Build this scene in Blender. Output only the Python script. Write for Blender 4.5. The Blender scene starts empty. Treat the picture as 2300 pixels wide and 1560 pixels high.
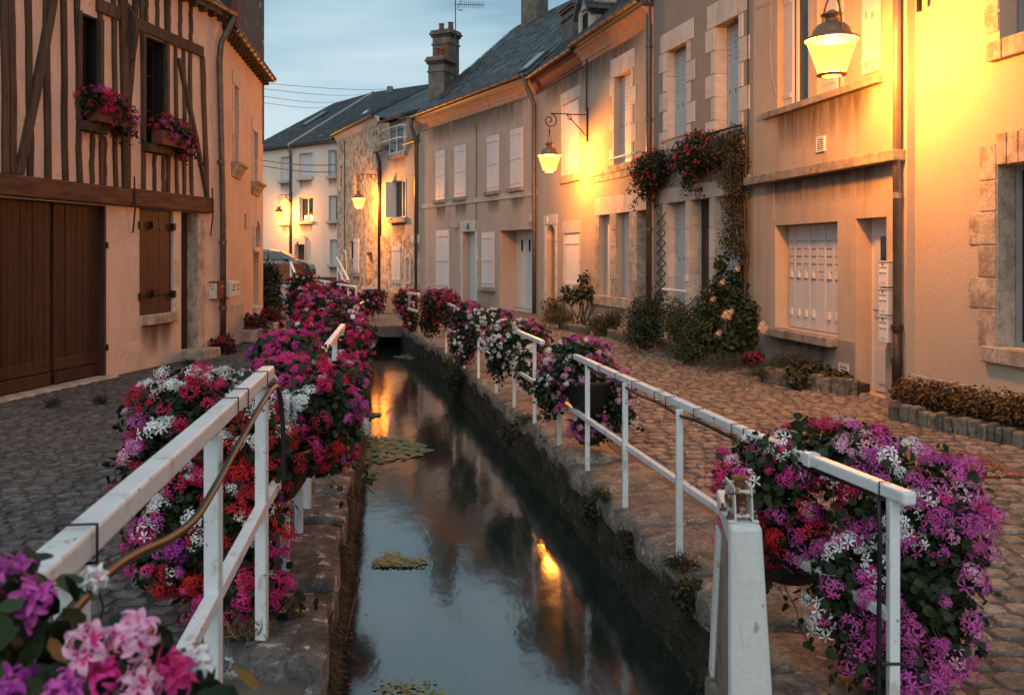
import bpy, math, random
import numpy as np
from mathutils import Vector, Matrix
random.seed(7)
C = bpy.context.scene.collection
SC = bpy.context.scene
R = math.radians

# ---------------------------------------------------------------- camera, sky, sun, exposure
CAMZ, FPX = 1.55, 2000.0
cam_data = bpy.data.cameras.new('camera')
cam_data.sensor_width = 36.0
cam_data.lens = 36.0 * FPX / 2300.0
cam_data.shift_y = -210.0 / 2300.0
cam_data.clip_start = 0.05
cam_data.clip_end = 2000
cam_data.dof.use_dof = True
cam_data.dof.focus_distance = 9.0
cam_data.dof.aperture_fstop = 7.0
cam = bpy.data.objects.new('camera', cam_data)
cam.location = (0, 0, CAMZ)
cam.rotation_euler = (R(90), 0, 0)
C.objects.link(cam)
SC.camera = cam

SUN_EL, SUN_ROT = R(12), R(200)
world = bpy.data.worlds.new('World')
SC.world = world
world.use_nodes = True
wn = world.node_tree
for n in list(wn.nodes): wn.nodes.remove(n)
wo = wn.nodes.new('ShaderNodeOutputWorld')
bg = wn.nodes.new('ShaderNodeBackground')
sky = wn.nodes.new('ShaderNodeTexSky')
sky.sky_type = 'NISHITA'; sky.sun_disc = False
sky.sun_elevation = SUN_EL; sky.sun_rotation = SUN_ROT
tc = wn.nodes.new('ShaderNodeTexCoord')
mp = wn.nodes.new('ShaderNodeMapping'); mp.inputs['Scale'].default_value = (1.0, 1.0, 4.2)
no = wn.nodes.new('ShaderNodeTexNoise'); no.inputs['Scale'].default_value = 1.9; no.inputs['Detail'].default_value = 7; no.inputs['Roughness'].default_value = .5
no.inputs['Distortion'].default_value = .6
rp = wn.nodes.new('ShaderNodeValToRGB')
rp.color_ramp.elements[0].position = .43; rp.color_ramp.elements[0].color = (1.75, 2.9, 3.75, 1)
rp.color_ramp.elements[1].position = .66; rp.color_ramp.elements[1].color = (4.0, 4.95, 5.4, 1)
e = rp.color_ramp.elements.new(.5); e.color = (2.6, 3.85, 4.5, 1)
mx = wn.nodes.new('ShaderNodeMix'); mx.data_type = 'RGBA'; mx.inputs[0].default_value = .9
L = wn.links.new
L(tc.outputs['Generated'], mp.inputs[0]); L(mp.outputs[0], no.inputs['Vector']); L(no.outputs['Fac'], rp.inputs[0])
L(sky.outputs[0], mx.inputs[6]); L(rp.outputs[0], mx.inputs[7]); L(mx.outputs[2], bg.inputs[0])
bg.inputs[1].default_value = .1
L(bg.outputs[0], wo.inputs[0])

sun_d = bpy.data.lights.new('sun', 'SUN'); sun_d.energy = .66; sun_d.angle = R(60); sun_d.color = (1, .93, .86)
sun = bpy.data.objects.new('sun', sun_d); C.objects.link(sun)
sun.rotation_euler = (R(55), 0, R(-8))
SC.view_settings.view_transform = 'Standard'; SC.view_settings.look = 'None'
SC.view_settings.exposure = .64; SC.view_settings.gamma = 1; SC.view_settings.use_curve_mapping = False
SC.cycles.max_bounces = 6; SC.cycles.diffuse_bounces = 4; SC.cycles.glossy_bounces = 3
SC.cycles.transmission_bounces = 2; SC.cycles.transparent_max_bounces = 4
SC.cycles.use_denoising = True
SC.cycles.sample_clamp_indirect = 6

# ---------------------------------------------------------------- materials
def rgb(r, g, b):
    f = lambda c: (c/255/12.92 if c/255 <= .04045 else ((c/255+.055)/1.055)**2.4)
    return (f(r), f(g), f(b))
def sc(c, k): return tuple(max(0, min(1, x*k)) for x in c)
MATS = {}
def mat(name, col, rough=.7, var=.12, scale=6., bump=0., bscale=40., metal=0., spec=.4, isl=0., objr=0., stain=None, stain_amt=0., st_scale=(3,3,.5),
        stain_th=(.5,.72), speck=None, speck_scale=25., speck_th=(.62,.68), emis=None, estr=0., trans=0., coat=0., bdist=.01, rampcols=None, hue=0., squash=(1,1,1), ior=None, grain=0., gscale=60.):
    if name in MATS: return MATS[name]
    m = bpy.data.materials.new(name); m.use_nodes = True
    t = m.node_tree; N = t.nodes; K = t.links.new
    p = N['Principled BSDF']
    p.inputs['Roughness'].default_value = rough; p.inputs['Metallic'].default_value = metal
    p.inputs['Specular IOR Level'].default_value = spec
    if ior: p.inputs['IOR'].default_value = ior
    if coat: p.inputs['Coat Weight'].default_value = coat
    geo = N.new('ShaderNodeNewGeometry')
    mpn = N.new('ShaderNodeMapping'); mpn.inputs['Scale'].default_value = squash
    K(geo.outputs['Position'], mpn.inputs[0])
    def noise(s, det=4, rg=.55, vec=None):
        n = N.new('ShaderNodeTexNoise'); n.inputs['Scale'].default_value = s; n.inputs['Detail'].default_value = det; n.inputs['Roughness'].default_value = rg
        K(vec or mpn.outputs[0], n.inputs['Vector']); return n.outputs['Fac']
    def ramp(src, a, b, ca=(0,0,0), cb=(1,1,1)):
        r = N.new('ShaderNodeValToRGB'); r.color_ramp.elements[0].position = a; r.color_ramp.elements[1].position = b
        r.color_ramp.elements[0].color = (*ca, 1); r.color_ramp.elements[1].color = (*cb, 1); K(src, r.inputs[0]); return r.outputs[0]
    def mixc(f, a, b, bt='MIX'):
        x = N.new('ShaderNodeMix'); x.data_type = 'RGBA'; x.blend_type = bt
        if isinstance(f, float): x.inputs[0].default_value = f
        else: K(f, x.inputs[0])
        for s_, i in ((a, 6), (b, 7)):
            if isinstance(s_, tuple): x.inputs[i].default_value = (*s_, 1)
            else: K(s_, x.inputs[i])
        return x.outputs[2]
    c = ramp(noise(scale), .3, .7, sc(col, 1-var), sc(col, 1+var))
    if rampcols:
        r = N.new('ShaderNodeValToRGB'); r.color_ramp.interpolation = 'LINEAR'
        els = r.color_ramp.elements
        while len(els) < len(rampcols): els.new(.5)
        for i, rc in enumerate(rampcols):
            els[i].position = i/(len(rampcols)-1); els[i].color = (*rc, 1)
        K(geo.outputs['Random Per Island'], r.inputs[0])
        c = mixc(1.0, r.outputs[0], ramp(noise(scale), .3, .7, (1-var,)*3, (1+var*.3,)*3), 'MULTIPLY')
    if isl:
        c = mixc(1.0, c, ramp(geo.outputs['Random Per Island'], 0, 1, (1-isl,)*3, (1.,)*3), 'MULTIPLY')
    if objr or hue:
        oi = N.new('ShaderNodeObjectInfo'); hs = N.new('ShaderNodeHueSaturation')
        mr = N.new('ShaderNodeMapRange'); mr.inputs[3].default_value = 1-objr; mr.inputs[4].default_value = 1+objr*.35
        K(oi.outputs['Random'], mr.inputs[0]); K(mr.outputs[0], hs.inputs['Value']); K(c, hs.inputs['Color'])
        if hue:
            mh = N.new('ShaderNodeMapRange'); mh.inputs[3].default_value = .5-hue; mh.inputs[4].default_value = .5+hue
            wv = N.new('ShaderNodeMath'); wv.operation = 'FRACT'; ml = N.new('ShaderNodeMath'); ml.operation = 'MULTIPLY'; ml.inputs[1].default_value = 7.31
            K(oi.outputs['Random'], ml.inputs[0]); K(ml.outputs[0], wv.inputs[0]); K(wv.outputs[0], mh.inputs[0]); K(mh.outputs[0], hs.inputs['Hue'])
        c = hs.outputs[0]
    if stain:
        m2 = N.new('ShaderNodeMapping'); m2.inputs['Scale'].default_value = st_scale; K(geo.outputs['Position'], m2.inputs[0])
        f = ramp(noise(1.0, 6, .62, m2.outputs[0]), *stain_th)
        mm = N.new('ShaderNodeMath'); mm.operation = 'MULTIPLY'; mm.inputs[1].default_value = stain_amt; K(f, mm.inputs[0])
        c = mixc(mm.outputs[0], c, stain)
    if speck:
        c = mixc(ramp(noise(speck_scale, 3, .6), *speck_th), c, speck)
    if grain: c = mixc(1.0, c, ramp(noise(gscale, 5, .72), .32, .68, (1-grain,)*3, (1+grain*.6,)*3), 'MULTIPLY')
    K(c, p.inputs['Base Color'])
    if bump:
        b = N.new('ShaderNodeBump'); b.inputs['Strength'].default_value = bump; b.inputs['Distance'].default_value = bdist
        K(noise(bscale, 5, .65), b.inputs['Height']); K(b.outputs[0], p.inputs['Normal'])
    if emis:
        p.inputs['Emission Color'].default_value = (*emis, 1); p.inputs['Emission Strength'].default_value = estr
    if trans:
        ts = N.new('ShaderNodeBsdfTranslucent'); K(c, ts.inputs[0]); ms = N.new('ShaderNodeMixShader'); ms.inputs[0].default_value = trans
        K(p.outputs[0], ms.inputs[1]); K(ts.outputs[0], ms.inputs[2]); K(ms.outputs[0], N['Material Output'].inputs[0])
    MATS[name] = m
    return m

stucco = dict(rough=.9, bump=.9, bscale=55., bdist=.008, spec=.15, grain=.16)
M_peach = mat('peach_render', (.60,.485,.42), var=.10, scale=1.6, stain=(.30,.20,.15), stain_amt=0.3, st_scale=(7,7,1.6), stain_th=(.55,.75), speck=(.22,.15,.11), speck_scale=16., speck_th=(.66,.72), **stucco)
M_peach2 = mat('peach_lime', (.60,.45,.36), var=.10, scale=1.4, stain=(.36,.22,.15), stain_amt=0.25, st_scale=(6,6,.6), **stucco)
M_infill = mat('infill_plaster', (.62,.50,.44), var=.10, scale=3., speck=(.33,.25,.2), speck_scale=22., speck_th=(.66,.72), **stucco)
M_cream = mat('cream_render', (.50,.40,.31), var=.06, scale=1.0, stain=(.4,.3,.21), stain_amt=0.16, st_scale=(4,4,.5), **stucco)
M_tan = mat('tan_render', (.50,.38,.28), var=.08, scale=1.2, stain=(.2,.15,.11), stain_amt=0.28, st_scale=(5,5,.5), **stucco)
M_grey = mat('grey_render', (.31,.265,.22), var=.07, scale=1.2, stain=(.2,.17,.14), stain_amt=0.28, st_scale=(4,4,.4), **stucco)
M_taupe = mat('taupe_render', (.42,.335,.275), var=.08, scale=1.0, stain=(.19,.145,.115), stain_amt=0.34, st_scale=(3.2,3.2,.35), **stucco)
M_beige = mat('beige_render', (.43,.345,.27), var=.08, scale=1.0, stain=(.25,.18,.13), stain_amt=0.26, st_scale=(4,4,.5), **stucco)
M_white = mat('white_render', (.62,.57,.50), var=.05, scale=1.0, stain=(.42,.38,.33), stain_amt=0.18, st_scale=(3,3,.4), **stucco)
M_rubble = mat('rubble_wall', (.56,.43,.31), var=.25, scale=4., bump=1., bscale=9., bdist=.05, rough=.95, spec=.1, stain=(.2,.13,.09), stain_amt=.8, st_scale=(3.5,3.5,3.), stain_th=(.48,.62), speck=(.16,.11,.08), speck_scale=7., speck_th=(.58,.64))
M_plinth = mat('plinth_render', (.33,.28,.24), var=.15, scale=2., stain=(.17,.14,.12), stain_amt=.5, st_scale=(5,5,1), **stucco)
M_plinthl = mat('pale_plinth', (.46,.41,.36), var=.15, scale=3., stain=(.25,.22,.2), stain_amt=.5, st_scale=(3,3,2), **stucco)
M_stone = mat('dressed_stone', (.60,.52,.45), var=.12, scale=5., bump=.35, bscale=30., grain=0.15, gscale=50., rough=.9, spec=.15, objr=.14, speck=(.3,.23,.18), speck_scale=18., speck_th=(.65,.7))
M_stone_w = mat('worn_stone', (.47,.40,.33), var=.22, scale=4., bump=.8, bscale=22., bdist=.02, grain=0.25, gscale=40., rough=.92, spec=.15, objr=.18, stain=(.24,.18,.13), stain_amt=.7, st_scale=(7,7,5), stain_th=(.46,.6))
M_sill = mat('weathered_sill', (.30,.25,.20), var=.3, scale=7., bump=.6, bscale=35., grain=0.3, gscale=50., rough=.95, spec=.1, stain=(.12,.10,.08), stain_amt=.7, st_scale=(6,6,3))
M_cornice = mat('cornice_terracotta', (.46,.26,.16), var=.1, scale=4., bump=.2, rough=.8, stain=(.25,.14,.09), stain_amt=.5, st_scale=(5,5,2))
M_redwood = mat('dark_red_cornice', (.10,.022,.014), var=.3, scale=8., rough=.6)
M_timber = mat('grey_timber', (.085,.060,.046), var=.35, scale=9., bump=.8, bscale=30., bdist=.01, grain=0.3, gscale=60., rough=.85, spec=.2, squash=(3,3,.35), objr=.25)
M_beam = mat('brown_beam', (.105,.047,.025), var=.45, scale=7., bump=.9, bscale=22., bdist=.012, grain=0.3, gscale=60., rough=.8, squash=(.4,.4,3.), stain=(.035,.018,.012), stain_amt=.7, st_scale=(2.,2.,16.), stain_th=(.5,.62))
M_doorw = mat('door_planks', (.052,.023,.013), var=.4, scale=9., bump=.5, bscale=28., rough=.65, spec=.3, squash=(3,3,.25), objr=.3, stain=(.025,.012,.008), stain_amt=.75, st_scale=(4,4,.35), stain_th=(.42,.66))
M_shutb = mat('brown_shutter', (.062,.028,.017), var=.25, scale=9., bump=.3, rough=.6, squash=(3,3,.3), objr=.15)
M_dark = mat('dark_void', (.012,.010,.009), rough=.9)
M_darkdoor = mat('dark_door', (.03,.02,.016), rough=.5, var=.3)
M_glass = mat('window_glass', (.018,.018,.02), rough=.06, spec=.6)
M_shutw = mat('white_shutter', (.56,.535,.52), rough=.55, var=.05, scale=6., speck=(.4,.37,.35), speck_scale=30., speck_th=(.68,.74), objr=.06)
M_shutg = mat('bluegrey_shutter', (.50,.54,.56), rough=.55, var=.05, objr=.05)
M_frame = mat('white_frame', (.66,.62,.58), rough=.5, var=.06)
M_iron = mat('black_iron', (.018,.014,.012), rough=.5, var=.3, metal=.3)
M_castiron = mat('brown_cast_iron', (.035,.018,.013), rough=.5, var=.3)
M_zinc = mat('zinc_pipe', (.12,.105,.095), rough=.45, var=.3, scale=10., metal=.5, stain=(.05,.04,.035), stain_amt=.6, st_scale=(6,6,1))
M_copper = mat('pale_zinc_pipe', (.26,.21,.18), rough=.4, var=.2, metal=.5)
M_lampmetal = mat('lamp_metal', (.26,.14,.075), rough=.45, var=.2, metal=.4)  # orange glow of the lamp on its hood is put into this colour
M_lampglass = bpy.data.materials.new('lit_lamp_glass'); M_lampglass.use_nodes = True
_t = M_lampglass.node_tree; _n = _t.nodes; _p = _n['Principled BSDF']; _p.inputs['Base Color'].default_value = (.01,.008,.004,1); _p.inputs['Roughness'].default_value = .4; _p.inputs['Specular IOR Level'].default_value = .1
_p.inputs['Emission Color'].default_value = (1.0,.57,.085,1); _p.inputs['Emission Strength'].default_value = 1.3
_tr = _n.new('ShaderNodeBsdfTransparent'); _mx = _n.new('ShaderNodeMixShader'); _mx.inputs[0].default_value = .75
_t.links.new(_tr.outputs[0], _mx.inputs[1]); _t.links.new(_p.outputs[0], _mx.inputs[2]); _t.links.new(_mx.outputs[0], _n['Material Output'].inputs[0])
LAMP_P, LAMP_C = 2100., (1.0,.325,.04)
M_candle = mat('lit_window_glow', (.9,.6,.3), emis=(1.0,.55,.15), estr=5.)
M_slate = mat('slate', (.066,.076,.082), rough=.5, var=.3, scale=12., bump=.3, spec=.5, rampcols=[(.035,.042,.046),(.06,.07,.076),(.075,.09,.10),(.05,.058,.06),(.10,.118,.125),(.045,.05,.05),(.17,.2,.21)])
M_slateold = mat('mossy_slate', (.07,.08,.08), rough=.65, var=.45, scale=7., bump=.5, rampcols=[(.05,.057,.058),(.06,.07,.072),(.045,.05,.05),(.075,.085,.088),(.06,.066,.066)], speck=(.25,.27,.26), speck_scale=5., speck_th=(.63,.68))
M_chim = mat('chimney_render', (.15,.125,.105), var=.35, scale=3., bump=.7, bscale=20., rough=.95, stain=(.06,.05,.045), stain_amt=.8, st_scale=(4,4,2))
M_brick = mat('red_brick', (.20,.075,.045), var=.3, scale=10., bump=.6, rough=.9, objr=.3)
M_pot = mat('terracotta_pot', (.17,.06,.035), var=.3, scale=6., rough=.85)
M_potd = mat('dark_planter', (.13,.045,.025), rough=.8, var=.3)
M_kerb = mat('mossy_kerb_stone', (.21,.18,.145), grain=0.4, gscale=50., rough=.92, var=.4, scale=9., bump=1., bscale=24., bdist=.03, objr=.4, stain=(.06,.06,.035), stain_amt=.8, st_scale=(8,8,6), stain_th=(.46,.62), speck=(.42,.38,.32), speck_scale=14., speck_th=(.65,.7))
M_railw = mat('white_rail_paint', (.67,.685,.69), rough=.35, var=.07, scale=8., bump=.25, bscale=50., speck=(.28,.2,.15), speck_scale=30., speck_th=(.665,.70), spec=.5, stain=(.34,.24,.16), stain_amt=.55, st_scale=(14,14,7), stain_th=(.57,.68))
M_black = mat('black_plastic', (.012,.012,.012), rough=.45, spec=.4)
M_hose = mat('black_hose', (.014,.012,.011), rough=.46, spec=.6)
M_conc = mat('painted_concrete', (.60,.60,.58), grain=0.1, gscale=40., rough=.55, var=.1, scale=3., bump=.25, bscale=40., stain=(.30,.29,.26), stain_amt=.7, st_scale=(9,9,2.4), stain_th=(.60,.68), speck=(.33,.33,.32), speck_scale=9., speck_th=(.64,.66))
M_rust = mat('rusty_steel', (.14,.05,.022), rough=.85, var=.5, scale=30., bump=.6, bscale=60., speck=(.35,.3,.26), speck_scale=22., speck_th=(.56,.6))
M_plate = mat('worn_white_steel', (.55,.52,.48), rough=.5, var=.1, speck=(.25,.09,.035), speck_scale=26., speck_th=(.58,.64))
M_blue = mat('enamel_blue', (.02,.03,.09), rough=.3, spec=.6)
M_whitep = mat('white_plastic', (.66,.62,.58), rough=.4, var=.03)
M_redbox = mat('redbrown_steel', (.15,.035,.022), rough=.5, var=.2)
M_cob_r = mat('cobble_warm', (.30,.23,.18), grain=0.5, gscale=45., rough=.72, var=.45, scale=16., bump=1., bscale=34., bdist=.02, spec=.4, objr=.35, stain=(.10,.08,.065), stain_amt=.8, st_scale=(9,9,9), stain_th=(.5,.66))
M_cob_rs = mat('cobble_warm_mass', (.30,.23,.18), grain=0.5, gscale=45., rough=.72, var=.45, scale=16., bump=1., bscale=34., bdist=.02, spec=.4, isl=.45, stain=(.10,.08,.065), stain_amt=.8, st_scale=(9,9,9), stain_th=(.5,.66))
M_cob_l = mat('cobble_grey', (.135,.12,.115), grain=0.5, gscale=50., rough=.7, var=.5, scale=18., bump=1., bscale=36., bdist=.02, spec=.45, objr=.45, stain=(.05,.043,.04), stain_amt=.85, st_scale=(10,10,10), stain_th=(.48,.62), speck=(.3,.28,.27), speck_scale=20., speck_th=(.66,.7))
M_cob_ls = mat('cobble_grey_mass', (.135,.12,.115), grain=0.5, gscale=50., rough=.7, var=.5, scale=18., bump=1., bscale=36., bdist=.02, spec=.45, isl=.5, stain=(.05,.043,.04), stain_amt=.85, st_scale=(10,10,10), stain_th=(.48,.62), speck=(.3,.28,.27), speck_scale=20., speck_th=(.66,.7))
M_joint_r = mat('joint_dirt', (.12,.09,.068), rough=.95, var=.4, scale=20., bump=.8, bscale=60.)
M_joint_l = mat('joint_dark', (.06,.053,.048), rough=.95, var=.4, scale=20., bump=.8, bscale=60.)
M_farroad = mat('far_paving', (.15,.12,.10), rough=.8, var=.4, scale=9., bump=.9, bscale=14., bdist=.03)
M_earth = mat('bare_earth', (.08,.065,.05), rough=.95, var=.3, scale=4., bump=.5)
M_soil = mat('bed_soil', (.045,.032,.024), rough=.95, var=.4, scale=14., bump=.8)
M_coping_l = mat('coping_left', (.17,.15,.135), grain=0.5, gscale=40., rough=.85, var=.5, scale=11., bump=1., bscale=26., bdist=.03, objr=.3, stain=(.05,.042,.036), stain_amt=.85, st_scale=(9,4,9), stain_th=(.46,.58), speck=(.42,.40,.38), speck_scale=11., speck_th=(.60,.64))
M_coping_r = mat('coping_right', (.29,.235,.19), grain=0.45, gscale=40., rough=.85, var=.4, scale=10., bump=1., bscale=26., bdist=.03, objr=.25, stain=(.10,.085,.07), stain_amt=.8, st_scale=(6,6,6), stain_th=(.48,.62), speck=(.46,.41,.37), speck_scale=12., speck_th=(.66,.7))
M_quay = mat('wet_quay_wall', (.055,.048,.036), grain=0.5, gscale=25., rough=.8, var=.5, scale=6., bump=1., bscale=14., bdist=.05, stain=(.02,.024,.012), stain_amt=.8, st_scale=(4,4,3), stain_th=(.45,.6), speck=(.13,.12,.10), speck_scale=9., speck_th=(.63,.68))
M_quay_l = mat('weedy_quay_wall', (.075,.05,.03), rough=.95, var=.55, scale=16., bump=1., bscale=22., bdist=.06, squash=(2,2,.25), spec=.1)
M_bed = mat('canal_bed', (.02,.024,.02), rough=.9, var=.4)
M_car = mat('car_paint', (.012,.025,.028), rough=.22, coat=.8, spec=.6)
M_tyre = mat('tyre_rubber', (.012,.012,.012), rough=.8)
M_alloy = mat('alloy_rim', (.4,.4,.42), rough=.3, metal=.9)
M_carglass = mat('car_glass', (.03,.04,.042), rough=.06, spec=.5)
M_headl = mat('headlight_glass', (.3,.32,.33), rough=.1, spec=.8)
M_wire = mat('cable_grey', (.2,.32,.42), rough=.6)
M_wired = mat('cable_dark', (.03,.03,.03), rough=.6)
M_petal = dict(rough=.55, var=.12, scale=30., trans=.22, spec=.25)
FL = {
 'crimson': mat('petal_crimson', (.62,.02,.12), objr=.35, hue=.012, **M_petal),
 'red': mat('petal_red', (.55,.02,.03), objr=.4, hue=.008, **M_petal),
 'hot': mat('petal_hot_pink', (.72,.045,.26), objr=.25, hue=.015, **M_petal),
 'magenta': mat('petal_magenta', (.62,.10,.40), objr=.25, hue=.012, **M_petal),
 'purple': mat('petal_purple', (.36,.04,.30), objr=.3, hue=.015, **M_petal),
 'pale': mat('petal_pale_pink', (.80,.42,.56), objr=.15, hue=.02, **M_petal),
 'white': mat('petal_white', (.82,.82,.80), objr=.08, **M_petal),
 'cream': mat('petal_cream_rose', (.85,.60,.42), objr=.12, hue=.015, **M_petal),
}
def leafmat(name, cols, tr=.2): return mat(name, cols[0], rough=.55, var=.25, scale=12., spec=.3, trans=tr, rampcols=cols)
M_leaf = leafmat('geranium_leaf', [(.010,.018,.006),(.017,.032,.009),(.013,.024,.008),(.03,.052,.016),(.011,.020,.007),(.045,.072,.026),(.028,.026,.010)])
M_leafd = leafmat('shrub_leaf', [(.016,.026,.010),(.028,.045,.016),(.04,.06,.024),(.02,.032,.012),(.055,.07,.03)])
M_leafv = leafmat('vine_leaf', [(.05,.05,.018),(.07,.065,.025),(.035,.045,.018),(.09,.07,.028),(.06,.045,.02)])
M_leafr = leafmat('rose_leaf', [(.018,.028,.012),(.03,.048,.018),(.045,.06,.026),(.022,.03,.012)])
M_leafo = leafmat('orange_hedge_leaf', [(.05,.035,.012),(.09,.05,.012),(.03,.03,.012),(.06,.04,.014),(.022,.02,.009),(.28,.11,.018),(.04,.03,.012)])
M_leafg = leafmat('lavender_leaf', [(.07,.08,.05),(.05,.06,.035),(.10,.105,.07),(.04,.05,.03)])
M_leafb = leafmat('begonia_leaf', [(.03,.02,.012),(.05,.018,.014),(.025,.03,.014),(.04,.012,.012)])
M_dry = leafmat('dry_tuft', [(.16,.09,.04),(.10,.06,.03),(.2,.12,.06)])
M_moss = leafmat('moss_weed', [(.02,.028,.010),(.035,.045,.016),(.015,.02,.008),(.05,.055,.02)])
M_roots = leafmat('hanging_roots', [(.05,.03,.018),(.07,.042,.024),(.035,.024,.015),(.10,.07,.045)], 0)
M_duck = leafmat('duckweed', [(.20,.24,.10),(.28,.31,.14),(.16,.19,.09),(.36,.36,.20)], .1)
M_stem = mat('plant_stem', (.06,.05,.025), rough=.8)
M_wood = mat('old_wood', (.10,.055,.03), rough=.9, var=.3)
M_greenw = mat('green_trellis', (.018,.035,.028), rough=.6)

# ---------------------------------------------------------------- mesh helpers
def tag(o, label=None, cat=None, group=None, kind=None):
    if label: o['label'] = label
    if cat: o['category'] = cat
    if group: o['group'] = group
    if kind: o['kind'] = kind
    return o
def thing(name, loc, label, cat, group=None):
    o = bpy.data.objects.new(name, None); o.empty_display_size = .1; C.objects.link(o); o.location = loc
    o['wloc'] = list(loc)
    return tag(o, label, cat, group)
def wloc(o):
    if o is None: return Vector((0,0,0))
    return Vector(o['wloc']) if 'wloc' in o else wloc(o.parent)
class MB:
    def __init__(s): s.v = []; s.f = []
    def add(s, vs, fs):
        k = len(s.v); s.v += [tuple(v) for v in vs]; s.f += [tuple(i+k for i in f) for f in fs]; return s
    def quad(s, a, b, c, d): return s.add([a,b,c,d], [(0,1,2,3)])
    def poly(s, pts): return s.add(pts, [tuple(range(len(pts)))])
    def hexa(s, p):   # 8 points: bottom 4, top 4
        return s.add(p, [(0,3,2,1),(4,5,6,7),(0,1,5,4),(1,2,6,5),(2,3,7,6),(3,0,4,7)])
    def box(s, lo, hi):
        (a,b,c),(d,e,f) = lo, hi
        return s.hexa([(a,b,c),(d,b,c),(d,e,c),(a,e,c),(a,b,f),(d,b,f),(d,e,f),(a,e,f)])
    def prism(s, pts, vec):
        n = len(pts); v = Vector(vec); b = [Vector(p) for p in pts]; t = [p+v for p in b]
        return s.add(b+t, [tuple(range(n-1,-1,-1)), tuple(range(n,2*n))] + [(i,(i+1)%n,n+(i+1)%n,n+i) for i in range(n)])
    def bar(s, p, q, w, h, up=(0,0,1)):
        p = Vector(p); q = Vector(q); d = (q-p).normalized(); up = Vector(up)
        if abs(d.dot(up)) > .98: up = Vector((0,1,0))
        x = d.cross(up).normalized(); y = x.cross(d).normalized()
        c = [x*w/2*a+y*h/2*b for a, b in ((-1,-1),(1,-1),(1,1),(-1,1))]
        return s.hexa([p+k for k in c]+[q+k for k in c])
    def tube(s, pts, r, n=8, caps=True):
        pts = [Vector(p) for p in pts]; m = len(pts); rs = r if isinstance(r, (list,tuple)) else [r]*m
        vs = []; prev = None
        for i, p in enumerate(pts):
            d = (pts[min(i+1,m-1)]-pts[max(i-1,0)]).normalized()
            if prev is None:
                u = Vector((0,0,1)) if abs(d.z) < .9 else Vector((1,0,0)); x = d.cross(u).normalized()
            else: x = (prev - d*prev.dot(d)).normalized()
            prev = x; y = d.cross(x)
            for k in range(n):
                a = 2*math.pi*k/n; vs.append(p+(x*math.cos(a)+y*math.sin(a))*rs[i])
        fs = [(i*n+k, i*n+(k+1)%n, (i+1)*n+(k+1)%n, (i+1)*n+k) for i in range(m-1) for k in range(n)]
        if caps: fs += [tuple(range(n-1,-1,-1)), tuple(range((m-1)*n, m*n))]
        return s.add(vs, fs)
    def lathe(s, c, prof, n=16, close=False):
        c = Vector(c); vs = [c+Vector((r*math.cos(2*math.pi*k/n), r*math.sin(2*math.pi*k/n), z)) for r, z in prof for k in range(n)]
        m = len(prof); fs = [(i*n+k, i*n+(k+1)%n, (i+1)*n+(k+1)%n, (i+1)*n+k) for i in range(m-1) for k in range(n)]
        if close: fs += [tuple(range(n-1,-1,-1)), tuple(range((m-1)*n, m*n))]
        return s.add(vs, fs)
    def build(s, name, m, parent=None, kind=None, label=None, smooth=False, bevel=0., cat=None, group=None, own=False):
        off = wloc(parent) if parent is not None else Vector((0,0,0))
        me = bpy.data.meshes.new(name)
        loc = None
        V = [Vector(v)-off for v in s.v]
        if own or parent is None and cat:   # own origin at base centre
            xs = [v.x for v in V]; ys = [v.y for v in V]; zs = [v.z for v in V]
            loc = Vector(((min(xs)+max(xs))/2, (min(ys)+max(ys))/2, min(zs))); V = [v-loc for v in V]
        me.from_pydata([tuple(v) for v in V], [], s.f); me.materials.append(m)
        if smooth: me.shade_smooth()
        o = bpy.data.objects.new(name, me); C.objects.link(o)
        if loc is not None: o.location = loc; o['wloc'] = list(off+loc)
        if parent is not None: o.parent = parent
        if bevel:
            b = o.modifiers.new('bevel', 'BEVEL'); b.width = bevel; b.segments = 2; b.limit_method = 'ANGLE'; b.angle_limit = R(40)
        return tag(o, label, cat, group, kind)
def inst(name, me, parent, matrix_world):
    o = bpy.data.objects.new(name, me); C.objects.link(o)
    if parent is not None:
        o.parent = parent; o.matrix_local = Matrix.Translation(-wloc(parent)) @ matrix_world
    else: o.matrix_world = matrix_world
    return o
def np_mesh(name, V, F, m, smooth=False):
    me = bpy.data.meshes.new(name); V = np.asarray(V, np.float32); F = np.asarray(F, np.int32); k = F.shape[1]
    me.vertices.add(len(V)); me.vertices.foreach_set('co', V.ravel())
    me.loops.add(F.size); me.loops.foreach_set('vertex_index', F.ravel())
    me.polygons.add(len(F)); me.polygons.foreach_set('loop_start', np.arange(0, F.size, k, dtype=np.int32))
    me.update(calc_edges=True); me.validate(); me.materials.append(m)
    if smooth: me.shade_smooth()
    return me
def link_mesh(name, me, parent=None, kind=None, label=None, cat=None, group=None, world=True):
    o = bpy.data.objects.new(name, me); C.objects.link(o)
    if parent is not None:
        o.parent = parent
        if world: o.location = -wloc(parent)
    return tag(o, label, cat, group, kind)

def at(px, py, Y):      # the world point seen at photo pixel (px, py) that stands Y metres away
    return Vector(((px-1150)/FPX*Y, Y, CAMZ+(570-py)/FPX*Y))

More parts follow.
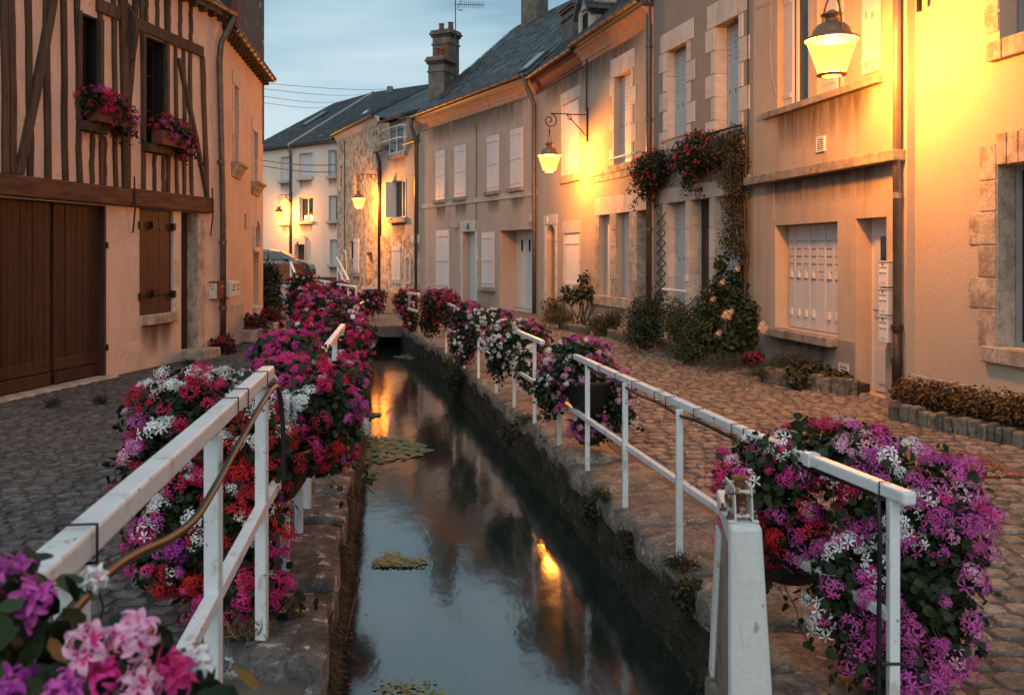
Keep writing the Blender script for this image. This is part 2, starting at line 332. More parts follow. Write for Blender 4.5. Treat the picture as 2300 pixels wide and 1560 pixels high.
# ---------------------------------------------------------------- facades
class Fac:
    def __init__(s, a, b, side):
        s.a, s.b = a, b; s.L = math.hypot(1, b); s.n = Vector((-1*side, b*side, 0))/s.L; s.u = Vector((b, 1, 0))/s.L
    def Y(s, px): return s.a/((px-1150)/FPX - s.b)
    def s(s, px): return s.Y(px)*s.L
    def z(s, px, py): return CAMZ+(570-py)/FPX*s.Y(px)
    def P(s, t, z, d=0.):
        Y = t/s.L; v = Vector((s.a+s.b*Y, Y, z)); return v+s.n*d
    def box(s, mb, s0, s1, z0, z1, d0, d1):
        return mb.hexa([s.P(s0,z0,d0), s.P(s1,z0,d0), s.P(s1,z0,d1), s.P(s0,z0,d1), s.P(s0,z1,d0), s.P(s1,z1,d0), s.P(s1,z1,d1), s.P(s0,z1,d1)])
    def rect(s, x0, x1, yt, yb, ref=None):      # photo rectangle -> (s0, s1, z0, z1), the two heights read at column ref
        ref = x0 if ref is None else ref
        a, b = sorted((s.s(x0), s.s(x1)))
        return a, b, s.z(ref, yb), s.z(ref, yt)

def wall_mesh(F, s0, s1, z0, z1, depth, ops):
    """street face with openings cut out and their reveals, plus the other sides of the house"""
    mb = MB()
    S = sorted({s0, s1, *[min(max(o[0], s0), s1) for o in ops], *[min(max(o[1], s0), s1) for o in ops]})
    Z = sorted({z0, z1, *[max(o[2], z0) for o in ops], *[min(o[3], z1) for o in ops]})
    for i in range(len(S)-1):
        for j in range(len(Z)-1):
            cs, cz = (S[i]+S[i+1])/2, (Z[j]+Z[j+1])/2
            if any(o[0] < cs < o[1] and o[2] < cz < o[3] for o in ops): continue
            mb.quad(F.P(S[i],Z[j]), F.P(S[i+1],Z[j]), F.P(S[i+1],Z[j+1]), F.P(S[i],Z[j+1]))
    for o in ops:
        a, b, c, d, r = o[:5]; c = max(c, z0)
        mb.quad(F.P(a,c), F.P(a,c,-r), F.P(a,d,-r), F.P(a,d)); mb.quad(F.P(b,c), F.P(b,d), F.P(b,d,-r), F.P(b,c,-r))
        mb.quad(F.P(a,d), F.P(a,d,-r), F.P(b,d,-r), F.P(b,d)); mb.quad(F.P(a,c), F.P(b,c), F.P(b,c,-r), F.P(a,c,-r))
        mb.quad(F.P(a,c,-r), F.P(b,c,-r), F.P(b,d,-r), F.P(a,d,-r))     # back of the recess
    mb.quad(F.P(s0,z0), F.P(s0,z1), F.P(s0,z1,-depth), F.P(s0,z0,-depth)); mb.quad(F.P(s1,z0), F.P(s1,z0,-depth), F.P(s1,z1,-depth), F.P(s1,z1))
    mb.quad(F.P(s0,z0,-depth), F.P(s0,z1,-depth), F.P(s1,z1,-depth), F.P(s1,z0,-depth)); mb.quad(F.P(s0,z1), F.P(s1,z1), F.P(s1,z1,-depth), F.P(s0,z1,-depth))
    return mb
def house(name, label, F, pxa, pxb, z0, z1, depth, m, ops, cat='house'):
    s0, s1 = sorted((F.s(pxa), F.s(pxb)))
    root = thing(name, F.P((s0+s1)/2, z0, -depth/2), label, cat)
    wall_mesh(F, s0, s1, z0, z1, depth, ops).build('wall', m, root)
    return root, s0, s1
def fbox(F, name, m, parent, s0, s1, z0, z1, d0, d1, bevel=0., label=None):
    mb = MB(); F.box(mb, s0, s1, z0, z1, d0, d1); return mb.build(name, m, parent, bevel=bevel, label=label)
def shutter(F, parent, s0, s1, z0, z1, d, m, nsl=6, sub=False, battens=(.1,.9), th=.03, gap=.35, label=None, name='shutter', bm=None):
    """one leaf: boards with open joints, two battens"""
    w = (s1-s0)/nsl; mb = MB()
    bk = MB(); F.box(bk, s0, s1, z0, z1, d-.008, d+th*.5); o = bk.build(name, m, parent, label=label)
    for i in range(nsl):
        g = .006
        q = MB(); F.box(q, s0+i*w+g*.5, s0+(i+1)*w-g*.5, z0+.004, z1-.004, d+th*.5, d+th)
        if sub: q.build('slat', m, o)
        else: mb.v, mb.f = (mb.add(q.v, q.f).v, mb.f)
    if not sub: mb.build('boarding', m, o)
    for b in battens:
        zc = z0+(z1-z0)*b; q = MB(); F.box(q, s0+.02, s1-.02, zc-.035, zc+.035, d+th, d+th+.02); q.build('batten', bm or m, o)
    return o
def window(F, parent, s0, s1, z0, z1, d, mf=M_frame, mull=1, bars=0, fw=.05):
    mb = MB()
    F.box(mb, s0, s1, z0, z0+fw, d, d+.05); F.box(mb, s0, s1, z1-fw, z1, d, d+.05); F.box(mb, s0, s0+fw, z0+fw, z1-fw, d, d+.05); F.box(mb, s1-fw, s1, z0+fw, z1-fw, d, d+.05)
    for i in range(mull):
        c = s0+(s1-s0)*(i+1)/(mull+1); F.box(mb, c-fw*.6, c+fw*.6, z0+fw, z1-fw, d, d+.055)
    for i in range(bars):
        c = z0+(z1-z0)*(i+1)/(bars+1); F.box(mb, s0+fw, s1-fw, c-.015, c+.015, d+.005, d+.04)
    o = mb.build('window', mf, parent)
    q = MB(); F.box(q, s0+fw*.5, s1-fw*.5, z0+fw*.5, z1-fw*.5, d+.008, d+.018); q.build('pane', M_glass, o)
    return o
def surround(F, parent, s0, s1, z0, z1, m=M_stone, lint_h=.38, lint_n=4, jamb=(.10,.22), bh=.34, ext=.12, sides=(1,1), pr=.012, bev=.008):
    n = max(1, round((z1-z0)/bh)); h = (z1-z0)/n
    for sd in (0,1):
        if not sides[sd]: continue
        for i in range(n):
            w = jamb[(i+sd) % 2 if sd else i % 2]
            a, b = (s0-w, s0) if sd == 0 else (s1, s1+w)
            fbox(F, 'quoin_stone', m, parent, a+.003, b-.003, z0+i*h+.007, z0+(i+1)*h-.007, -.02, pr+random.uniform(0,.006), bev)
    if lint_h:
        a, b = s0-ext, s1+ext; w = (b-a)/lint_n
        for i in range(lint_n): fbox(F, 'lintel_stone', m, parent, a+i*w+.006, a+(i+1)*w-.006, z1+.005, z1+lint_h, -.02, pr+random.uniform(0,.006), bev)
def slates(A, B, D, E, rows, cols, parent, m=M_slate, under=M_slate, name='slate_roof', stretch=1.15):
    """a pitched roof plane A-B eave, D-E ridge (D above A): a base board and overlapping slates"""
    A, B, D, E = map(Vector, (A, B, D, E))
    nrm = (B-A).cross(D-A).normalized()
    if nrm.z < 0: nrm = -nrm
    th = .08; mb = MB(); bl_ = lambda u, v: (A*(1-u)+B*u)*(1-v)+(D*(1-u)+E*u)*v
    for i in range(8):
        for j in range(4):
            q = [bl_(u, v) for u, v in ((i/8,j/4),((i+1)/8,j/4),((i+1)/8,(j+1)/4),(i/8,(j+1)/4))]
            mb.add([x-nrm*.03 for x in q]+[x-nrm*(.03+th) for x in q], [(0,1,2,3),(7,6,5,4),(0,4,5,1),(1,5,6,2),(2,6,7,3),(3,7,4,0)])
    o = mb.build(name, under, parent)
    V = []; Fc = []; rnd = random.Random(3)
    bil = lambda u, v: (A*(1-u)+B*u)*(1-v)+(D*(1-u)+E*u)*v
    for r in range(rows):
        v0, v1 = r/rows, min(1., (r+stretch)/rows); off = .5*(r % 2)
        for c in range(-1, cols+1):
            u0 = max(0., (c+off)/cols+rnd.uniform(-.06,.06)/cols); u1 = min(1., (c+1+off)/cols-.004)
            if u1-u0 < .15/cols: continue
            l1 = rnd.uniform(.012,.03); l2 = rnd.uniform(.012,.03); dv = rnd.uniform(-.08,.08)/rows*(r > 0)
            a = bil(u0,v0+dv)+nrm*l1; b = bil(u1,v0+dv)+nrm*l2; cc = bil(u1,v1)+nrm*.006; d = bil(u0,v1)+nrm*.006
            k = len(V); V += [a,b,cc,d,a-nrm*.011,b-nrm*.011]; Fc += [(k,k+1,k+2,k+3),(k+4,k+5,k+1,k)]
    me = np_mesh('slates', [tuple(v) for v in V], Fc, m); q = link_mesh('slate', me, o, kind='stuff'); q.location = -wloc(o)
    return o
def pipe(parent, pts, r, m, name='downpipe', rings=(), n=10):
    o = MB().tube(pts, r, n).build(name, m, parent, smooth=True)
    for p in rings:
        p = Vector(p); MB().tube([p-Vector((0,0,.03)), p+Vector((0,0,.03))], r*1.25, n).build('collar', m, o)
    return o
def gutter(F, parent, s0, s1, z, d, r=.07, m=M_zinc, rings=0):
    n = 8; vs = []
    pts = []
    for k in range(n+1):
        a = math.pi*(k/n); pts.append((math.cos(a)*r, -math.sin(a)*r))
    inner = [(x*.85, y*.85) for x, y in reversed(pts)]
    prof = pts+inner
    mb = MB(); m_ = len(prof)
    ring = lambda t: [F.P(t, z+y, d+x) for x, y in prof]
    mb.add(ring(s0)+ring(s1), [(i,(i+1)%m_,m_+(i+1)%m_,m_+i) for i in range(m_)]+[tuple(range(m_-1,-1,-1)), tuple(range(m_,2*m_))])
    o = mb.build('gutter', m, parent)
    for i in range(rings):
        t = s0+(s1-s0)*(i+.5)/rings; q = MB(); pr = [(x*1.12, y*1.12) for x, y in pts]+[(x*.9, y*.9) for x, y in reversed(pts)]
        q.add([F.P(t-.012, z+y, d+x) for x, y in pr]+[F.P(t+.012, z+y, d+x) for x, y in pr], [(j,(j+1)%len(pr),len(pr)+(j+1)%len(pr),len(pr)+j) for j in range(len(pr))]+[tuple(range(len(pr)-1,-1,-1)), tuple(range(len(pr),2*len(pr)))])
        q.build('gutter_bracket', m, o)
    return o
def cornice(F, parent, s0, s1, z0, z1, d, m, name='cornice', n=1, cove=True):
    prof = [(0,z0),(.03,z0),(.035,z0+(z1-z0)*.18),(.06,z0+(z1-z0)*.22),(.09,z0+(z1-z0)*.45),(d*.75,z0+(z1-z0)*.75),(d,z0+(z1-z0)*.82),(d,z1),(0,z1)]
    w = (s1-s0)/n
    for i in range(n):
        a, b = s0+i*w+.002*(n > 1), s0+(i+1)*w-.002*(n > 1); mb = MB(); k = len(prof)
        mb.add([F.P(a,z,x) for x, z in prof]+[F.P(b,z,x) for x, z in prof], [(j,(j+1)%k,k+(j+1)%k,k+j) for j in range(k)]+[tuple(range(k-1,-1,-1)), tuple(range(k,2*k))])
        mb.build(name, m, parent)
M_stain = bpy.data.materials.new('damp_stain'); M_stain.use_nodes = True
_t = M_stain.node_tree; _n = _t.nodes; _K = _t.links.new; _p = _n['Principled BSDF']; _p.inputs['Base Color'].default_value = (.07,.05,.038,1); _p.inputs['Roughness'].default_value = .95
_g = _n.new('ShaderNodeNewGeometry'); _m = _n.new('ShaderNodeMapping'); _m.inputs['Scale'].default_value = (9,9,.9); _o = _n.new('ShaderNodeTexNoise'); _o.inputs['Scale'].default_value = 1.; _o.inputs['Detail'].default_value = 6; _o.inputs['Roughness'].default_value = .65
_K(_g.outputs['Position'], _m.inputs[0]); _K(_m.outputs[0], _o.inputs['Vector'])
_uv = _n.new('ShaderNodeTexCoord'); _s = _n.new('ShaderNodeSeparateXYZ'); _K(_uv.outputs['UV'], _s.inputs[0])
_a = _n.new('ShaderNodeMath'); _a.operation = 'MULTIPLY'; _K(_o.outputs['Fac'], _a.inputs[0]); _K(_s.outputs['Y'], _a.inputs[1])
_e = _n.new('ShaderNodeMath'); _e.operation = 'MULTIPLY'; _K(_a.outputs[0], _e.inputs[0]); _K(_s.outputs['X'], _e.inputs[1])
_r = _n.new('ShaderNodeMapRange'); _r.inputs[1].default_value = .12; _r.inputs[2].default_value = .5; _r.inputs[4].default_value = .62; _K(_e.outputs[0], _r.inputs[0])
_tr = _n.new('ShaderNodeBsdfTransparent'); _x = _n.new('ShaderNodeMixShader'); _K(_r.outputs[0], _x.inputs[0]); _K(_tr.outputs[0], _x.inputs[1]); _K(_p.outputs[0], _x.inputs[2]); _K(_x.outputs[0], _n['Material Output'].inputs[0])
def stain(F, parent, s0, s1, ztop, h, d=.003):
    '''run-off marks below a sill: strongest at the top edge (v = 1), gone at the sides (u = 0) and bottom'''
    e = (s1-s0)*.18; S = [s0, s0+e, s1-e, s1]; U = [0,1,1,0]; vs = []; uvs = []
    for v in (0, 1):
        for s_, u in zip(S, U): vs.append(tuple(F.P(s_, ztop-h*(1-v), d)-wloc(parent))); uvs.append((u, v))
    me = bpy.data.meshes.new('stain'); me.from_pydata(vs, [], [(i,i+1,i+5,i+4) for i in range(3)]); me.materials.append(M_stain)
    ul = me.uv_layers.new(name='uv')
    for l in me.loops: ul.data[l.index].uv = uvs[l.vertex_index]
    o = bpy.data.objects.new('stain', me); C.objects.link(o); o.parent = parent; return o
def text_mesh(F, parent, body, s, z, size, d, m, name='lettering', flip=False):
    cu = bpy.data.curves.new('txt', 'FONT'); cu.body = body; cu.size = size; cu.align_x = 'CENTER'; cu.align_y = 'CENTER'; cu.extrude = .001
    tmp = bpy.data.objects.new('txt', cu); C.objects.link(tmp)
    dg = bpy.context.evaluated_depsgraph_get(); me = bpy.data.meshes.new_from_object(tmp.evaluated_get(dg))
    bpy.data.objects.remove(tmp); bpy.data.curves.remove(cu)
    x = F.n.cross(Vector((0,0,1))); x = -x; me.materials.clear(); me.materials.append(m); me.name = name
    M4 = Matrix(((x.x,0,F.n.x,0),(x.y,0,F.n.y,0),(0,1,0,0),(0,0,0,1)))
    M4 = Matrix.Translation(F.P(s,z,d)) @ M4
    return inst(name, me, parent, M4)
def number_plate(F, parent, px, py, num, w=.1, h=.14, d=.012):
    s = F.s(px); z = F.z(px, py)
    o = fbox(F, 'number_plate', M_blue, parent, s-w/2, s+w/2, z-h/2, z+h/2, d, d+.008)
    if num: text_mesh(F, o, num, s, z, h*.8, d+.01, M_frame, 'number')
    return o
# ---------------------------------------------------------------- ground, canal, water, sky setting
def lerp(x, pts):
    if x <= pts[0][0]: return pts[0][1]
    for (a, u), (b, v) in zip(pts, pts[1:]):
        if x <= b: return u+(v-u)*(x-a)/(b-a)
    return pts[-1][1]
RF = [(-6,7.31),(2,5.84),(13.65,3.68),(17.25,2.76),(24.8,.68),(32.4,-3.31),(36,-5.4),(42.2,-8.35),(48,-11)]
RE = [(-6,2.9),(0,1.82),(3,1.28),(4.6,1.01),(8.14,.407),(11.5,-.27),(15.2,-1.0),(18.4,-1.85),(21,-2.55),(24,-3.3)]
LE = [(-6,.575),(0,-.277),(16,-2.549),(20,-3.25),(24,-4.1)]
LF = [(-6,-8.21),(14.3,-4.66),(18.5,-5.18),(24,-9.),(40,-15.)]
WATER = -.7
def zr(x, y):
    e, f = lerp(y, RE), lerp(y, RF); t = min(1, max(0, (x-e)/max(.1, f-e)))
    return -.2+.1*t
def gz(x, y):
    far = lerp(y, [(24,-.12),(30,.0),(44,.2),(60,.25)])
    if y >= 25: return far
    if y > 21.0: return (zr(x,y) if x > -2.7 else -.05)*(25-y)/4+far*(y-21)/4
    return zr(x, y) if x > lerp(y, RE) else -.02
def strip(mb, ys, xa, xb, zf, n=6):
    for y0, y1 in zip(ys, ys[1:]):
        for i in range(n):
            P = lambda u, y: ((xa(y)*(1-u)+xb(y)*u), y, zf(xa(y)*(1-u)+xb(y)*u, y))
            mb.quad(P(i/n,y0), P((i+1)/n,y0), P((i+1)/n,y1), P(i/n,y1))
YS = [-6+i*.75 for i in range(37)]       # -6 .. 21
gm = MB()
strip(gm, YS, lambda y: lerp(y, LF)-.0, lambda y: lerp(y, LE)-.02, lambda x, y: -.055, 3)
strip(gm, YS, lambda y: lerp(y, RE)+.02, lambda y: lerp(y, RF), lambda x, y: zr(x,y)-.045, 4)
strip(gm, YS, lambda y: -400, lambda y: lerp(y, LF), lambda x, y: -.055, 1)
strip(gm, YS, lambda y: lerp(y, RF), lambda y: 400, lambda x, y: -.145, 1)
strip(gm, [-400,-6], lambda y: -400, lambda y: 400, lambda x, y: -.1, 1)
strip(gm, [25+i for i in range(0,36)]+[100,500], lambda y: -40-y, lambda y: 40+y, lambda x, y: gz(0,y)-.03, 1)
strip(gm, [23.2,25.8], lambda y: -65, lambda y: 65, lambda x, y: -.15, 1)
strip(gm, [21,23.2], lambda y: -400, lambda y: -4.3, lambda x, y: -.075, 2); strip(gm, [21,23.2], lambda y: -1.6, lambda y: 400, lambda x, y: -.17, 2)
gm.build('ground', M_earth, kind='structure')
# paving beds
YP = [i*.5 for i in range(-4,51)]
MB_l = MB(); strip(MB_l, [y for y in YP if y <= 21], lambda y: lerp(y, LF)+.0, lambda y: lerp(y, LE)-.4, lambda x, y: -.022, 5)
left_pave = MB_l.build('left_pavement', M_joint_l, kind='structure')
MB_r = MB(); strip(MB_r, [y for y in YP if y <= 21], lambda y: lerp(y, RE)+.3, lambda y: lerp(y, RF), lambda x, y: zr(x,y)-.018, 6)
right_pave = MB_r.build('right_pavement', M_joint_r, kind='structure')
fm = MB()
strip(fm, [y for y in YP if 21 <= y], lambda y: lerp(y, RE)+.2, lambda y: lerp(y, RF), lambda x, y: gz(x,y)-.012, 5)
strip(fm, [y for y in YP if 21 <= y], lambda y: lerp(y, LF)-3, lambda y: lerp(y, LE)-.5, lambda x, y: gz(x,y)-.012, 5)
strip(fm, [25+i for i in range(0,31)], lambda y: -34, lambda y: lerp(y, RF), lambda x, y: gz(0,y)-.012, 8)
strip(fm, [23.24,24.2,25.3], lambda y: -6., lambda y: -1.5, lambda x, y: min(gz(x,y), -.11)-.022, 3)
fm.build('road', M_farroad, kind='structure')
# cobbles: each its own stone
def cobble_mesh(seed, m):
    r = random.Random(seed); n = 9; bot = []; mid = []; top = []
    for k in range(n):
        a = 2*math.pi*k/n+r.uniform(-.12,.12); c, s_ = math.cos(a), math.sin(a)
        q = 1/max(abs(c), abs(s_)); q = q**.88*r.uniform(.84,1.03)
        bot.append((c*q*.5, s_*q*.5, -.6)); mid.append((c*q*.485, s_*q*.485, .78+r.uniform(-.08,.08))); top.append((c*q*.445, s_*q*.445, .97+r.uniform(-.10,.10)))
    vs = bot+mid+top+[(r.uniform(-.1,.1),r.uniform(-.1,.1),.95+r.uniform(-.12,.12))]; f = []
    for k in range(n):
        j = (k+1) % n; f += [(k,j,n+j,n+k),(n+k,n+j,2*n+j,2*n+k),(2*n+k,2*n+j,3*n)]
    me = bpy.data.meshes.new('cobble'); me.from_pydata(vs, [], f); me.materials.append(m); me.shade_smooth(); return me
def lay_cobbles(parent, xa, xb, y0, y1, pw, pd, m, ms, zf, hgt, seed, cap=300, skip=None):
    rnd = random.Random(seed); prot = [cobble_mesh(seed*50+i, m) for i in range(9)]
    pv = [np.array([v.co[:] for v in p.vertices]) for p in prot]; pf = [[tuple(q.vertices) for q in p.polygons] for p in prot]
    items = []; y = y0; row = 0
    while y < y1:
        d = pd*rnd.uniform(.85,1.15); x = xa(y)+rnd.uniform(0, pw)
        while x < xb(y)-pw*.4:
            w = pw*rnd.uniform(.72,1.35); cx = x+w/2; cy = y+d/2+.05*math.sin(cx*1.3+row*.1)+rnd.uniform(-.012,.012)
            if not (skip and skip(cx, cy)): items.append((cx, cy, w*rnd.uniform(.84,.93), d*rnd.uniform(.8,.9), rnd.uniform(-.12,.12), rnd.randrange(9), rnd.uniform(.6,1.25)))
            x += w
        y += d; row += 1
    def shown(i):
        cx, cy = i[0], i[1]
        if cy < .6: return 0
        px, py = 1150+FPX*cx/cy, 570+FPX*(CAMZ-zf(cx,cy))/cy
        return i[2]*i[3]/cy**3 if -60 < px < 2360 and py < 1600 else 0
    items.sort(key=lambda i: -shown(i))
    for cx, cy, w, d, a, k, h in items[:cap]:
        inst('cobble', prot[k], parent, Matrix.Translation((cx, cy, zf(cx,cy)-.018)) @ Matrix.Rotation(a,4,'Z') @ Matrix.Diagonal((w, d, hgt*h, 1)))
    V = []; Q = []; T = []; nv = 0
    for cx, cy, w, d, a, k, h in items[cap:]:
        c, s_ = math.cos(a), math.sin(a); p = pv[k]*(w, d, hgt*h)
        V.append(np.stack([p[:,0]*c-p[:,1]*s_+cx, p[:,0]*s_+p[:,1]*c+cy, p[:,2]+zf(cx,cy)-.018], 1))
        for f in pf[k]: Q.append(tuple(i+nv for i in f)+((f[2]+nv,) if len(f) == 3 else ()))
        nv += len(p)
    me = bpy.data.meshes.new('cobbles'); me.from_pydata(np.concatenate(V).tolist(), [], [q if q[2] != q[3] else q[:3] for q in Q]); me.materials.append(ms); me.shade_smooth()
    link_mesh('cobble_mass', me, parent, kind='stuff')
FHEDGE = lambda x, y: False
MANH = at(2150, 1064, 3500/494.)
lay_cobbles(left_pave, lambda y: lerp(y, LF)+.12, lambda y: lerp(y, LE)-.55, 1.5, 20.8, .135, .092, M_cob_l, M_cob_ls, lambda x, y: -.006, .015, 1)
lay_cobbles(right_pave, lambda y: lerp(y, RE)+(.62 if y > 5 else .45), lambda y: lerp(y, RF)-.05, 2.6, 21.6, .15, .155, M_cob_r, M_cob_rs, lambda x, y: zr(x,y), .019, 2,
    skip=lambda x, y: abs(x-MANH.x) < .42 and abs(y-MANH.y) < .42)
# canal walls with their coping stones
def quay(name, edge, side, zt, m, y0, y1):
    mb = MB(); ys = [y0+i*.25 for i in range(int((y1-y0)/.25)+1)]; rnd = random.Random(5)
    wob = {}
    def P(y, z, k):
        if (y, k) not in wob: wob[(y, k)] = rnd.uniform(-.02,.02)
        batter = (.07*(zt-z)) * (-side) * -1
        return (edge(y)+wob[(y,k)]+side*-.02+(-side)*batter*0 - side*(.10*(zt-z)*.6 if side > 0 else 0), y, z)
    zs = [zt-.1, zt-.25, zt-.42, WATER-.05, WATER-.8]
    for a, b in zip(ys, ys[1:]):
        for i, (u, v) in enumerate(zip(zs, zs[1:])): mb.quad(P(a,v,i+1), P(b,v,i+1), P(b,u,i), P(a,u,i))
        mb.quad(P(a,zs[0],0), P(b,zs[0],0), (edge(b)+side*.5,b,zs[0]), (edge(a)+side*.5,a,zs[0]))
    return mb.build(name, m, kind='structure')
EL, ER = (lambda y: lerp(y, LE)), (lambda y: lerp(y, RE))
quay_l = quay('left_canal_wall', EL, -1, 0., M_quay_l, -2, 23)
quay_r = quay('right_canal_wall', ER, 1, -.2, M_quay, -2, 23)
def coping(edge, side, zf, y0, y1, parent, m, wid, lens, seed, over=.03):
    rnd = random.Random(seed); y = y0
    while y < y1:
        l = rnd.uniform(*lens); w = wid*rnd.uniform(.85,1.15); g = .008; n = 5; mb = MB(); dz = rnd.uniform(-.012,.012)
        nx, ny = 6, max(4, int(l/.12)); ht = rnd.uniform(-.016,.016); tx, ty = rnd.uniform(-.02,.02), rnd.uniform(-.02,.02); vs = []; ph = rnd.uniform(0,9)
        for b in range(ny+1):
            t = y+g+(l-2*g)*b/ny
            for a in range(nx+1):
                u = a/nx; eu = min(u, 1-u)*w; ev = min(b/ny, 1-b/ny)*l; rim = max(0, 1-min(eu, ev)/.05)
                wob = .018*math.sin(t*7+ph)*(1-u)+.03*math.sin(t*5.3+ph*2)*u
                x = edge(t)-side*over+side*u*(w+over)+wob
                z = zf(x,t)+ht+tx*(u-.5)+ty*(b/ny-.5)+rnd.uniform(-.007,.007)+.006*math.sin(x*19+t*13)-.022*rim**2
                vs.append((x, t+rnd.uniform(-.006,.006)*(0 < b < ny), z))
        m_ = nx+1; fs = [(b*m_+a, b*m_+a+1, (b+1)*m_+a+1, (b+1)*m_+a) if side > 0 else (b*m_+a, (b+1)*m_+a, (b+1)*m_+a+1, b*m_+a+1) for b in range(ny) for a in range(nx)]
        per = [a for a in range(nx+1)]+[b*m_+nx for b in range(1, ny+1)]+[ny*m_+a for a in range(nx-1, -1, -1)]+[b*m_ for b in range(ny-1, 0, -1)]
        k0 = len(vs); vs += [(vs[q][0], vs[q][1], vs[q][2]-.15) for q in per]; np_ = len(per)
        fs += [(per[q], per[(q+1)%np_], k0+(q+1)%np_, k0+q) if side < 0 else (per[q], k0+q, k0+(q+1)%np_, per[(q+1)%np_]) for q in range(np_)]
        mb.add(vs, fs); o = mb.build('coping_stone', m, parent, smooth=True)
        y += l
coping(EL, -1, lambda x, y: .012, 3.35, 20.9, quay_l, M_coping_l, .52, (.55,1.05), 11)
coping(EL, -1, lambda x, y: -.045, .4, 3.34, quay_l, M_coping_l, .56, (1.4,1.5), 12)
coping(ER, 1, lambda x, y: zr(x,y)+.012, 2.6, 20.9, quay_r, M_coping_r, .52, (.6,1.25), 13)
MB().box((-12,-3,WATER-.75), (6,26,WATER-.7)).build('canal_bed', M_bed, kind='structure')
wat = MB(); wy = [-2+i*.25 for i in range(101)]
strip(wat, wy, lambda y: lerp(y, LE)-.1, lambda y: lerp(y, RE)+.2, lambda x, y: WATER, 1)
# water material: dark, nearly still, long soft ripples
mw = bpy.data.materials.new('canal_water'); mw.use_nodes = True; t = mw.node_tree; N = t.nodes; K = t.links.new; p = N['Principled BSDF']
p.inputs['Base Color'].default_value = (.012,.020,.015,1); p.inputs['Roughness'].default_value = .10; p.inputs['IOR'].default_value = 2.3; p.inputs['Specular IOR Level'].default_value = .5
g = N.new('ShaderNodeNewGeometry'); m1 = N.new('ShaderNodeMapping'); m1.inputs['Scale'].default_value = (3.2,1.5,1); m1.inputs['Rotation'].default_value = (0,0,R(8))
n1 = N.new('ShaderNodeTexNoise'); n1.inputs['Scale'].default_value = 1.3; n1.inputs['Detail'].default_value = 3; n2 = N.new('ShaderNodeTexNoise'); n2.inputs['Scale'].default_value = 14; n2.inputs['Detail'].default_value = 2
ad = N.new('ShaderNodeMath'); ad.operation = 'MULTIPLY_ADD'; ad.inputs[1].default_value = .06
K(g.outputs['Position'], m1.inputs[0]); K(m1.outputs[0], n1.inputs['Vector']); K(m1.outputs[0], n2.inputs['Vector']); K(n2.outputs[0], ad.inputs[0]); K(n1.outputs[0], ad.inputs[2])
bp = N.new('ShaderNodeBump'); bp.inputs['Strength'].default_value = .085; bp.inputs['Distance'].default_value = .04; K(ad.outputs[0], bp.inputs['Height']); K(bp.outputs[0], p.inputs['Normal'])
water = wat.build('water', mw, kind='structure')
# footbridge at the far end, dark culvert under it
mb = MB(); mb.box((-4.6,21.0,-.42), (-1.4,23.25,-.135)); mb.build('bridge_deck', mat('bridge_slab', (.16,.135,.115), grain=0.4, gscale=30., rough=.85, var=.4, scale=6., bump=.8, bscale=25.), kind='structure', bevel=.03)
MB().box((-5,23.4,-1.6), (-1,23.8,-.2)).build('culvert_wall', M_quay, kind='structure')
# stone abutment that carries the sluice post
ab = MB(); ab.hexa([(.66,1.2,-1.5),(2.2,1.2,-1.5),(1.5,3.72,-1.5),(.80,3.72,-1.5),(.66,1.2,-.19),(2.2,1.2,-.19),(1.5,3.72,-.19),(.80,3.72,-.19)])
ab.build('abutment', M_coping_r, kind='structure', bevel=.03)

# ---------------------------------------------------------------- right-hand houses
F1 = Fac(6.31, -.185, 1); F2 = Fac(6.209, -.185, 1); F3 = Fac(7.16, -.255, 1); F4 = Fac(7.50, -.275, 1); F5 = Fac(13.7, -.525, 1); F6 = Fac(15.3, -.575, 1); F7 = Fac(11.7, -.475, 1); F8 = Fac(48.6, -1.22, 1)
# R1 beige house, nearest on the right
F = F1
w1 = F.rect(2240, 2420, 372, 778, 2240); w2 = F.rect(2245, 2420, -260, 92, 2245)
r1, s0, s1 = house('rendered_house', 'cream rendered house with stone-framed windows beside the lowest orange hedge', F, 2053, 4200, -.3, 8.2, 7., M_cream, [(*w1,.26),(*w2,.26)])
mb = MB(); F.box(mb, s0+.01, w1[0]-.35, -.3, F.z(2055,787), .0, .022); F.box(mb, s0+.01, s1, -.3, .22, .022, .045); mb.build('plinth', M_plinthl, r1, bevel=.006)
for (x, a, b) in ((2202,322,402),(2202,404,473),(2178,475,549),(2198,551,623),(2178,625,694),(2199,696,779)):
    fbox(F, 'quoin_stone', M_stone_w, r1, F.s(2238), F.s(x), F.z(2240,b), F.z(2240,a), -.02, .012, .008)
for x0, x1 in ((2240,2262),(2264,2288),(2290,2330),(2332,2380)): fbox(F, 'lintel_stone', M_stone_w, r1, F.s(x1), F.s(x0), w1[3]+.004, F.z(2240,300)+random.uniform(-.02,.03), -.02, .014, .008)
for i in range(7):
    fbox(F, 'reveal_stone', M_stone_w, r1, w1[1]-.004, w1[1]+.002, w1[2]+i*.275, w1[2]+(i+1)*.275-.006, -.25, -.003)
for a, b in ((2212,2250),(2251,2330)): fbox(F, 'sill_stone', M_stone_w, r1, F.s(b), F.s(a), w1[2]-.16, w1[2]-.003, -.25, .06, .012)
for a, b in ((2228,2262),(2264,2340)): fbox(F, 'sill_stone', M_stone_w, r1, F.s(b), F.s(a), w2[2]-.19, w2[2]-.003, -.25, .07, .012)
for a, b in ((-60,-20),(-18,24),(26,70)): fbox(F, 'quoin_stone', M_stone_w, r1, F.s(2244), F.s(2212), F.z(2244,b), F.z(2244,a), -.02, .010, .008)
window(F, r1, w1[0], w1[1]-.02, w1[2], w1[3], -.24, mf=mat('grey_steel_frame', (.32,.33,.34), rough=.4), mull=1, fw=.045)
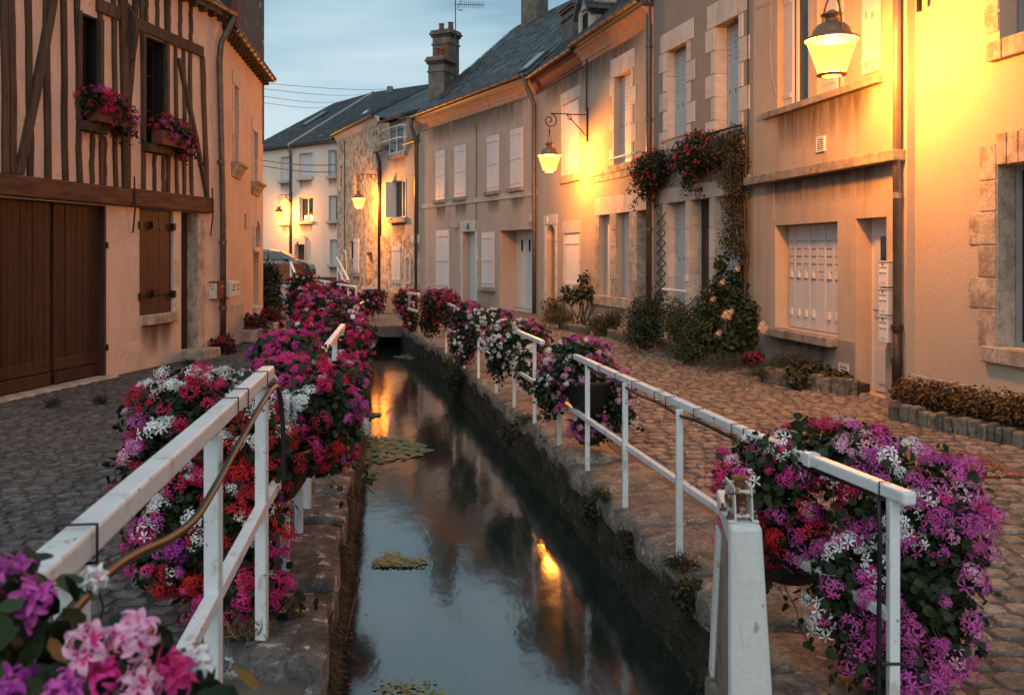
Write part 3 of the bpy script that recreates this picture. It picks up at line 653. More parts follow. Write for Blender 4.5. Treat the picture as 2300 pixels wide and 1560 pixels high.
window(F, r1, w2[0], w2[1]-.02, w2[2], w2[3], -.24, mf=MATS['grey_steel_frame'], mull=1, fw=.045)
# R2 rendered house with the near lamp
F = F2
o_up = F.rect(1746, 1942, 0, 245, 1746); o_up = (o_up[0], o_up[1], F.z(1746,251)+.02, F.z(1746,251)+1.75)
o_lo = F.rect(1741, 1881, 497, 757, 1881); o_dr = F.rect(1922, 1991, 491, 878, 1922)
r2, s0, s1 = house('rendered_house', 'tan rendered house with barred white ground floor shutter and three wall mailboxes', F, 1690, 2037, -.3, 8., 7., M_tan, [(*o_up,.22),(*o_lo,.24),(*o_dr,.24)])
zp = F.z(1885,762)
for a, b in ((s0+.01, o_dr[0]-.002),(o_dr[1]+.002, o_lo[0]-.0),(o_lo[0], o_lo[1]),(o_lo[1], s1-.0)):
    fbox(F, 'plinth', M_plinth, r2, a, b, -.3, zp if not (a == o_lo[0]) else o_lo[2]-.13, 0, .014)
fbox(F, 'window_sill', M_sill, r2, F.s(1985), F.s(1722), o_up[2]-.09, o_up[2]-.001, -.22, .09, .01)
fbox(F, 'ledge', M_sill, r2, s0+.02, s1-.02, F.z(1690,418), F.z(1690,400), -.05, .16, .01)
fbox(F, 'window_sill', M_sill, r2, o_lo[0]-.03, o_lo[1]+.13, o_lo[2]-.125, o_lo[2]-.002, -.23, .17, .015)
fbox(F, 'door_step', M_sill, r2, o_dr[0]-.02, o_dr[1]+.02, -.3, o_dr[2]-.002, -.23, .03, .012)
stain(F, r2, F.s(1985), F.s(1725), o_up[2]-.09, .75); stain(F, r2, s0+.1, F.s(1700), F.z(1690,418), .5); stain(F, r2, o_lo[0]-.03, o_lo[1]+.1, o_lo[2]-.125, .4, .018)
d = -.20
xa = lambda px: F.s(px)
pier = F.s(1812), F.s(1832)
fbox(F, 'wall_pier', M_tan, r2, pier[1], pier[0], o_up[2], o_up[3], -.22, -.02)
fbox(F, 'wall_pier', M_tan, r2, o_up[0]+.001, F.s(1888), o_up[2], o_up[3], -.22, -.05)
window(F, r2, pier[0]+.03, o_up[1]-.26, o_up[2]+.01, o_up[3]-.01, -.2, mull=0)
shutter(F, r2, o_up[1]-.25, o_up[1]-.01, o_up[2]+.02, o_up[3]-.02, -.13, M_shutw, 3)
shutter(F, r2, F.s(1862), F.s(1833), o_up[2]+.02, o_up[3]-.02, -.13, M_shutw, 3)
window(F, r2, F.s(1886), F.s(1864), o_up[2]+.01, o_up[3]-.01, -.2, mull=0)
lf = shutter(F, r2, F.s(1982), F.s(1944), o_up[2]+.06, o_up[3], .02, M_shutw, 4)
for py in (35, 148):
    for px in (1954, 1968):
        z = F.z(px, py); fbox(F, 'shutter_slot', M_sill, lf, F.s(px)-.012, F.s(px)+.012, z-.04, z+.04, .05, .054)
# slatted white shutter, eight slats, each slotted with its latch
fbox(F, 'shutter_frame', M_plinthl, r2, o_lo[0]+.002, o_lo[1]-.002, o_lo[2], o_lo[3]-.002, -.24, -.22)
n = 8; w = (o_lo[1]-.05-o_lo[0])/n
for i in range(n):
    a = o_lo[0]+.01+i*w; mb = MB(); F.box(mb, a+.010, a+w-.010, o_lo[2]+.01, o_lo[3]-.01, -.22, -.195+.005*(i%2)); sl = mb.build('slat', M_shutw, r2, bevel=.003)
    for j in range(6):
        z = o_lo[3]-.24-j*.105; fbox(F, 'slot', M_sill, sl, a+.04, a+w-.04, z, z+.012, -.194, -.186)
    for zz in (o_lo[2]+.72, o_lo[2]+.18):
        if i != 3: fbox(F, 'latch', M_frame, sl, a+w*.5-.03, a+w*.5+.035, zz, zz+.1, -.194, -.17)
# door
dm = fbox(F, 'door_frame', M_frame, r2, o_dr[0]+.001, o_dr[1]-.001, o_dr[2], o_dr[3]-.001, -.24, -.215)
dd = fbox(F, 'door', M_shutw, r2, o_dr[0]+.05, o_dr[1]-.1, o_dr[2]+.02, o_dr[3]-.08, -.214, -.185, .006)
fbox(F, 'pane', M_glass, dd, o_dr[0]+.18, o_dr[1]-.24, o_dr[2]+.75, o_dr[3]-.22, -.184, -.178)
fbox(F, 'panel', M_shutw, dd, o_dr[0]+.16, o_dr[1]-.2, o_dr[2]+.12, o_dr[2]+.55, -.184, -.172, .008)
MB().tube([F.P(o_dr[1]-.16, o_dr[2]+1.0, -.185), F.P(o_dr[1]-.16, o_dr[2]+1.0, -.14), F.P(o_dr[1]-.28, o_dr[2]+1.0, -.14)], .011, 6).build('handle', M_alloy, dd)
def grille(F, parent, px, py, w, h, n=6):
    s, z = F.s(px), F.z(px, py); o = fbox(F, 'vent_grille', M_dark, parent, s-w/2, s+w/2, z-h/2, z+h/2, .0, .018)
    fr = MB(); F.box(fr, s-w/2-.015, s-w/2, z-h/2-.015, z+h/2+.015, 0, .03); F.box(fr, s+w/2, s+w/2+.015, z-h/2-.015, z+h/2+.015, 0, .03); F.box(fr, s-w/2, s+w/2, z+h/2, z+h/2+.015, 0, .03); F.box(fr, s-w/2, s+w/2, z-h/2-.015, z-h/2, 0, .03); fr.build('frame', M_frame, o)
    for i in range(n):
        zz = z-h/2+h*(i+.25)/n; mb = MB(); F.box(mb, s-w/2, s+w/2, zz, zz+h/n*.5, .018, .028); mb.build('louvre', M_frame, o)
grille(F, r2, 1846, 324, .17, .17); grille(F, r2, 1898, 834, .19, .16, 5)
P = lambda s, z, d: F.P(s, z, d)
sp = F.s(2027)
pipe(r2, [P(sp, 8., .07), P(sp, F.z(2027,730), .07)], .043, M_copper, rings=[P(sp, F.z(2027,440), .07)])
pipe(r2, [P(sp, F.z(2027,728), .07), P(sp, -.12, .07)], .052, M_castiron, rings=[P(sp, F.z(2027,735), .07), P(sp, F.z(2027,810), .07)])
MB().tube([P(F.s(1739), F.z(1739,497), .004), P(F.s(1739), F.z(1739,412), .004)], .006, 6).build('conduit', M_tan, r2)
MB().tube([P(F.s(1683), 8, .02)]+[P(F.s(1683), z, .02+.004*math.sin(z*9)) for z in (6,5,4.2,3.4,2.8)], .011, 6).build('cable', M_wired, r2)
cv = [P(F.s(x), F.z(x,y), .012) for x, y in ((1700,20),(1732,6),(1734,60),(1731,110),(1735,170),(1745,215))]
MB().tube(cv, .006, 5).build('cable', M_plinthl, r2)
slates(F.P(s0,8.,.3), F.P(s1,8.,.3), F.P(s0,11.2,-3.5), F.P(s1,11.2,-3.5), 16, 16, r2)
slates(F1.P(F1.s(4200),8.2,.3), F1.P(F1.s(2053),8.2,.3), F1.P(F1.s(4200),11.4,-3.5), F1.P(F1.s(2053),11.4,-3.5), 16, 30, r1)
# wall mailboxes, three things in a column
for i, (ya, yb, wds) in enumerate(((587,646,'highest'),(649,709,'middle'),(711,771,'lowest'))):
    sa, sb = F.s(2014), F.s(1993); za, zb = F.z(2010,yb), F.z(2010,ya)
    zs = .0
    mbx = thing('mailbox', F.P((sa+sb)/2, za, .06), f'white plastic letterbox beside the right pipe, {wds} of its column of three', 'mailbox', 'white letterboxes on the tan wall')
    fbox(F, 'case', M_whitep, mbx, sa, sb, za+.008, zb-.006, .0, .115, .008)
    fbox(F, 'lid', M_whitep, mbx, sa-.004, sb+.004, zb-.006, zb+.006, .0, .125, .004)
    h = zb-za; c = (sa+sb)/2; hw = (sb-sa)/2
    fbox(F, 'slot', M_sill, mbx, c-hw*.8, c+hw*.8, za+h*.76, za+h*.79, .115, .118)
    for q in (-.42,.42): fbox(F, 'scroll_trim', M_frame, mbx, c+hw*q-hw*.34, c+hw*q+hw*.34, za+h*.585, za+h*.61, .115, .126, .004)
    fbox(F, 'name_card', M_shutg, mbx, c-hw*.42, c+hw*.35, za+h*.17, za+h*.26, .115, .119)
    fbox(F, 'lock', M_castiron, mbx, c-hw*.1, c+hw*.12, za+h*.86, za+h*.93, .115, .12)
# R3 stone-quoin house with the vine
F = F3
u1 = (*sorted((F.s(1498),F.s(1542))), F.z(1498,338), F.z(1498,117)); u2 = (*sorted((F.s(1606),F.s(1660))), F.z(1606,322), F.z(1606,61))
g1 = (*sorted((F.s(1499),F.s(1540))), F.z(1499,678), F.z(1499,457)); gd = (*sorted((F.s(1551),F.s(1594))), -.1, F.z(1551,450)); g2 = (*sorted((F.s(1607),F.s(1662))), F.z(1607,672), F.z(1607,443))
r3, s0, s1 = house('stone_framed_house', 'grey rendered house with white quoined windows and climbing vine by the door marked 6', F, 1692, 1468, -.3, 8.6, 7., M_grey, [(*u1,.22),(*u2,.26),(*g1,.24),(*gd,.26),(*g2,.24)])
surround(F, r3, *u1, lint_h=.36, jamb=(.17,.35), bh=.4, ext=.30); surround(F, r3, *u2, lint_h=.40, jamb=(.14,.34), bh=.42, ext=.28)
for o in (u1, u2): fbox(F, 'window_sill', M_stone_w, r3, o[0]-.25, o[1]+.25, o[2]-.22, o[2]-.003, -.2, .07, .01)
band = (F.z(1499,457)+.004, F.z(1499,424)); a = F.s(1685); tot = F.s(1483)-a
for i in range(8): fbox(F, 'lintel_stone', M_stone, r3, a+tot*i/8+.003, a+tot*(i+1)/8-.003, band[0], band[1], -.02, .014+random.uniform(0,.006), .006)
for (lo, hi) in ((g1[1], g1[1]+.2), (gd[1], g1[0]), (g2[1], gd[0])):
    nq = 5
    for i in range(nq):
        zz = -.05+(band[0]+.05)*i/nq; fbox(F, 'quoin_stone', M_stone, r3, lo+.003, hi-.003, zz+.004, zz+(band[0]+.05)/nq-.002, -.02, .012+random.uniform(0,.006), .006)
for o in (u1, u2, g1, g2, gd):      # dressed reveal stones, seen on the far side of each opening
    nq = max(3, round((o[3]-o[2])/.42)); h = (o[3]-o[2])/nq
    for i in range(nq): fbox(F, 'reveal_stone', M_stone, r3, o[1]-.006, o[1]+.002, o[2]+i*h+.004, o[2]+(i+1)*h-.004, -.215, -.004)
def slotted(o, d, m, n=4, rows=4, both=False):
    sh = shutter(F, r3 if F is F3 else r4, o[0]+.01, o[1]-.01, o[2]+.01, o[3]-.01, d, m, n, battens=())
    w = (o[1]-o[0]-.02)/n
    for i in range(n):
        for j in range(rows):
            z = o[3]-.22-j*.09; fbox(F, 'slot', M_sill, sh, o[0]+.01+i*w+w*.3, o[0]+.01+(i+1)*w-w*.3, z, z+.01, d+.031, d+.036)
        z = o[2]+(o[3]-o[2])*.42; fbox(F, 'latch', M_sill, sh, o[0]+.01+(i+.5)*w-.01, o[0]+.01+(i+.5)*w+.01, z, z+.07, d+.031, d+.038)
    return sh
slotted(u1, -.21, M_shutg, 4, 7); slotted(u2, -.25, M_shutg, 4, 5); slotted(g1, -.23, M_shutg, 4, 5); slotted(g2, -.23, M_shutg, 4, 5)
for o in (u1, u2):
    z = o[2]+.16; MB().tube([F.P(o[0]-.12,z,.0), F.P(o[0]-.1,z,.08), F.P(o[1]+.1,z,.08), F.P(o[1]+.12,z,0)], .02, 8).build('guard_bar', M_iron, r3)
z = F.z(1500,650); MB().tube([F.P(g1[0]-.1,z,.05), F.P(g1[1]+.1,z,.05)], .025, 8).build('guard_bar', M_railw, r3)
fbox(F, 'window_sill', M_stone_w, r3, g1[0]-.1, g1[1]+.2, g1[2]-.16, g1[2]-.003, -.2, .05, .01)
dd = fbox(F, 'door', M_darkdoor, r3, gd[0]+.02, gd[1]-.02, gd[2], gd[3]-.02, -.25, -.2, .005)
fbox(F, 'pane', M_glass, dd, gd[0]+.25, gd[1]-.22, gd[2]+.95, gd[3]-.5, -.2, -.194)
MB().tube([F.P(gd[1]-.12, gd[2]+1., -.2), F.P(gd[1]-.12, gd[2]+1., -.15), F.P(gd[1]-.24, gd[2]+1., -.15)], .012, 6).build('handle', M_alloy, dd)
number_plate(F, r3, 1570, 434, '6', .15, .19, .02)
q = F.s(1546); fbox(F, 'doorbell', M_frame, r3, q-.05, q+.04, 1.06, 1.17, .016, .05, .006)
stain(F, r3, s0, s1, 8.5, 2.2, .003)
sp = F.s(1466); pipe(r3, [F.P(sp,8.4,.3), F.P(sp-.0,8.,.08), F.P(sp, 4.2,.08), F.P(sp,-.1,.08)], .055, M_zinc, rings=[F.P(sp,F.z(1466,105),.08), F.P(sp,F.z(1466,270),.08), F.P(sp,F.z(1466,515),.08)])
slates(F.P(s0,8.6,.3), F.P(s1,8.6,.3), F.P(s0,11.6,-3.5), F.P(s1,11.6,-3.5), 16, 16, r3)
mb = MB(); F.box(mb, s0+.2, s0+.24, 8.3, 8.31, 0, .01)
# R4 the house with the second lamp
F = F4
v1 = (*sorted((F.s(1380),F.s(1418))), F.z(1380,371), F.z(1380,174)); v2 = (*sorted((F.s(1264),F.s(1299))), F.z(1264,396), F.z(1264,237))
a1 = (*sorted((F.s(1227),F.s(1247))), -.1, F.z(1237,505)); sh1 = (*sorted((F.s(1268),F.s(1301))), F.z(1268,655), F.z(1268,525))
b1 = (*sorted((F.s(1346),F.s(1371))), F.z(1346,662), F.z(1346,484)); b2 = (*sorted((F.s(1386),F.s(1414))), F.z(1386,668), F.z(1386,478)); b3 = (*sorted((F.s(1431),F.s(1461))), -.12, F.z(1431,471))
z4 = 6.32
r4, s0, s1 = house('corner_lamp_house', 'ochre lit rendered house carrying the middle right lantern, terracotta cornice above', F, 1468, 1207, -.3, z4, 7., M_beige, [(*v1,.2),(*v2,.06),(*a1,.25),(*sh1,.06),(*b1,.2),(*b2,.2),(*b3,.3)])
surround(F, r4, *v1, lint_h=.40, jamb=(.10,.26), bh=.42, ext=.20); surround(F, r4, *v2, lint_h=.30, jamb=(.06,.10), bh=.6, ext=.14, lint_n=3)
surround(F, r4, *sh1, lint_h=.30, jamb=(.08,.12), bh=.6, ext=.14, lint_n=1)
surround(F, r4, a1[0], a1[1], .0, a1[3], lint_h=.27, jamb=(.16,.16), bh=.5, ext=.2, lint_n=1)
slotted(v1, -.17, M_shutw, 4, 7)
for o in (v2, sh1):
    m_ = (o[0]+o[1])/2
    for x, y in ((o[0]+.005, m_-.004),(m_+.004, o[1]-.005)): shutter(F, r4, x, y, o[2]+.01, o[3]-.01, -.05, M_frame, 3, battens=(.08,.5,.85) if o is v2 else (.15,.85))
arch = MB(); nn = 10      # spandrel that rounds the head of the small door
hw = (a1[1]-a1[0])/2; c0 = (a1[0]+a1[1])/2
for sd in (-1, 1):
    pts = [(c0+sd*hw, a1[3])]+[(c0+sd*hw*math.cos(k/nn*math.pi/2), a1[3]-hw*.9+hw*.9*math.sin(k/nn*math.pi/2)) for k in range(nn+1)]
    for k in range(1, len(pts)-1): arch.prism([F.P(pts[0][0],pts[0][1],.001), F.P(pts[k][0],pts[k][1],.001), F.P(pts[k+1][0],pts[k+1][1],.001)], F.n*-.2)
arch.build('arch_head', M_stone, r4)
dd = fbox(F, 'door', mat('ochre_door', (.33,.19,.08), rough=.6, var=.25), r4, a1[0]+.02, a1[1]-.02, a1[2], a1[3]-.02, -.2, -.14, .005)
MB().tube([F.P(a1[0]+.12,.95,-.14), F.P(a1[0]+.12,.95,-.09), F.P(a1[0]+.24,.95,-.09)], .014, 6).build('handle', M_iron, dd)
fbox(F, 'number_plate', M_blue, r4, F.s(1233)-.05, F.s(1233)+.05, F.z(1233,500), F.z(1233,488), .026, .034)
z = F.z(1380,357); MB().tube([F.P(v1[0]-.2,z,0), F.P(v1[0]-.18,z,.08), F.P(v1[1]+.12,z,.08), F.P(v1[1]+.14,z,0)], .02, 8).build('guard_bar', M_railw, r4)
zz = F.z(1337,447); zt = F.z(1345,484)+.004; a, tot = F.s(1462), F.s(1337)-F.s(1462)
for i in range(7): fbox(F, 'lintel_stone', M_stone, r4, a+tot*i/7+.003, a+tot*(i+1)/7-.003, zt, zz, -.02, .014+random.uniform(0,.008), .006)
zlo = b1[2]-.0
for lo, hi in ((b1[1], F.s(1337)), (b2[1], b1[0]), (b3[1], b2[0])):
    nq = 5
    for i in range(nq):
        h = (zt-zlo)/nq
        if hi-lo > .5 and i % 2: parts_ = ((lo, lo+(hi-lo)*.55),(lo+(hi-lo)*.55, hi))
        else: parts_ = ((lo, hi),)
        for p_, q_ in parts_: fbox(F, 'quoin_stone', M_stone_w, r4, p_+.003, q_-.003, zlo+i*h+.004, zlo+(i+1)*h-.002, -.02, .012+random.uniform(0,.01), .008)
for i in range(6): fbox(F, 'reveal_stone', M_stone_w, r4, b3[1]-.006, b3[1]+.002, b3[2]+i*.4, b3[2]+(i+1)*.4-.008, -.29, -.004)
for o in (b1, b2): shutter(F, r4, o[0]+.01, o[1]-.01, o[2]+.01, o[3]-.01, -.19, M_shutw, 4, battens=())
fbox(F, 'door', M_darkdoor, r4, b3[0]+.01, b3[1]-.02, b3[2], b3[3]-.01, -.3, -.24, .005)
a, tot = F.s(1431), F.s(1336)-F.s(1431)
for i in range(4): fbox(F, 'sill_stone', M_stone_w, r4, a+tot*i/4+.003, a+tot*(i+1)/4-.003, b1[2]-.22, b1[2]-.003, -.18, .05+random.uniform(0,.015), .012)
zb = F.z(1380,371); a, tot = F.s(1464), F.s(1322)-F.s(1464)
for i in range(9):
    for j in range(2): fbox(F, 'band_stone', M_stone_w, r4, a+tot*i/9+.003+j*.08, a+tot*(i+1)/9-.003+j*.08, zb-.30+j*.15, zb-.155+j*.15, -.02, .02+.02*j, .006)
fbox(F, 'sill_stone', M_stone_w, r4, v2[0]-.1, v2[1]+.1, v2[2]-.2, v2[2]-.003, -.05, .06, .01)
mid = F.s(1310)
cornice(F, r4, s0+.01, mid-.01, z4-.32, z4+.05, .24, M_cornice, n=10); cornice(F, r4, mid, s1, z4-.34, z4+.02, .2, M_redwood, n=1)
gutter(F, r4, s0, mid, z4+.16, .33, .075, M_zinc, 9); gutter(F, r4, mid, s1, z4+.10, .30, .075, M_zinc, 8)
fbox(F, 'fascia', M_redwood, r4, s0, s1, z4+.03, z4+.1, -.1, .24)
rc = slates(F.P(s0,z4+.12,.3), F.P(s1,z4+.12,.3), F.P(s0,z4+3.6,-3.4), F.P(s1,z4+3.6,-3.4), 20, 26, r4, m=M_slateold)
cab = [F.P(F.s(x), F.z(x,y), .05) for x, y in ((1460,30),(1440,45),(1400,68),(1350,93),(1323,108),(1322,150),(1322,250))]
MB().tube(cab, .022, 6).build('cable_bundle', M_wired, r4)
stain(F, r4, s0, s1, z4-.34, .8, .003)
# dormer on the R4 roof
sdA, sdB = F.s(1284), F.s(1259); zd0 = z4+.4; zd1 = F.z(1270,18)
dmr = MB(); F.box(dmr, sdA, sdB, z4+.3, zd1, -3., -.55); do = dmr.build('dormer', M_stone_w, r4)
for i in range(3): fbox(F, 'dormer_stone', M_stone_w, do, sdA-.015, sdA+.0, zd0+i*.52, zd0+i*.52+.5, -1.35, -.56, .01)
fbox(F, 'window', M_dark, do, sdA+.16, sdB-.16, zd0+.2, zd1-.1, -.55, -.54)
for q, w_ in ((sdA,.15),(sdB-.15,.15)): fbox(F, 'dormer_jamb', M_stone, do, q, q+w_, zd0, zd1, -.55, -.48, .006)
c0 = (sdA+sdB)/2; tp = zd1+.62
g_ = MB(); g_.prism([F.P(sdA-.02,zd1,-.5), F.P(sdB+.02,zd1,-.5), F.P(c0,tp,-.5)], F.n*-2.6); g_.build('gable', M_stone, do)
for s_, e_ in ((sdA-.18, 1),(sdB+.18, -1)):
    slates(F.P(s_,zd1-.15,-.36), F.P(s_,zd1-.15,-3.2), F.P(c0,tp+.03,-.36), F.P(c0,tp+.03,-3.2), 6, 12, r4, m=M_slateold, name='dormer_roof')
def chimney(F, parent, sA, sB, d0, d1, z0, z1, pots=(), crown=True, m=M_chim):
    o = fbox(F, 'chimney', m, parent, sA, sB, z0, z1, d1, d0, .01)
    if crown:
        for k, (e, za, zb) in enumerate(((.05,-.36,-.30),(.06,-.14,-.06),(.09,-.06,.0),(.05,.0,.06))): fbox(F, 'chimney_crown', M_brick if k in (1,) else m, o, sA-e, sB+e, z1+za, z1+zb, d1-e, d0+e, .01)
    for s_, d_, h in pots:
        MB().lathe(F.P(s_, z1+.04, d_), [(.0,0),(.12,0),(.10,h*.6),(.10,h*.9),(.125,h*.92),(.125,h),(.09,h),(.09,h*.5),(0,h*.5)], 12).build('chimney_pot', M_pot, o, smooth=False)
    return o
chimney(F, r4, F.s(1228), F.s(1205), -.75, -1.9, z4+.3, F.z(1240,14)+.3, m=M_chim)
# R5 garage house
F = F5
z5 = F.z(945,292)
up = [(981,1000,341,450),(1023,1047,330,444),(1096,1121,308,431),(1148,1175,292,423)]; lo = [(981,1010,518,650),(1084,1111,522,644)]
dr = (*sorted((F.s(1039),F.s(1067))), -.12, F.z(1039,521)); ga = (*sorted((F.s(1122),F.s(1200))), -.12, F.z(1122,518))
r5, s0, s1 = house('garage_house', 'taupe rendered house with paired white shutters and a garage door under slate roof', F, 1207, 943, -.3, z5, 6.5, M_taupe, [(*dr,.3),(*ga,.62)])
for x0, x1, yt, yb in up+lo:
    o = F.rect(x0, x1, yt, yb, x0); m_ = (o[0]+o[1])/2
    for k, (a, b) in enumerate(((o[0], m_-.006),(m_+.006, o[1]))):
        lf = shutter(F, r5, a, b, o[2], o[3], .012, M_shutw, 4, battens=(.09,.5,.91))
    if (x0, x1, yt, yb) != lo[0]: (fbox(F, 'window_sill', M_sill, r5, o[0]-.1, o[1]+.1, o[2]-.12, o[2]-.01, 0, .13, .01), stain(F, r5, o[0]-.15, o[1]+.15, o[2]-.17, .75, .004))
zb = F.z(945,466); fbox(F, 'string_course', M_plinthl, r5, s0, s1, zb-.06, zb+.10, -.02, .035, .006)
fbox(F, 'plinth', M_plinth, r5, ga[1], dr[0]-.2, -.3, F.z(1100,655), 0, .016); fbox(F, 'plinth', M_plinth, r5, dr[1]+.2, s1, -.3, F.z(1000,655), 0, .016)
surround(F, r5, dr[0], dr[1], -.1, dr[3], lint_h=.36, jamb=(.15,.2), bh=.45, ext=.2, lint_n=1)
fbox(F, 'door', M_shutg, r5, dr[0], dr[1], dr[2], dr[3], -.3, -.25); number_plate(F, r5, 1052, 508, '', .16, .2, .02)
gd_ = fbox(F, 'garage_door', M_shutw, r5, ga[0], ga[1], ga[2]+.02, ga[3], -.62, -.57)
n = 6; w = (ga[1]-ga[0])/n
for i in range(n): fbox(F, 'door_panel', M_shutw, gd_, ga[0]+i*w+.004, ga[0]+(i+1)*w-.004, ga[2]+.06, ga[3]-.02, -.57, -.55)
for i in range(4):
    c_ = ga[0]+(i+.7)*(ga[1]-ga[0])/4.6; fbox(F, 'pane', M_dark, gd_, c_-.05, c_+.05, ga[3]-.62, ga[3]-.28, -.55, -.544)
fbox(F, 'threshold', M_plinthl, r5, ga[0], ga[1], -.3, ga[2]+.03, -.6, .0)
MB().tube([F.P(F.s(1071), z, .02) for z in (z5-.4, 4, 3, F.z(1071,516))], .011, 6).build('conduit', M_wired, r5)
fbox(F, 'meter_box', M_plinthl, r5, F.s(1199)-.08, F.s(1199)+.08, F.z(1199,499), F.z(1199,483), 0, .12, .01)
fbox(F, 'wall_light', M_plinthl, r5, F.s(1027)-.1, F.s(1027)+.1, F.z(1027,513), F.z(1027,500), 0, .2, .05)
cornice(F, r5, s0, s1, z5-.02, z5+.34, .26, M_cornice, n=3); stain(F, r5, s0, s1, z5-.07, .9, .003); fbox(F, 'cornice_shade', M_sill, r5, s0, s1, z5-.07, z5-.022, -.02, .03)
gutter(F, r5, s0, s1, z5+.5, .36, .08, M_zinc, 14)
for px in (1206,):
    sp = F.s(px); pipe(r5, [F.P(sp+.1, z5+.45,.36), F.P(sp+.05,z5+.1,.3), F.P(sp,z5-.35,.09), F.P(sp,2.,.09), F.P(sp,-.1,.09)], .06, M_zinc, rings=[F.P(sp,F.z(px,520),.09)])
sp = F.s(940); pipe(r5, [F.P(sp-.1, z5+.4,.36), F.P(sp-.05,z5+.1,.3), F.P(sp,z5-.4,.09), F.P(sp,-.1,.09)], .075, M_zinc, rings=[F.P(sp,F.z(940,395),.09), F.P(sp,F.z(940,540),.09)])
ze = z5+.42; ze_r = 10.35
slates(F.P(s0,ze,.34), F.P(s1+.15,ze,.34), F.P(s0,ze_r,-4.04), F.P(s1+.15,ze_r,-4.04), 30, 34, r5)
back = MB(); back.quad(F.P(s0,ze_r,-4.04), F.P(s1+.15,ze_r,-4.04), F.P(s1+.15,ze,-7.6), F.P(s0,ze,-7.6))
for t_ in (s0+.01, s1+.13): back.poly([F.P(t_,ze-.1,.25), F.P(t_,ze_r-.06,-4.04), F.P(t_,ze-.1,-7.6)])
back.build('roof_back', M_slate, r5)
# roof lights
def skylight(A, u, v, nrm, w, h, parent):
    mb = MB(); mb.hexa([A-nrm*.02, A+u*w-nrm*.02, A+u*w+v*h-nrm*.02, A+v*h-nrm*.02, A+nrm*.08, A+u*w+nrm*.08, A+u*w+v*h+nrm*.08, A+v*h+nrm*.08]); o = mb.build('roof_light', M_zinc, parent)
    mb = MB(); a = A+u*.05+v*.05+nrm*.081; mb.hexa([a, a+u*(w-.1), a+u*(w-.1)+v*(h-.1), a+v*(h-.1), a+nrm*.012, a+u*(w-.1)+nrm*.012, a+u*(w-.1)+v*(h-.1)+nrm*.012, a+v*(h-.1)+nrm*.012]); mb.build('pane', M_carglass, o)
def on_patch(A, B, D, E, u, v): return (A*(1-u)+B*u)*(1-v)+(D*(1-u)+E*u)*v
A, B, D, E = F.P(s0,ze,.34), F.P(s1,ze,.34), F.P(s0,ze_r,-4.04), F.P(s1,ze_r,-4.04)
for u0, v0, w, h in ((.80,.13,.45,.7),(.03,.05,.6,.9)):
    p0 = on_patch(A,B,D,E,u0,v0); uu = F.u; vv = (D-A).normalized(); nn_ = uu.cross(vv).normalized(); nn_ = nn_ if nn_.z > 0 else -nn_
    skylight(p0, uu, vv, nn_, w, h, r5)
# its chimneys: the pair on the left party wall, the broad one by the ridge
Y1 = 33.6; k = FPX/Y1
def free_chimney(name, pxl, pxr, pyt, pyb, Y, dep, parent, pots, m=M_chim, ang=-.48):
    w = (pxr-pxl)/FPX*Y*.72; base = at((pxl+pxr)/2, pyb, Y); zt = at(0, pyt, Y).z; u = Vector((math.cos(ang), math.sin(ang), 0)); v = Vector((-u.y, u.x, 0))
    def bx(e, za, zb): 
        mb = MB(); c = [base+u*a*(w/2+e)+v*b*(dep/2+e) for a, b in ((-1,-1),(1,-1),(1,1),(-1,1))]; mb.hexa([Vector((p.x,p.y,za)) for p in c]+[Vector((p.x,p.y,zb)) for p in c]); return mb
    o = bx(0, base.z-1.2, zt).build('chimney', m, parent, bevel=.012)
    for e, a, b, mm in ((.04,-.52,-.46,m),(.05,-.22,-.13,mat('sooty_brick', (.06,.045,.038), rough=.95, var=.4)),(.1,-.13,-.04,m),(.06,-.04,.05,m)): bx(e, zt+a, zt+b).build('chimney_crown', mm, o, bevel=.012)
    for fx, fh in pots:
        c = base+u*fx*w; MB().lathe((c.x,c.y,zt+.04), [(.0,0),(.115,0),(.095,fh*.5),(.095,fh*.7),(.115,fh*.72),(.115,fh*.78),(.08,fh*.78),(.08,fh*.4),(0,fh*.4)], 12).build('chimney_pot', M_pot, o)
    return o
free_chimney('front', 963, 1019, 134, 232, 33.0, .75, r5, ((-.3,.5),(.02,.42),(.36,.72)))
free_chimney('back', 970, 1033, 74, 205, 34.3, .7, r5, ((-.25,.42),(.28,.42)))
free_chimney('broad', 1172, 1230, -40, 52, 33.2, .9, r5, ((-.2,.5),(.2,.5)))
an = at(1023, 170, 33.9); tp = at(1023, -5, 33.9); ant = thing('antenna', an, 'thin roof antenna mast with a comb of rods beside the tall chimney', 'antenna')
MB().tube([an-Vector((0,0,.6)), tp], .022, 6).build('mast', M_zinc, ant)
b0 = at(1020, 10, 33.9); b1_ = at(1086, 12, 33.9); MB().tube([b0, b1_], .014, 5).build('boom', M_zinc, ant)
for i in range(12):
    c = b0.lerp(b1_, .2+.8*i/11); MB().tube([c-Vector((0,0,.1))+Vector((-.02,.1,0)), c+Vector((.02,-.1,.1))], .008, 4).build('rod', M_zinc, ant)
for a_, b_ in (((1027,18),(1036,2)),((1027,20),(1038,26)),((1030,24),(1040,22))): MB().tube([at(*a_,33.9), at(*b_,33.9)], .010, 4).build('rod', M_zinc, ant)
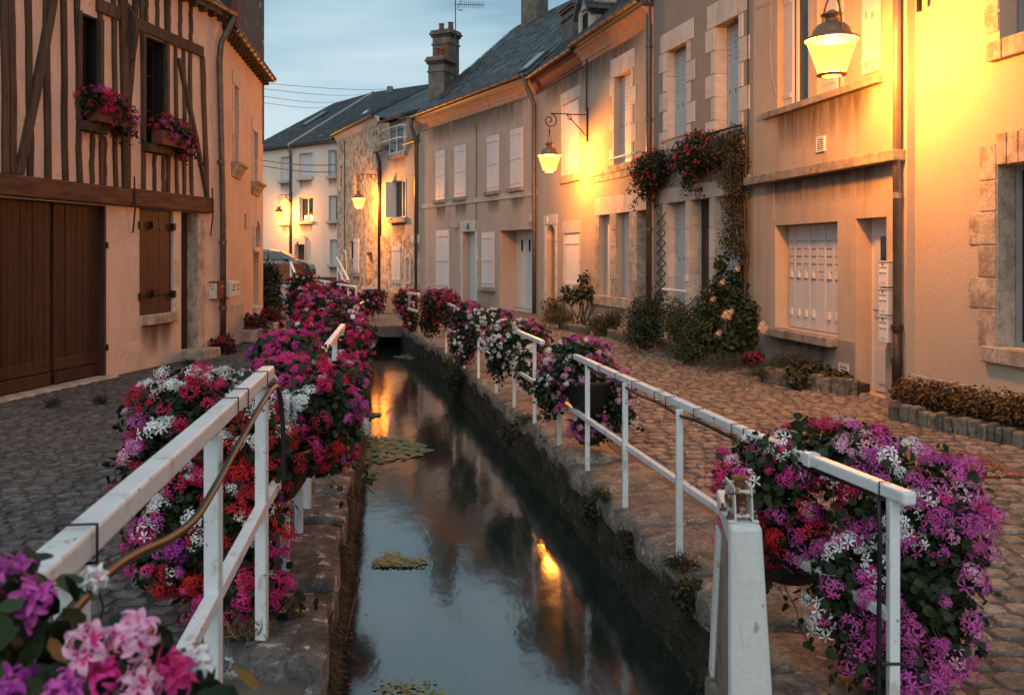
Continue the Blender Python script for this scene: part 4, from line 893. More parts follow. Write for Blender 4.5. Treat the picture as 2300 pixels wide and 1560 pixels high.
# R6 narrow house with the dormer
F = F6
z6 = F.z(930,322); l6 = F.rect(880,912,408,490,880); d6 = F.rect(878,912,283,345,890); gd6 = (*sorted((F.s(929),F.s(940))), -.1, F.z(930,546))
r6, s0, s1 = house('narrow_house', 'narrow beige house with one dormer and half open grey shutters left of the garage house', F, 943, 852, -.3, z6, 6.5, M_beige, [(*l6,.22),(*gd6,.25)])
w_ = (l6[1]-l6[0])
stain(F, r6, l6[0]-.1, l6[1]+.1, l6[2]-.2, .8); stain(F, r6, l6[0]-.1, l6[1]+.1, l6[3]+1.3, 1.2); fbox(F, 'window_sill', M_sill, r6, l6[0]-.12, l6[1]+.12, l6[2]-.2, l6[2]-.005, -.2, .12, .01)
window(F, r6, l6[0]+.0, l6[1]-.0, l6[2], l6[3], -.2, M_shutg, mull=1)
fbox(F, 'wall_pier', M_rubble, r6, s0+.02, s1-.02, -.3, F.z(900,528), 0, .05)
shutter(F, r6, l6[0]-.02, l6[0]+.02, l6[2], l6[3], .0, M_shutg, 1, battens=()); 
mb = MB(); a = F.P(l6[1], l6[2], -.02); sh6 = MB(); F.box(sh6, l6[1]-.05, l6[1]-.015, l6[2]+.02, l6[3]-.02, -.2, .28); sh6.build('shutter', M_shutg, r6)
dz0, dz1 = d6[2], d6[3]
dmb = MB(); F.box(dmb, d6[0]-.12, d6[1]+.12, z6-.3, dz1+.2, -3., .02); do = dmb.build('dormer', M_beige, r6)
window(F, do, d6[0], d6[1], d6[2], d6[3], .022, M_shutg, mull=1); fbox(F, 'dormer_sill', M_sill, do, d6[0]-.1, d6[1]+.1, d6[2]-.2, d6[2]-.01, 0, .12, .01)
for k, zz in enumerate((d6[2]+.5, d6[2]+.95)): MB().tube([F.P(d6[0]-.15,zz,.02), F.P(d6[0]-.1,zz,.3), F.P(d6[1]+.2,zz,.3), F.P(d6[1]+.25,zz,.02)], .022, 6).build('guard_rail', M_railw, do)
mb = MB(); mb.hexa([F.P(d6[0]-.3,dz1+.2,.3), F.P(d6[1]+.45,dz1+.2,.3), F.P(d6[1]+.45,dz1+1.3,-3.), F.P(d6[0]-.3,dz1+1.3,-3.), F.P(d6[0]-.3,dz1+.3,.3), F.P(d6[1]+.45,dz1+.3,.3), F.P(d6[1]+.45,dz1+1.4,-3.), F.P(d6[0]-.3,dz1+1.4,-3.)]); mb.build('dormer_roof', M_slateold, do)
gutter(F, r6, s0, d6[0]-.15, z6+.05, .2, .08); gutter(F, r6, d6[1]+.2, s1, z6+.02, .2, .08); gutter(F, r6, d6[0]-.3, d6[1]+.45, dz1+.24, .36, .07)
z6r = 9.46
slates(F.P(s0-.0,z6+.02,-.02), F.P(s1+.1,z6+.02,-.02), F.P(s0-.0,z6r,-4.), F.P(s1+.1,z6r,-4.), 20, 16, r6, m=M_slateold)
rb = MB(); rb.quad(F.P(s0,z6r-.03,-4.), F.P(s1+.1,z6r-.03,-4.), F.P(s1+.1,z6,-7.6), F.P(s0,z6,-7.6))
for t_ in (s0+.01, s1+.09): rb.poly([F.P(t_,z6-.1,-.1), F.P(t_,z6r-.06,-4.), F.P(t_,z6-.1,-7.6)])
rb.build('roof_back', M_slateold, r6)
o6 = F.rect(884,903,553,635,884); shutter(F, r6, o6[0], (o6[0]+o6[1])/2-.01, o6[2], o6[3], .055, M_shutw, 2); shutter(F, r6, (o6[0]+o6[1])/2+.01, o6[1], o6[2], o6[3], .055, M_shutw, 2)
fbox(F, 'door', M_shutg, r6, gd6[0], gd6[1], gd6[2], gd6[3], -.25, -.2); fbox(F, 'lintel_stone', M_stone, r6, gd6[0]-.15, gd6[1]+.15, gd6[3], gd6[3]+.3, .0, .06, .01)
sp = F.s(856); pipe(r6, [F.P(sp,z6,.2), F.P(sp,z6-.4,.08), F.P(sp,-.1,.08)], .065, M_castiron)
def blind_arch(F, parent, pxl, pxr, pyt, pyb, d):
    o = F.rect(pxl, pxr, pyt, pyb, pxl); hw = (o[1]-o[0])/2; c = (o[0]+o[1])/2; pts = [(o[0],o[2]),(o[1],o[2])]+[(c+hw*math.cos(k*math.pi/8), o[3]-hw+hw*math.sin(k*math.pi/8)) for k in range(9)]
    prof = MB()
    for (a, b), (c2, d2) in zip(pts, pts[1:]+pts[:1]): prof.bar(F.P(a,b,d), F.P(c2,d2,d), .09, .09, F.n)
    prof.build('blind_arch', M_stone, parent)
    return o
blind_arch(F, r6, 915, 926, 575, 635, .06)
# R7 rubble house
F = F7
z7 = 6.85; n7 = F.rect(763,769,373,428,763); ad = F.rect(823,836,567,642,823); gr = F.rect(787,795,542,580,787); nc = F.rect(794,806,394,442,794)
r7, s0, s1 = house('rubble_house', 'rough rubble stone house with slot windows beyond the narrow beige house', F, 852, 757, -.3, z7, 6.5, M_rubble, [(*n7,.3),(*ad,.35),(*gr,.25),(*nc,.15)])
for o in (n7, gr): fbox(F, 'pane', M_dark, r7, o[0], o[1], o[2], o[3], -.24, -.2)
fbox(F, 'door', mat('old_ochre_door', (.2,.11,.05), rough=.8), r7, ad[0], ad[1], ad[2], ad[3], -.35, -.3)
surround(F, r7, *n7, lint_h=.3, jamb=(.12,.2), bh=.5, ext=.2, lint_n=1)
o7 = F.rect(796,807,536,610,796); shutter(F, r7, o7[0], o7[1], o7[2], o7[3], .01, M_shutw, 3); fbox(F, 'window_sill', M_sill, r7, o7[0]-.1, o7[1]+.15, o7[2]-.2, o7[2]-.01, 0, .15, .01)
for i in range(6): 
    q = gr[0]+(gr[1]-gr[0])*(i+.5)/6; MB().tube([F.P(q,gr[2],-.05), F.P(q,gr[3],-.05)], .016, 5).build('iron_bar', M_iron, r7)
blind_arch(F, r7, 768, 779, 563, 640, .0)
cornice(F, r7, s0, s1, z7-.05, z7+.25, .2, M_stone, n=2); gutter(F, r7, s0, s1, z7+.33, .28, .08)
MB().tube([F.P(F.s(775),z,.02) for z in (6.7,5,3,1.9)], .02, 5).build('cable', M_wired, r7)
# R8 white house across the end
F = F8
wins = [(630,650,352,405),(671,702,344,398),(737,756,337,394),(634,652,450,500),(672,703,443,497),(738,757,439,495),(741,760,538,593)]
ops = [(*F.rect(a,b,c,d,(a+b)/2),.25) for a,b,c,d in wins]; dr = F.rect(662,684,549,600,672); dr = (dr[0],dr[1],.0,dr[3])
z8 = F.z(655,332)
r8, s0, s1 = house('white_house', 'white three storey house closing the street behind the parked car', F, 560, 812, -.2, z8, 7., M_white, ops+[(*dr,.3)])
for i, o in enumerate(ops):
    stain(F, r8, o[0]-.1, o[1]+.1, o[2]-.16, .7, .003); fbox(F, 'window_sill', M_plinthl, r8, o[0]-.12, o[1]+.12, o[2]-.16, o[2]-.005, -.2, .12, .01)
    if i in (4,):
        window(F, r8, o[0], o[1], o[2], o[3], -.22, M_frame, 1); shutter(F, r8, o[0]+.0, o[0]+.05, o[2], o[3], -.2, M_shutg, 1, battens=()); 
        fbox(F, 'lit_lamp', M_candle, r8, (o[0]+o[1])/2+.05, (o[0]+o[1])/2+.22, o[2]+.1, o[2]+.32, -.15, -.05, .04)
    elif i in (2,5): window(F, r8, o[0], o[1]-.35, o[2], o[3], -.22, M_shutg, 0); shutter(F, r8, o[1]-.34, o[1]-.02, o[2], o[3], -.18, M_shutg, 3)
    else:
        m_ = (o[0]+o[1])/2; shutter(F, r8, o[0], m_-.01, o[2], o[3], -.2, M_shutg, 4); shutter(F, r8, m_+.01, o[1], o[2], o[3], -.2, M_shutg, 4)
fbox(F, 'door', M_darkdoor, r8, dr[0], dr[1], dr[2], dr[3], -.3, -.25); surround(F, r8, *dr, lint_h=.35, jamb=(.12,.12), bh=.8, ext=.15, lint_n=1)
number_plate(F, r8, 669, 546, '', .14, .18, .03)
sp = F.s(655); pipe(r8, [F.P(sp-.2,z8+.05,.3), F.P(sp,z8-.5,.08), F.P(sp,.1,.08)], .07, M_zinc); gutter(F, r8, s0, s1, z8+.08, .25, .09, M_zinc)
MB().tube([F.P(F.s(690),.4,.1), F.P(F.s(690),F.z(690,535),.1), F.P(F.s(686),F.z(686,530),.1)], .06, 6).build('flue', M_plinthl, r8)
fbox(F, 'plinth', M_plinth, r8, F.s(812), F.s(690), -.2, .18, 0, .03)
# its slate roof turning the corner
A = Vector(F.P(F.s(560),z8+.1,.3)); Bc = Vector(F.P(F.s(655),z8+.1,.3)); Cc = Vector(F.P(F.s(757),z8+.1,.3)); Rg = at(838,207,52.); Rl = at(750,232,56.); Rr = at(985,186,46.5)
e7 = F7.P(F7.s(852),z7+.3,.28); e70 = F7.P(F7.s(757),z7+.3,.28)
slates(Bc, A, Rg, Rl, 30, 22, r8, m=M_slateold); slates(Cc, Bc, Rg.lerp(Bc,.02), Rg.lerp(Bc,.0), 20, 14, r8, m=M_slateold)
slates(e7, e70, Rr, Rg, 32, 34, r7, m=M_slateold); 
rb = MB(); rb.poly([Cc, e70, Rg]); rb.build('roof_valley', M_slateold, r8)
rb = MB(); rb.poly([e7-Vector((0,0,.1)), Rr-Vector((0,0,.1)), F7.P(F7.s(852),z7,-9.)]); rb.build('roof_gable', M_slateold, r7)
hp = MB(); hp.bar(Bc, Rg, .3, .12); hp.build('lead_hip', mat('lead_flashing', (.32,.36,.38), rough=.5), r8)
rb = MB(); far = Vector((2,9,0)); rb.quad(Rg, Rr, Vector((Rr.x+3,Rr.y+8,z7)), Vector((Rg.x+1,Rg.y+9,z7))); rb.quad(Rl, Rg, Vector((Rg.x+1,Rg.y+9,z7)), Vector((Rl.x-3,Rl.y+7,z7))); rb.poly([A, Rl, Vector((Rl.x-3,Rl.y+7,z7))]); rb.build('roof_back', M_slateold, r8)
for (px, py, Y) in ((876,205,49.),): 
    p_ = at(px,py,Y); MB().box((p_.x-.15,p_.y-.15,p_.z-1), (p_.x+.15,p_.y+.15,p_.z+.25)).build('roof_vent', M_zinc, r7)
for u_, v_ in ((.42,.42),):
    pA = on_patch(Bc, A, Rg, Rl, u_, v_); uu = (A-Bc).normalized(); vv = (Rg-Bc).normalized(); nn_ = uu.cross(vv).normalized(); nn_ = nn_ if nn_.z > 0 else -nn_; skylight(pA, uu, vv, nn_, .5, 1.6, r8)
pA = on_patch(e7, e70, Rr, Rg, .45, .22); uu = (e70-e7).normalized(); vv = (Rg-e70).normalized(); nn_ = uu.cross(vv).normalized(); nn_ = nn_ if nn_.z > 0 else -nn_; skylight(pA, uu, vv, nn_, .8, .9, r7)
# ---------------------------------------------------------------- left-hand timber house
F = FL1 = Fac(-7.16, .175, -1); FL2 = Fac(-2.87, -.125, -1)
zb0, zb1 = 2.18, 2.42
cd = (F.s(-2), F.s(236), -.03, 2.16); sw = (*sorted((F.s(313),F.s(389))), .71, 2.17); ld = (*sorted((F.s(407),F.s(444))), .0, 2.17)
W1 = (*sorted((F.s(178),F.s(219))), F.z(180,272), 4.5); W2 = (*sorted((F.s(322),F.s(369))), F.z(325,322), 4.55)
LT = 5.3
l1, s0, s1 = house('timber_framed_house', 'half timbered house with brown carriage doors, window boxes and pink plaster', F, -520, 500, -.1, LT, 7., M_peach, [(*cd,.16),(*sw,.10),(*ld,.22),(*W1,.22),(*W2,.22)])
inf = MB()
beamo = fbox(F, 'timber_beam', M_beam, l1, F.s(-520), F.s(288), zb0, zb1-.01, -.05, .10, .015); fbox(F, 'timber_beam', M_beam, l1, F.s(288)+.006, F.s(470), zb0+.0, zb1, -.05, .085, .015)
rnd = random.Random(4)
def stud(px, wpx, z0=zb1, z1=LT, lean=0., d=.03, m=M_timber):
    Y = F.Y(px); w = wpx/FPX*Y*1.02/ (1-0.0)*1.25; s_ = F.s(px)
    mb = MB(); nseg = 7; zz = [z0+(z1-z0)*i/nseg for i in range(nseg+1)]
    jig = [rnd.uniform(-.012,.012) for _ in zz]; wj = [w*rnd.uniform(.88,1.12) for _ in zz]
    vs = []
    for z, j, q in zip(zz, jig, wj):
        c = s_+j-lean*((z-z0)/(z1-z0)-.5); vs += [F.P(c-q/2,z,-.03), F.P(c+q/2,z,-.03), F.P(c+q/2,z,d), F.P(c-q/2,z,d)]
    fs = [(0,3,2,1), tuple(4*nseg+k for k in (0,1,2,3))]
    for i in range(nseg):
        for k in range(4): fs.append((4*i+k, 4*i+(k+1)%4, 4*i+4+(k+1)%4, 4*i+4+k))
    mb.add(vs, fs); return mb.build('timber_stud', m, l1, bevel=.006)
zpl = 4.58
for px, w in ((-190,16),(-150,14),(-110,14),(-70,14),(-30,16),(7,16),(24,17),(62,14),(103,14),(141,13)): stud(px, w, lean=.06)
stud(173, 12, z1=LT, lean=.05); stud(225, 11, lean=.05)
for px in (205, 232): stud(px, 10, z1=W1[2]-.13, lean=.0)
stud(255, 11, lean=.05); stud(277, 20, lean=.07, d=.045); stud(318, 10, lean=.05)
for px in (345, 365): stud(px, 8, z1=W2[2]-.13)
stud(374, 9, lean=.05); stud(394, 8, z1=zpl, lean=.05); stud(412, 8, z1=zpl, lean=.03); stud(427, 8, z1=zpl, lean=.05); stud(458, 13, z1=zpl+.0, lean=.14)
for px in (327,351,377,403,427): stud(px+0, 8, z0=zpl+.14, z1=LT)
def brace(p0, p1, wpx, d=.05):
    (xa, za), (xb, zb) = p0, p1; w = wpx/FPX*F.Y(xa)*1.2; a, b = F.s(xa), F.s(xb); mb = MB(); n = 8; vs = []
    for i in range(n+1):
        t_ = i/n; c = a+(b-a)*t_+.03*math.sin(t_*3.1); z = za+(zb-za)*t_; q = w*rnd.uniform(.9,1.1); vs += [F.P(c-q/2,z,-.03), F.P(c+q/2,z,-.03), F.P(c+q/2,z,d), F.P(c-q/2,z,d)]
    fs = [(0,3,2,1), tuple(4*n+k for k in (0,1,2,3))]+[(4*i+k,4*i+(k+1)%4,4*i+4+(k+1)%4,4*i+4+k) for i in range(n) for k in range(4)]
    mb.add(vs, fs); mb.build('timber_brace', M_timber, l1, bevel=.006)
brace((38, zb1), (138, LT), 20); brace((462, zb1), (398, 4.4), 9); brace((278, 3.6), (262, LT), 14); brace((282, 3.4), (303, LT), 13)
fbox(F, 'timber_plate', M_timber, l1, F.s(-520), F.s(176), zpl+.05, zpl+.2, -.02, .05, .01); fbox(F, 'timber_plate', M_timber, l1, F.s(214), F.s(264), zpl+.0, zpl+.17, -.02, .05, .01); fbox(F, 'timber_plate', M_timber, l1, F.s(301), F.s(452), zpl-.02, zpl+.14, -.02, .05, .01)
for W in (W1, W2):
    wv = window(F, l1, W[0]+.01, W[1]-.01, W[2]+.01, W[3]-.01, -.2, mat('dark_wood_frame', (.014,.010,.008), rough=.7), 1, 2)
    for c_ in wv.children: c_.data.materials[0] = mat('dim_window_glass', (.006,.006,.007), rough=.25, spec=.15)
    fbox(F, 'window_sill', M_timber, l1, W[0]-.06, W[1]+.06, W[2]-.12, W[2]-.005, -.1, .12, .01)
    lin = MB()
    for q_ in ((W[1]-.025,W[1]-.002,W[2],W[3]),(W[0]+.002,W[0]+.025,W[2],W[3]),(W[0]+.03,W[1]-.03,W[3]-.03,W[3]-.002)): F.box(lin, *q_, -.219, .0)
    lin.build('window_lining', MATS['dark_wood_frame'], l1)
    for a, b in ((W[0]-.07, W[0]+.0),(W[1], W[1]+.07)): fbox(F, 'window_post', M_timber, l1, a, b, W[2], W[3], -.03, .05, .006)
br = MB(); br.prism([F.P(F.s(283),zpl+.3,.0), F.P(F.s(283),zpl+.05,.15), F.P(F.s(283),zpl-.1,.14), F.P(F.s(283),zpl-.45,.08), F.P(F.s(283),zpl-.5,0)], F.u*.09); br.build('carved_bracket', M_timber, l1, bevel=.008)
# carriage doors
def plank_leaf(a, b, z0, z1, n, nm='carriage_door'):
    base = fbox(F, nm, M_doorw, l1, a, b, z0, z1, -.15, -.10); w = (b-a)/n
    for i in range(n):
        q = fbox(F, 'plank', M_doorw, base, a+i*w+.003, a+(i+1)*w-.003, z0+.3, z1-.005, -.10, -.075+rnd.uniform(-.004,.004), .004)
    for k in range(2): fbox(F, 'kick_board', M_doorw, base, a+.01, b-.01, z0+.02+k*.15, z0+.16+k*.15, -.10, -.055-.012*k, .01)
    return base
sm_ = F.s(128)
plank_leaf(cd[0]+.02, sm_-.03, .0, 2.15, 9); plank_leaf(sm_+.03, cd[1]-.02, .0, 2.15, 8)
fbox(F, 'door_post', M_doorw, l1, sm_-.028, sm_+.028, .0, 2.15, -.14, -.10)
fbox(F, 'door_jamb', M_doorw, l1, cd[1]-.03, cd[1]+.012, .0, 2.16, -.16, .012, .008)
for zz in (1.62, .32): fbox(F, 'hinge', M_iron, l1, cd[1]+.0, cd[1]+.035, zz, zz+.08, -.0, .03, .006)
fbox(F, 'threshold', M_stone_w, l1, cd[0]-.2, cd[1]+.1, -.1, .006, -.14, .14, .02)
m_ = F.s(361)
for a, b, n in ((sw[0]+.01, m_-.004, 7),(m_+.004, sw[1]-.01, 4)):
    lf = shutter(F, l1, a, b, sw[2]+.01, sw[3]-.01, -.06, M_shutb, n, sub=True, battens=())
    for zz in (sw[2]+.26, sw[3]-.28): fbox(F, 'strap_hinge', M_iron, lf, a+.01, b-.01, zz-.015, zz+.015, -.03, -.02)
for (x, z) in ((313,1.94),(389,1.94),(342,1.95),(313,.97),(389,.97),(344,1.0)): fbox(F, 'hinge', M_iron, l1, F.s(x)-.03, F.s(x)+.03, z-.05, z+.05, -.03, .03)
for i, (a, b) in enumerate(((320,340),(341,366),(367,392))): fbox(F, 'sill_stone', M_stone_w, l1, F.s(a), F.s(b)-.004, sw[2]-.14, sw[2]-.002, -.08, .07, .015)
for zz in range(4): fbox(F, 'jamb_stone', M_stone, l1, sw[1]+.004, sw[1]+.17, sw[2]+zz*.36+.004, sw[2]+(zz+1)*.36-.004, -.02, .008, .006)
stain(F, l1, sw[0]-.05, sw[1]+.05, sw[2]-.14, .6)
fbox(F, 'door', M_darkdoor, l1, ld[0], ld[1], ld[2], ld[3], -.22, -.17)
fbox(F, 'reveal_stone', M_stone_w, l1, ld[1]-.006, ld[1]+.004, .0, 2.16, -.17, .004); fbox(F, 'jamb_stone', M_stone_w, l1, ld[1]+.005, ld[1]+.2, .0, 2.16, -.02, .01, .008)
def patch(F, parent, px, py, w, h, m, seed):
    r = random.Random(seed); s_, z_ = F.s(px), F.z(px, py); n = 14; pts = []
    for k in range(n):
        a = 2*math.pi*k/n; q = r.uniform(.75,1.15); pts.append((s_+w/2*q*math.cos(a), z_+h/2*q*math.sin(a)))
    mb = MB(); mb.prism([F.P(a, b, -.01) for a, b in pts], F.n*.014); mb.build('plaster_patch', m, parent)
patch(F, l1, 452, 560, .16, .34, M_stone_w, 1); patch(F, l1, 300, 590, .22, .5, M_infill, 2); patch(F, l1, 465, 640, .3, .26, M_infill, 3); patch(F, l1, 300, 780, .5, .22, M_infill, 4)
fbox(F, 'door_step', M_stone_w, l1, ld[0]-.03, ld[1]+.12, -.05, .13, -.1, .32, .02)
for x in (285, 462): MB().tube([F.P(F.s(x), zb1+.15, .11), F.P(F.s(x), zb0-.05, .12), F.P(F.s(x)+.06, zb0-.35, .05)], .012, 5).build('wall_anchor', M_iron, l1)
gs = F.s(430)
gutter(F, l1, s0, s1+.02, LT+.12, .18, .075, M_zinc, 14)
for i in range(26):
    t_ = s0+(s1-s0)*(i+.5)/26
    if t_ > F.s(-100): mb = MB(); mb.hexa([F.P(t_-.04,LT-.06,-.1), F.P(t_+.04,LT-.06,-.1), F.P(t_+.04,LT-.04,.11), F.P(t_-.04,LT-.04,.11), F.P(t_-.04,LT+.06,-.1), F.P(t_+.04,LT+.06,-.1), F.P(t_+.04,LT+.04,.11), F.P(t_-.04,LT+.04,.11)]); mb.build('rafter_end', M_timber, l1)
slates(F.P(s0,LT+.1,.17), F.P(s1,LT+.1,.17), F.P(s0,LT+3.6,-3.4), F.P(s1,LT+3.6,-3.4), 16, 44, l1)
rb = MB(); rb.quad(F.P(s0,LT+3.6,-3.4), F.P(s1,LT+3.6,-3.4), F.P(s1,LT,-7.1), F.P(s0,LT,-7.1)); rb.poly([F.P(s1,LT,.0), F.P(s1,LT+3.6,-3.4), F.P(s1,LT,-7.)]); rb.build('roof_back', M_slate, l1)
sp = F.s(499); pipe(l1, [F.P(sp-.02,LT+.05,.18), F.P(sp-.05,LT-.1,.16), F.P(sp-.22,LT-.42,.1), F.P(sp-.22,LT-.7,.07), F.P(sp-.1,2.2,.07), F.P(sp-.1,.0,.07)], .047, M_zinc, rings=[F.P(sp-.16,F.z(490,365),.07), F.P(sp-.1,F.z(499,545),.07), F.P(sp-.1,F.z(499,690),.07)])
# dark slate-hung stack behind the eaves
ds = thing('slate_dormer', at(525, 80, 17.), 'dark slate hung dormer rising behind the left eaves', 'dormer')
mb = MB(); p_ = at(500, 90, 17.); q_ = at(541, 90, 17.); mb.box((p_.x,16.6,p_.z-1.8), (q_.x,18.6,p_.z+2.2)); mb.build('cheek', M_slateold, ds)
for i in range(12):
    for j in range(3): MB().box((p_.x+j*.12,16.57,p_.z-1.2+i*.27), (p_.x+j*.12+.115,16.6,p_.z-1.2+i*.27+.26)).build('slate', mat('dark_green_slate', (.022,.028,.024), rough=.6, objr=.4), ds)
MB().box((q_.x-.02,16.5,p_.z-1.8), (q_.x+.1,16.66,p_.z+2.2)).build('corner_board', M_redwood, ds)
# ---------------------------------------------------------------- left-hand limewashed house beyond the pipe
F = FL2
s0, s1 = sorted((F.s(500.5), F.s(591))); zt = 5.12
n1 = F.rect(524,534,188,365,524); n2 = F.rect(567,577,292,408,567); n3 = F.rect(569,581,508,688,569); n4 = F.rect(549,553,480,517,549)
l2, s0, s1 = house('limewashed_house', 'warm limewashed house with narrow stone windows beyond the left downpipe', F, 500.5, 591, -.1, zt, 6.5, M_peach2, [(*n1,.12),(*n2,.12),(*n3,.25),(*n4,.15)])
for o in (n1, n2):
    surround(F, l2, *o, lint_h=.22, jamb=(.10,.12), bh=.4, ext=.14, lint_n=1, pr=.02); window(F, l2, o[0], o[1], o[2], o[3], -.1, M_stone, 0, 2)
    mb = MB(); n = 10; zs_ = o[2]
    prof = [(.0,-.26),(.03,-.25),(.05,-.18),(.09,-.13),(.12,-.07),(.17,-.05),(.17,0),(.0,0)]; kk = len(prof)
    mb.add([F.P(o[0]-.16,zs_+z,x) for x, z in prof]+[F.P(o[1]+.16,zs_+z,x) for x, z in prof], [(j,(j+1)%kk,kk+(j+1)%kk,kk+j) for j in range(kk)]+[tuple(range(kk-1,-1,-1)), tuple(range(kk,2*kk))]); mb.build('carved_sill', M_stone_w, l2, bevel=.01)
fbox(F, 'blocked_infill', M_stone_w, l2, n3[0], n3[1], n3[2], n3[3]-.2, -.25, -.16); fbox(F, 'blocked_infill', M_dark, l2, n4[0], n4[1], n4[2], n4[3], -.15, -.1)
fbox(F, 'window_sill', M_stone, l2, n3[0]-.05, n3[1]+.05, n3[2]-.24, n3[2]-.01, -.1, .08, .015)
blind_arch(F, l2, 568, 582, 488, 560, .0)
fbox(F, 'plinth', M_plinthl, l2, s0, F.s(541), -.1, .7, .0, .05, .03)
gutter(F, l2, s0, s1+.1, zt+.10, .19, .075, M_zinc, 12)
mb = MB(); mb.hexa([F.P(s0,zt+.02,.0), F.P(s1+.11,zt+.02,.0), F.P(s1+.11,zt+.04,.17), F.P(s0,zt+.04,.17), F.P(s0,zt+.07,.0), F.P(s1+.11,zt+.07,.0), F.P(s1+.11,zt+.09,.17), F.P(s0,zt+.09,.17)]); mb.build('soffit_board', M_timber, l2)
for i in range(16):
    t_ = s0+(s1+.08-s0)*(i+.5)/16; mb = MB(); F.box(mb, t_-.035, t_+.035, zt-.06, zt+.02, -.1, .12); mb.build('rafter_end', M_timber, l2)
slates(F.P(s0,zt+.12,.18), F.P(s1+.12,zt+.12,.18), F.P(s0,zt+3.2,-3.2), F.P(s1+.12,zt+3.2,-3.2), 14, 16, l2)
rb = MB(); rb.quad(F.P(s0,zt+3.2,-3.2), F.P(s1+.1,zt+3.2,-3.2), F.P(s1+.1,zt,-6.6), F.P(s0,zt,-6.6)); rb.poly([F.P(s1,zt,0), F.P(s1,zt+3.1,-3.2), F.P(s1,zt,-6.5)]); rb.build('roof_back', M_slate, l2)
# letterboxes on the left wall
def ybox(name, m, parent, x0, x1, y0, y1, z0, z1, bevel=.003):
    mb = MB(); mb.box((x0,y0,z0), (x1,y1,z1)); return mb.build(name, m, parent, bevel=bevel)
bx = thing('mailbox', (-4.65,14.0,.85), 'red brown fronted letterbox with pale side before the left downpipe', 'mailbox')
ybox('case', M_plate, bx, -4.74, -4.605, 13.9, 14.19, .85, 1.10); ybox('front', M_redbox, bx, -4.604, -4.585, 13.9, 14.19, .852, 1.098); ybox('lid', M_redbox, bx, -4.75, -4.57, 13.88, 14.21, 1.101, 1.122)
ybox('slot', M_frame, bx, -4.585, -4.581, 14.06, 14.17, 1.03, 1.042, 0); ybox('lock', M_dark, bx, -4.585, -4.58, 14.03, 14.08, .885, .9, 0)
bx = thing('mailbox', (-4.6,14.55,.85), 'white double letterbox with two flaps just past the red brown one', 'mailbox')
ybox('case', M_whitep, bx, -4.70, -4.535, 14.36, 14.82, .852, 1.105, .006)
for k in range(2):
    y0 = 14.37+k*.225; fl = ybox('flap', M_whitep, bx, -4.534, -4.522, y0, y0+.215, .86, 1.09)
    for zz in (1.04, 1.01): ybox('slot', M_sill, fl, -4.522, -4.519, y0+.03, y0+.185, zz, zz+.014, 0)
    ybox('name_card', M_beam, fl, -4.522, -4.519, y0+.03+k*.04, y0+.15+k*.02, .955, .975, 0)

# ---------------------------------------------------------------- street lamps
def street_lamp(F, px, lpx, zl, label):
    s_ = F.s(px); base = F.P(s_, 0, 0); k = (lpx-1150)/FPX
    d = (k*base.y-base.x)/(F.n.x-k*F.n.y)
    root = thing('street_lamp', F.P(s_, zl+.95, 0), label, 'street lamp', 'lit lanterns on scrolled brackets')
    P = lambda dd, z: F.P(s_, z, dd); za = zl+1.16
    mb = MB(); F.box(mb, s_-.025, s_+.025, za-.62, za+.16, .0, .035); mb.build('wall_bar', M_iron, root)
    c = (d-.02, za-.17); sp = [(.03, za), (d-.02, za)]
    for i in range(1, 15):
        a = math.pi/2+i*.38; r = .17*(1-i*.028); sp.append((c[0]+r*math.cos(a), c[1]+r*math.sin(a)))
    for i in range(15, 26):
        a = math.pi/2+i*.38; r = .17*(1-14*.028)*(1-(i-14)*.07); sp.append((c[0]+r*math.cos(a)+.02, c[1]+r*math.sin(a)))
    MB().tube([P(x,z) for x, z in sp], .013, 6).build('scroll_arm', M_iron, root, smooth=True)
    MB().tube([P(.03,za-.5), P(d*.55,za-.02)], .012, 6).build('brace', M_iron, root)
    s2 = [(d*.55+.09*(1-i*.06)*math.cos(.9+i*.5)-.05, za-.085+.08*(1-i*.06)*math.sin(.9+i*.5)) for i in range(11)]
    MB().tube([P(x,z) for x, z in s2], .010, 5).build('small_scroll', M_iron, root)
    MB().tube([P(d,za-.33), P(d,za-.52)], .012, 6).build('hanger', M_iron, root)
    MB().tube([F.P(s_+.0,0,0)*0+P(d,za-.42)+F.u*0+Vector((0,0,.03*math.sin(t_*1.57)))+F.n*.02*math.cos(t_*1.57) for t_ in range(5)], .007, 5).build('chain_link', M_iron, root)
    yk = [P(d,0)+F.u*(.20*math.cos(a))+Vector((0,0,zl+.24+.0+.42*math.sin(a))) for a in [math.pi*i/12 for i in range(13)]]
    yk = [Vector((p.x,p.y,p.z)) for p in yk]; MB().tube(yk, .011, 6).build('yoke', M_lampmetal, root)
    c = P(d, zl)
    hood = MB().lathe(c, [(.275,.18),(.285,.20),(.22,.22),(.20,.25),(.185,.30),(.14,.35),(.075,.375),(.07,.42),(.11,.44),(.12,.455),(.07,.475),(.03,.50),(.0,.51)], 24); hood.build('hood', M_lampmetal, root, smooth=True)
    MB().lathe(c, [(.262,.18),(.215,.05),(.17,-.08),(.138,-.17),(.0,-.18)], 24).build('lantern_glass', M_lampglass, root, smooth=True)
    ld = bpy.data.lights.new('lamp_bulb', 'POINT'); ld.energy = LAMP_P*(1.6 if 30 < base.y < 40 else 1.); ld.color = LAMP_C; ld.shadow_soft_size = .125
    lo = bpy.data.objects.new('lamp_bulb', ld); C.objects.link(lo); lo.parent = root; lo.location = c+Vector((0,0,-.055))-wloc(root)
    MB().lathe(c, [(.142,-.165),(.155,-.175),(.155,-.19),(.10,-.195)], 24).build('bottom_ring', M_lampmetal, root)
    return root
street_lamp(F2, 2068, 1868, 3.63, 'large lit lantern with visible hood highest at the right edge house')
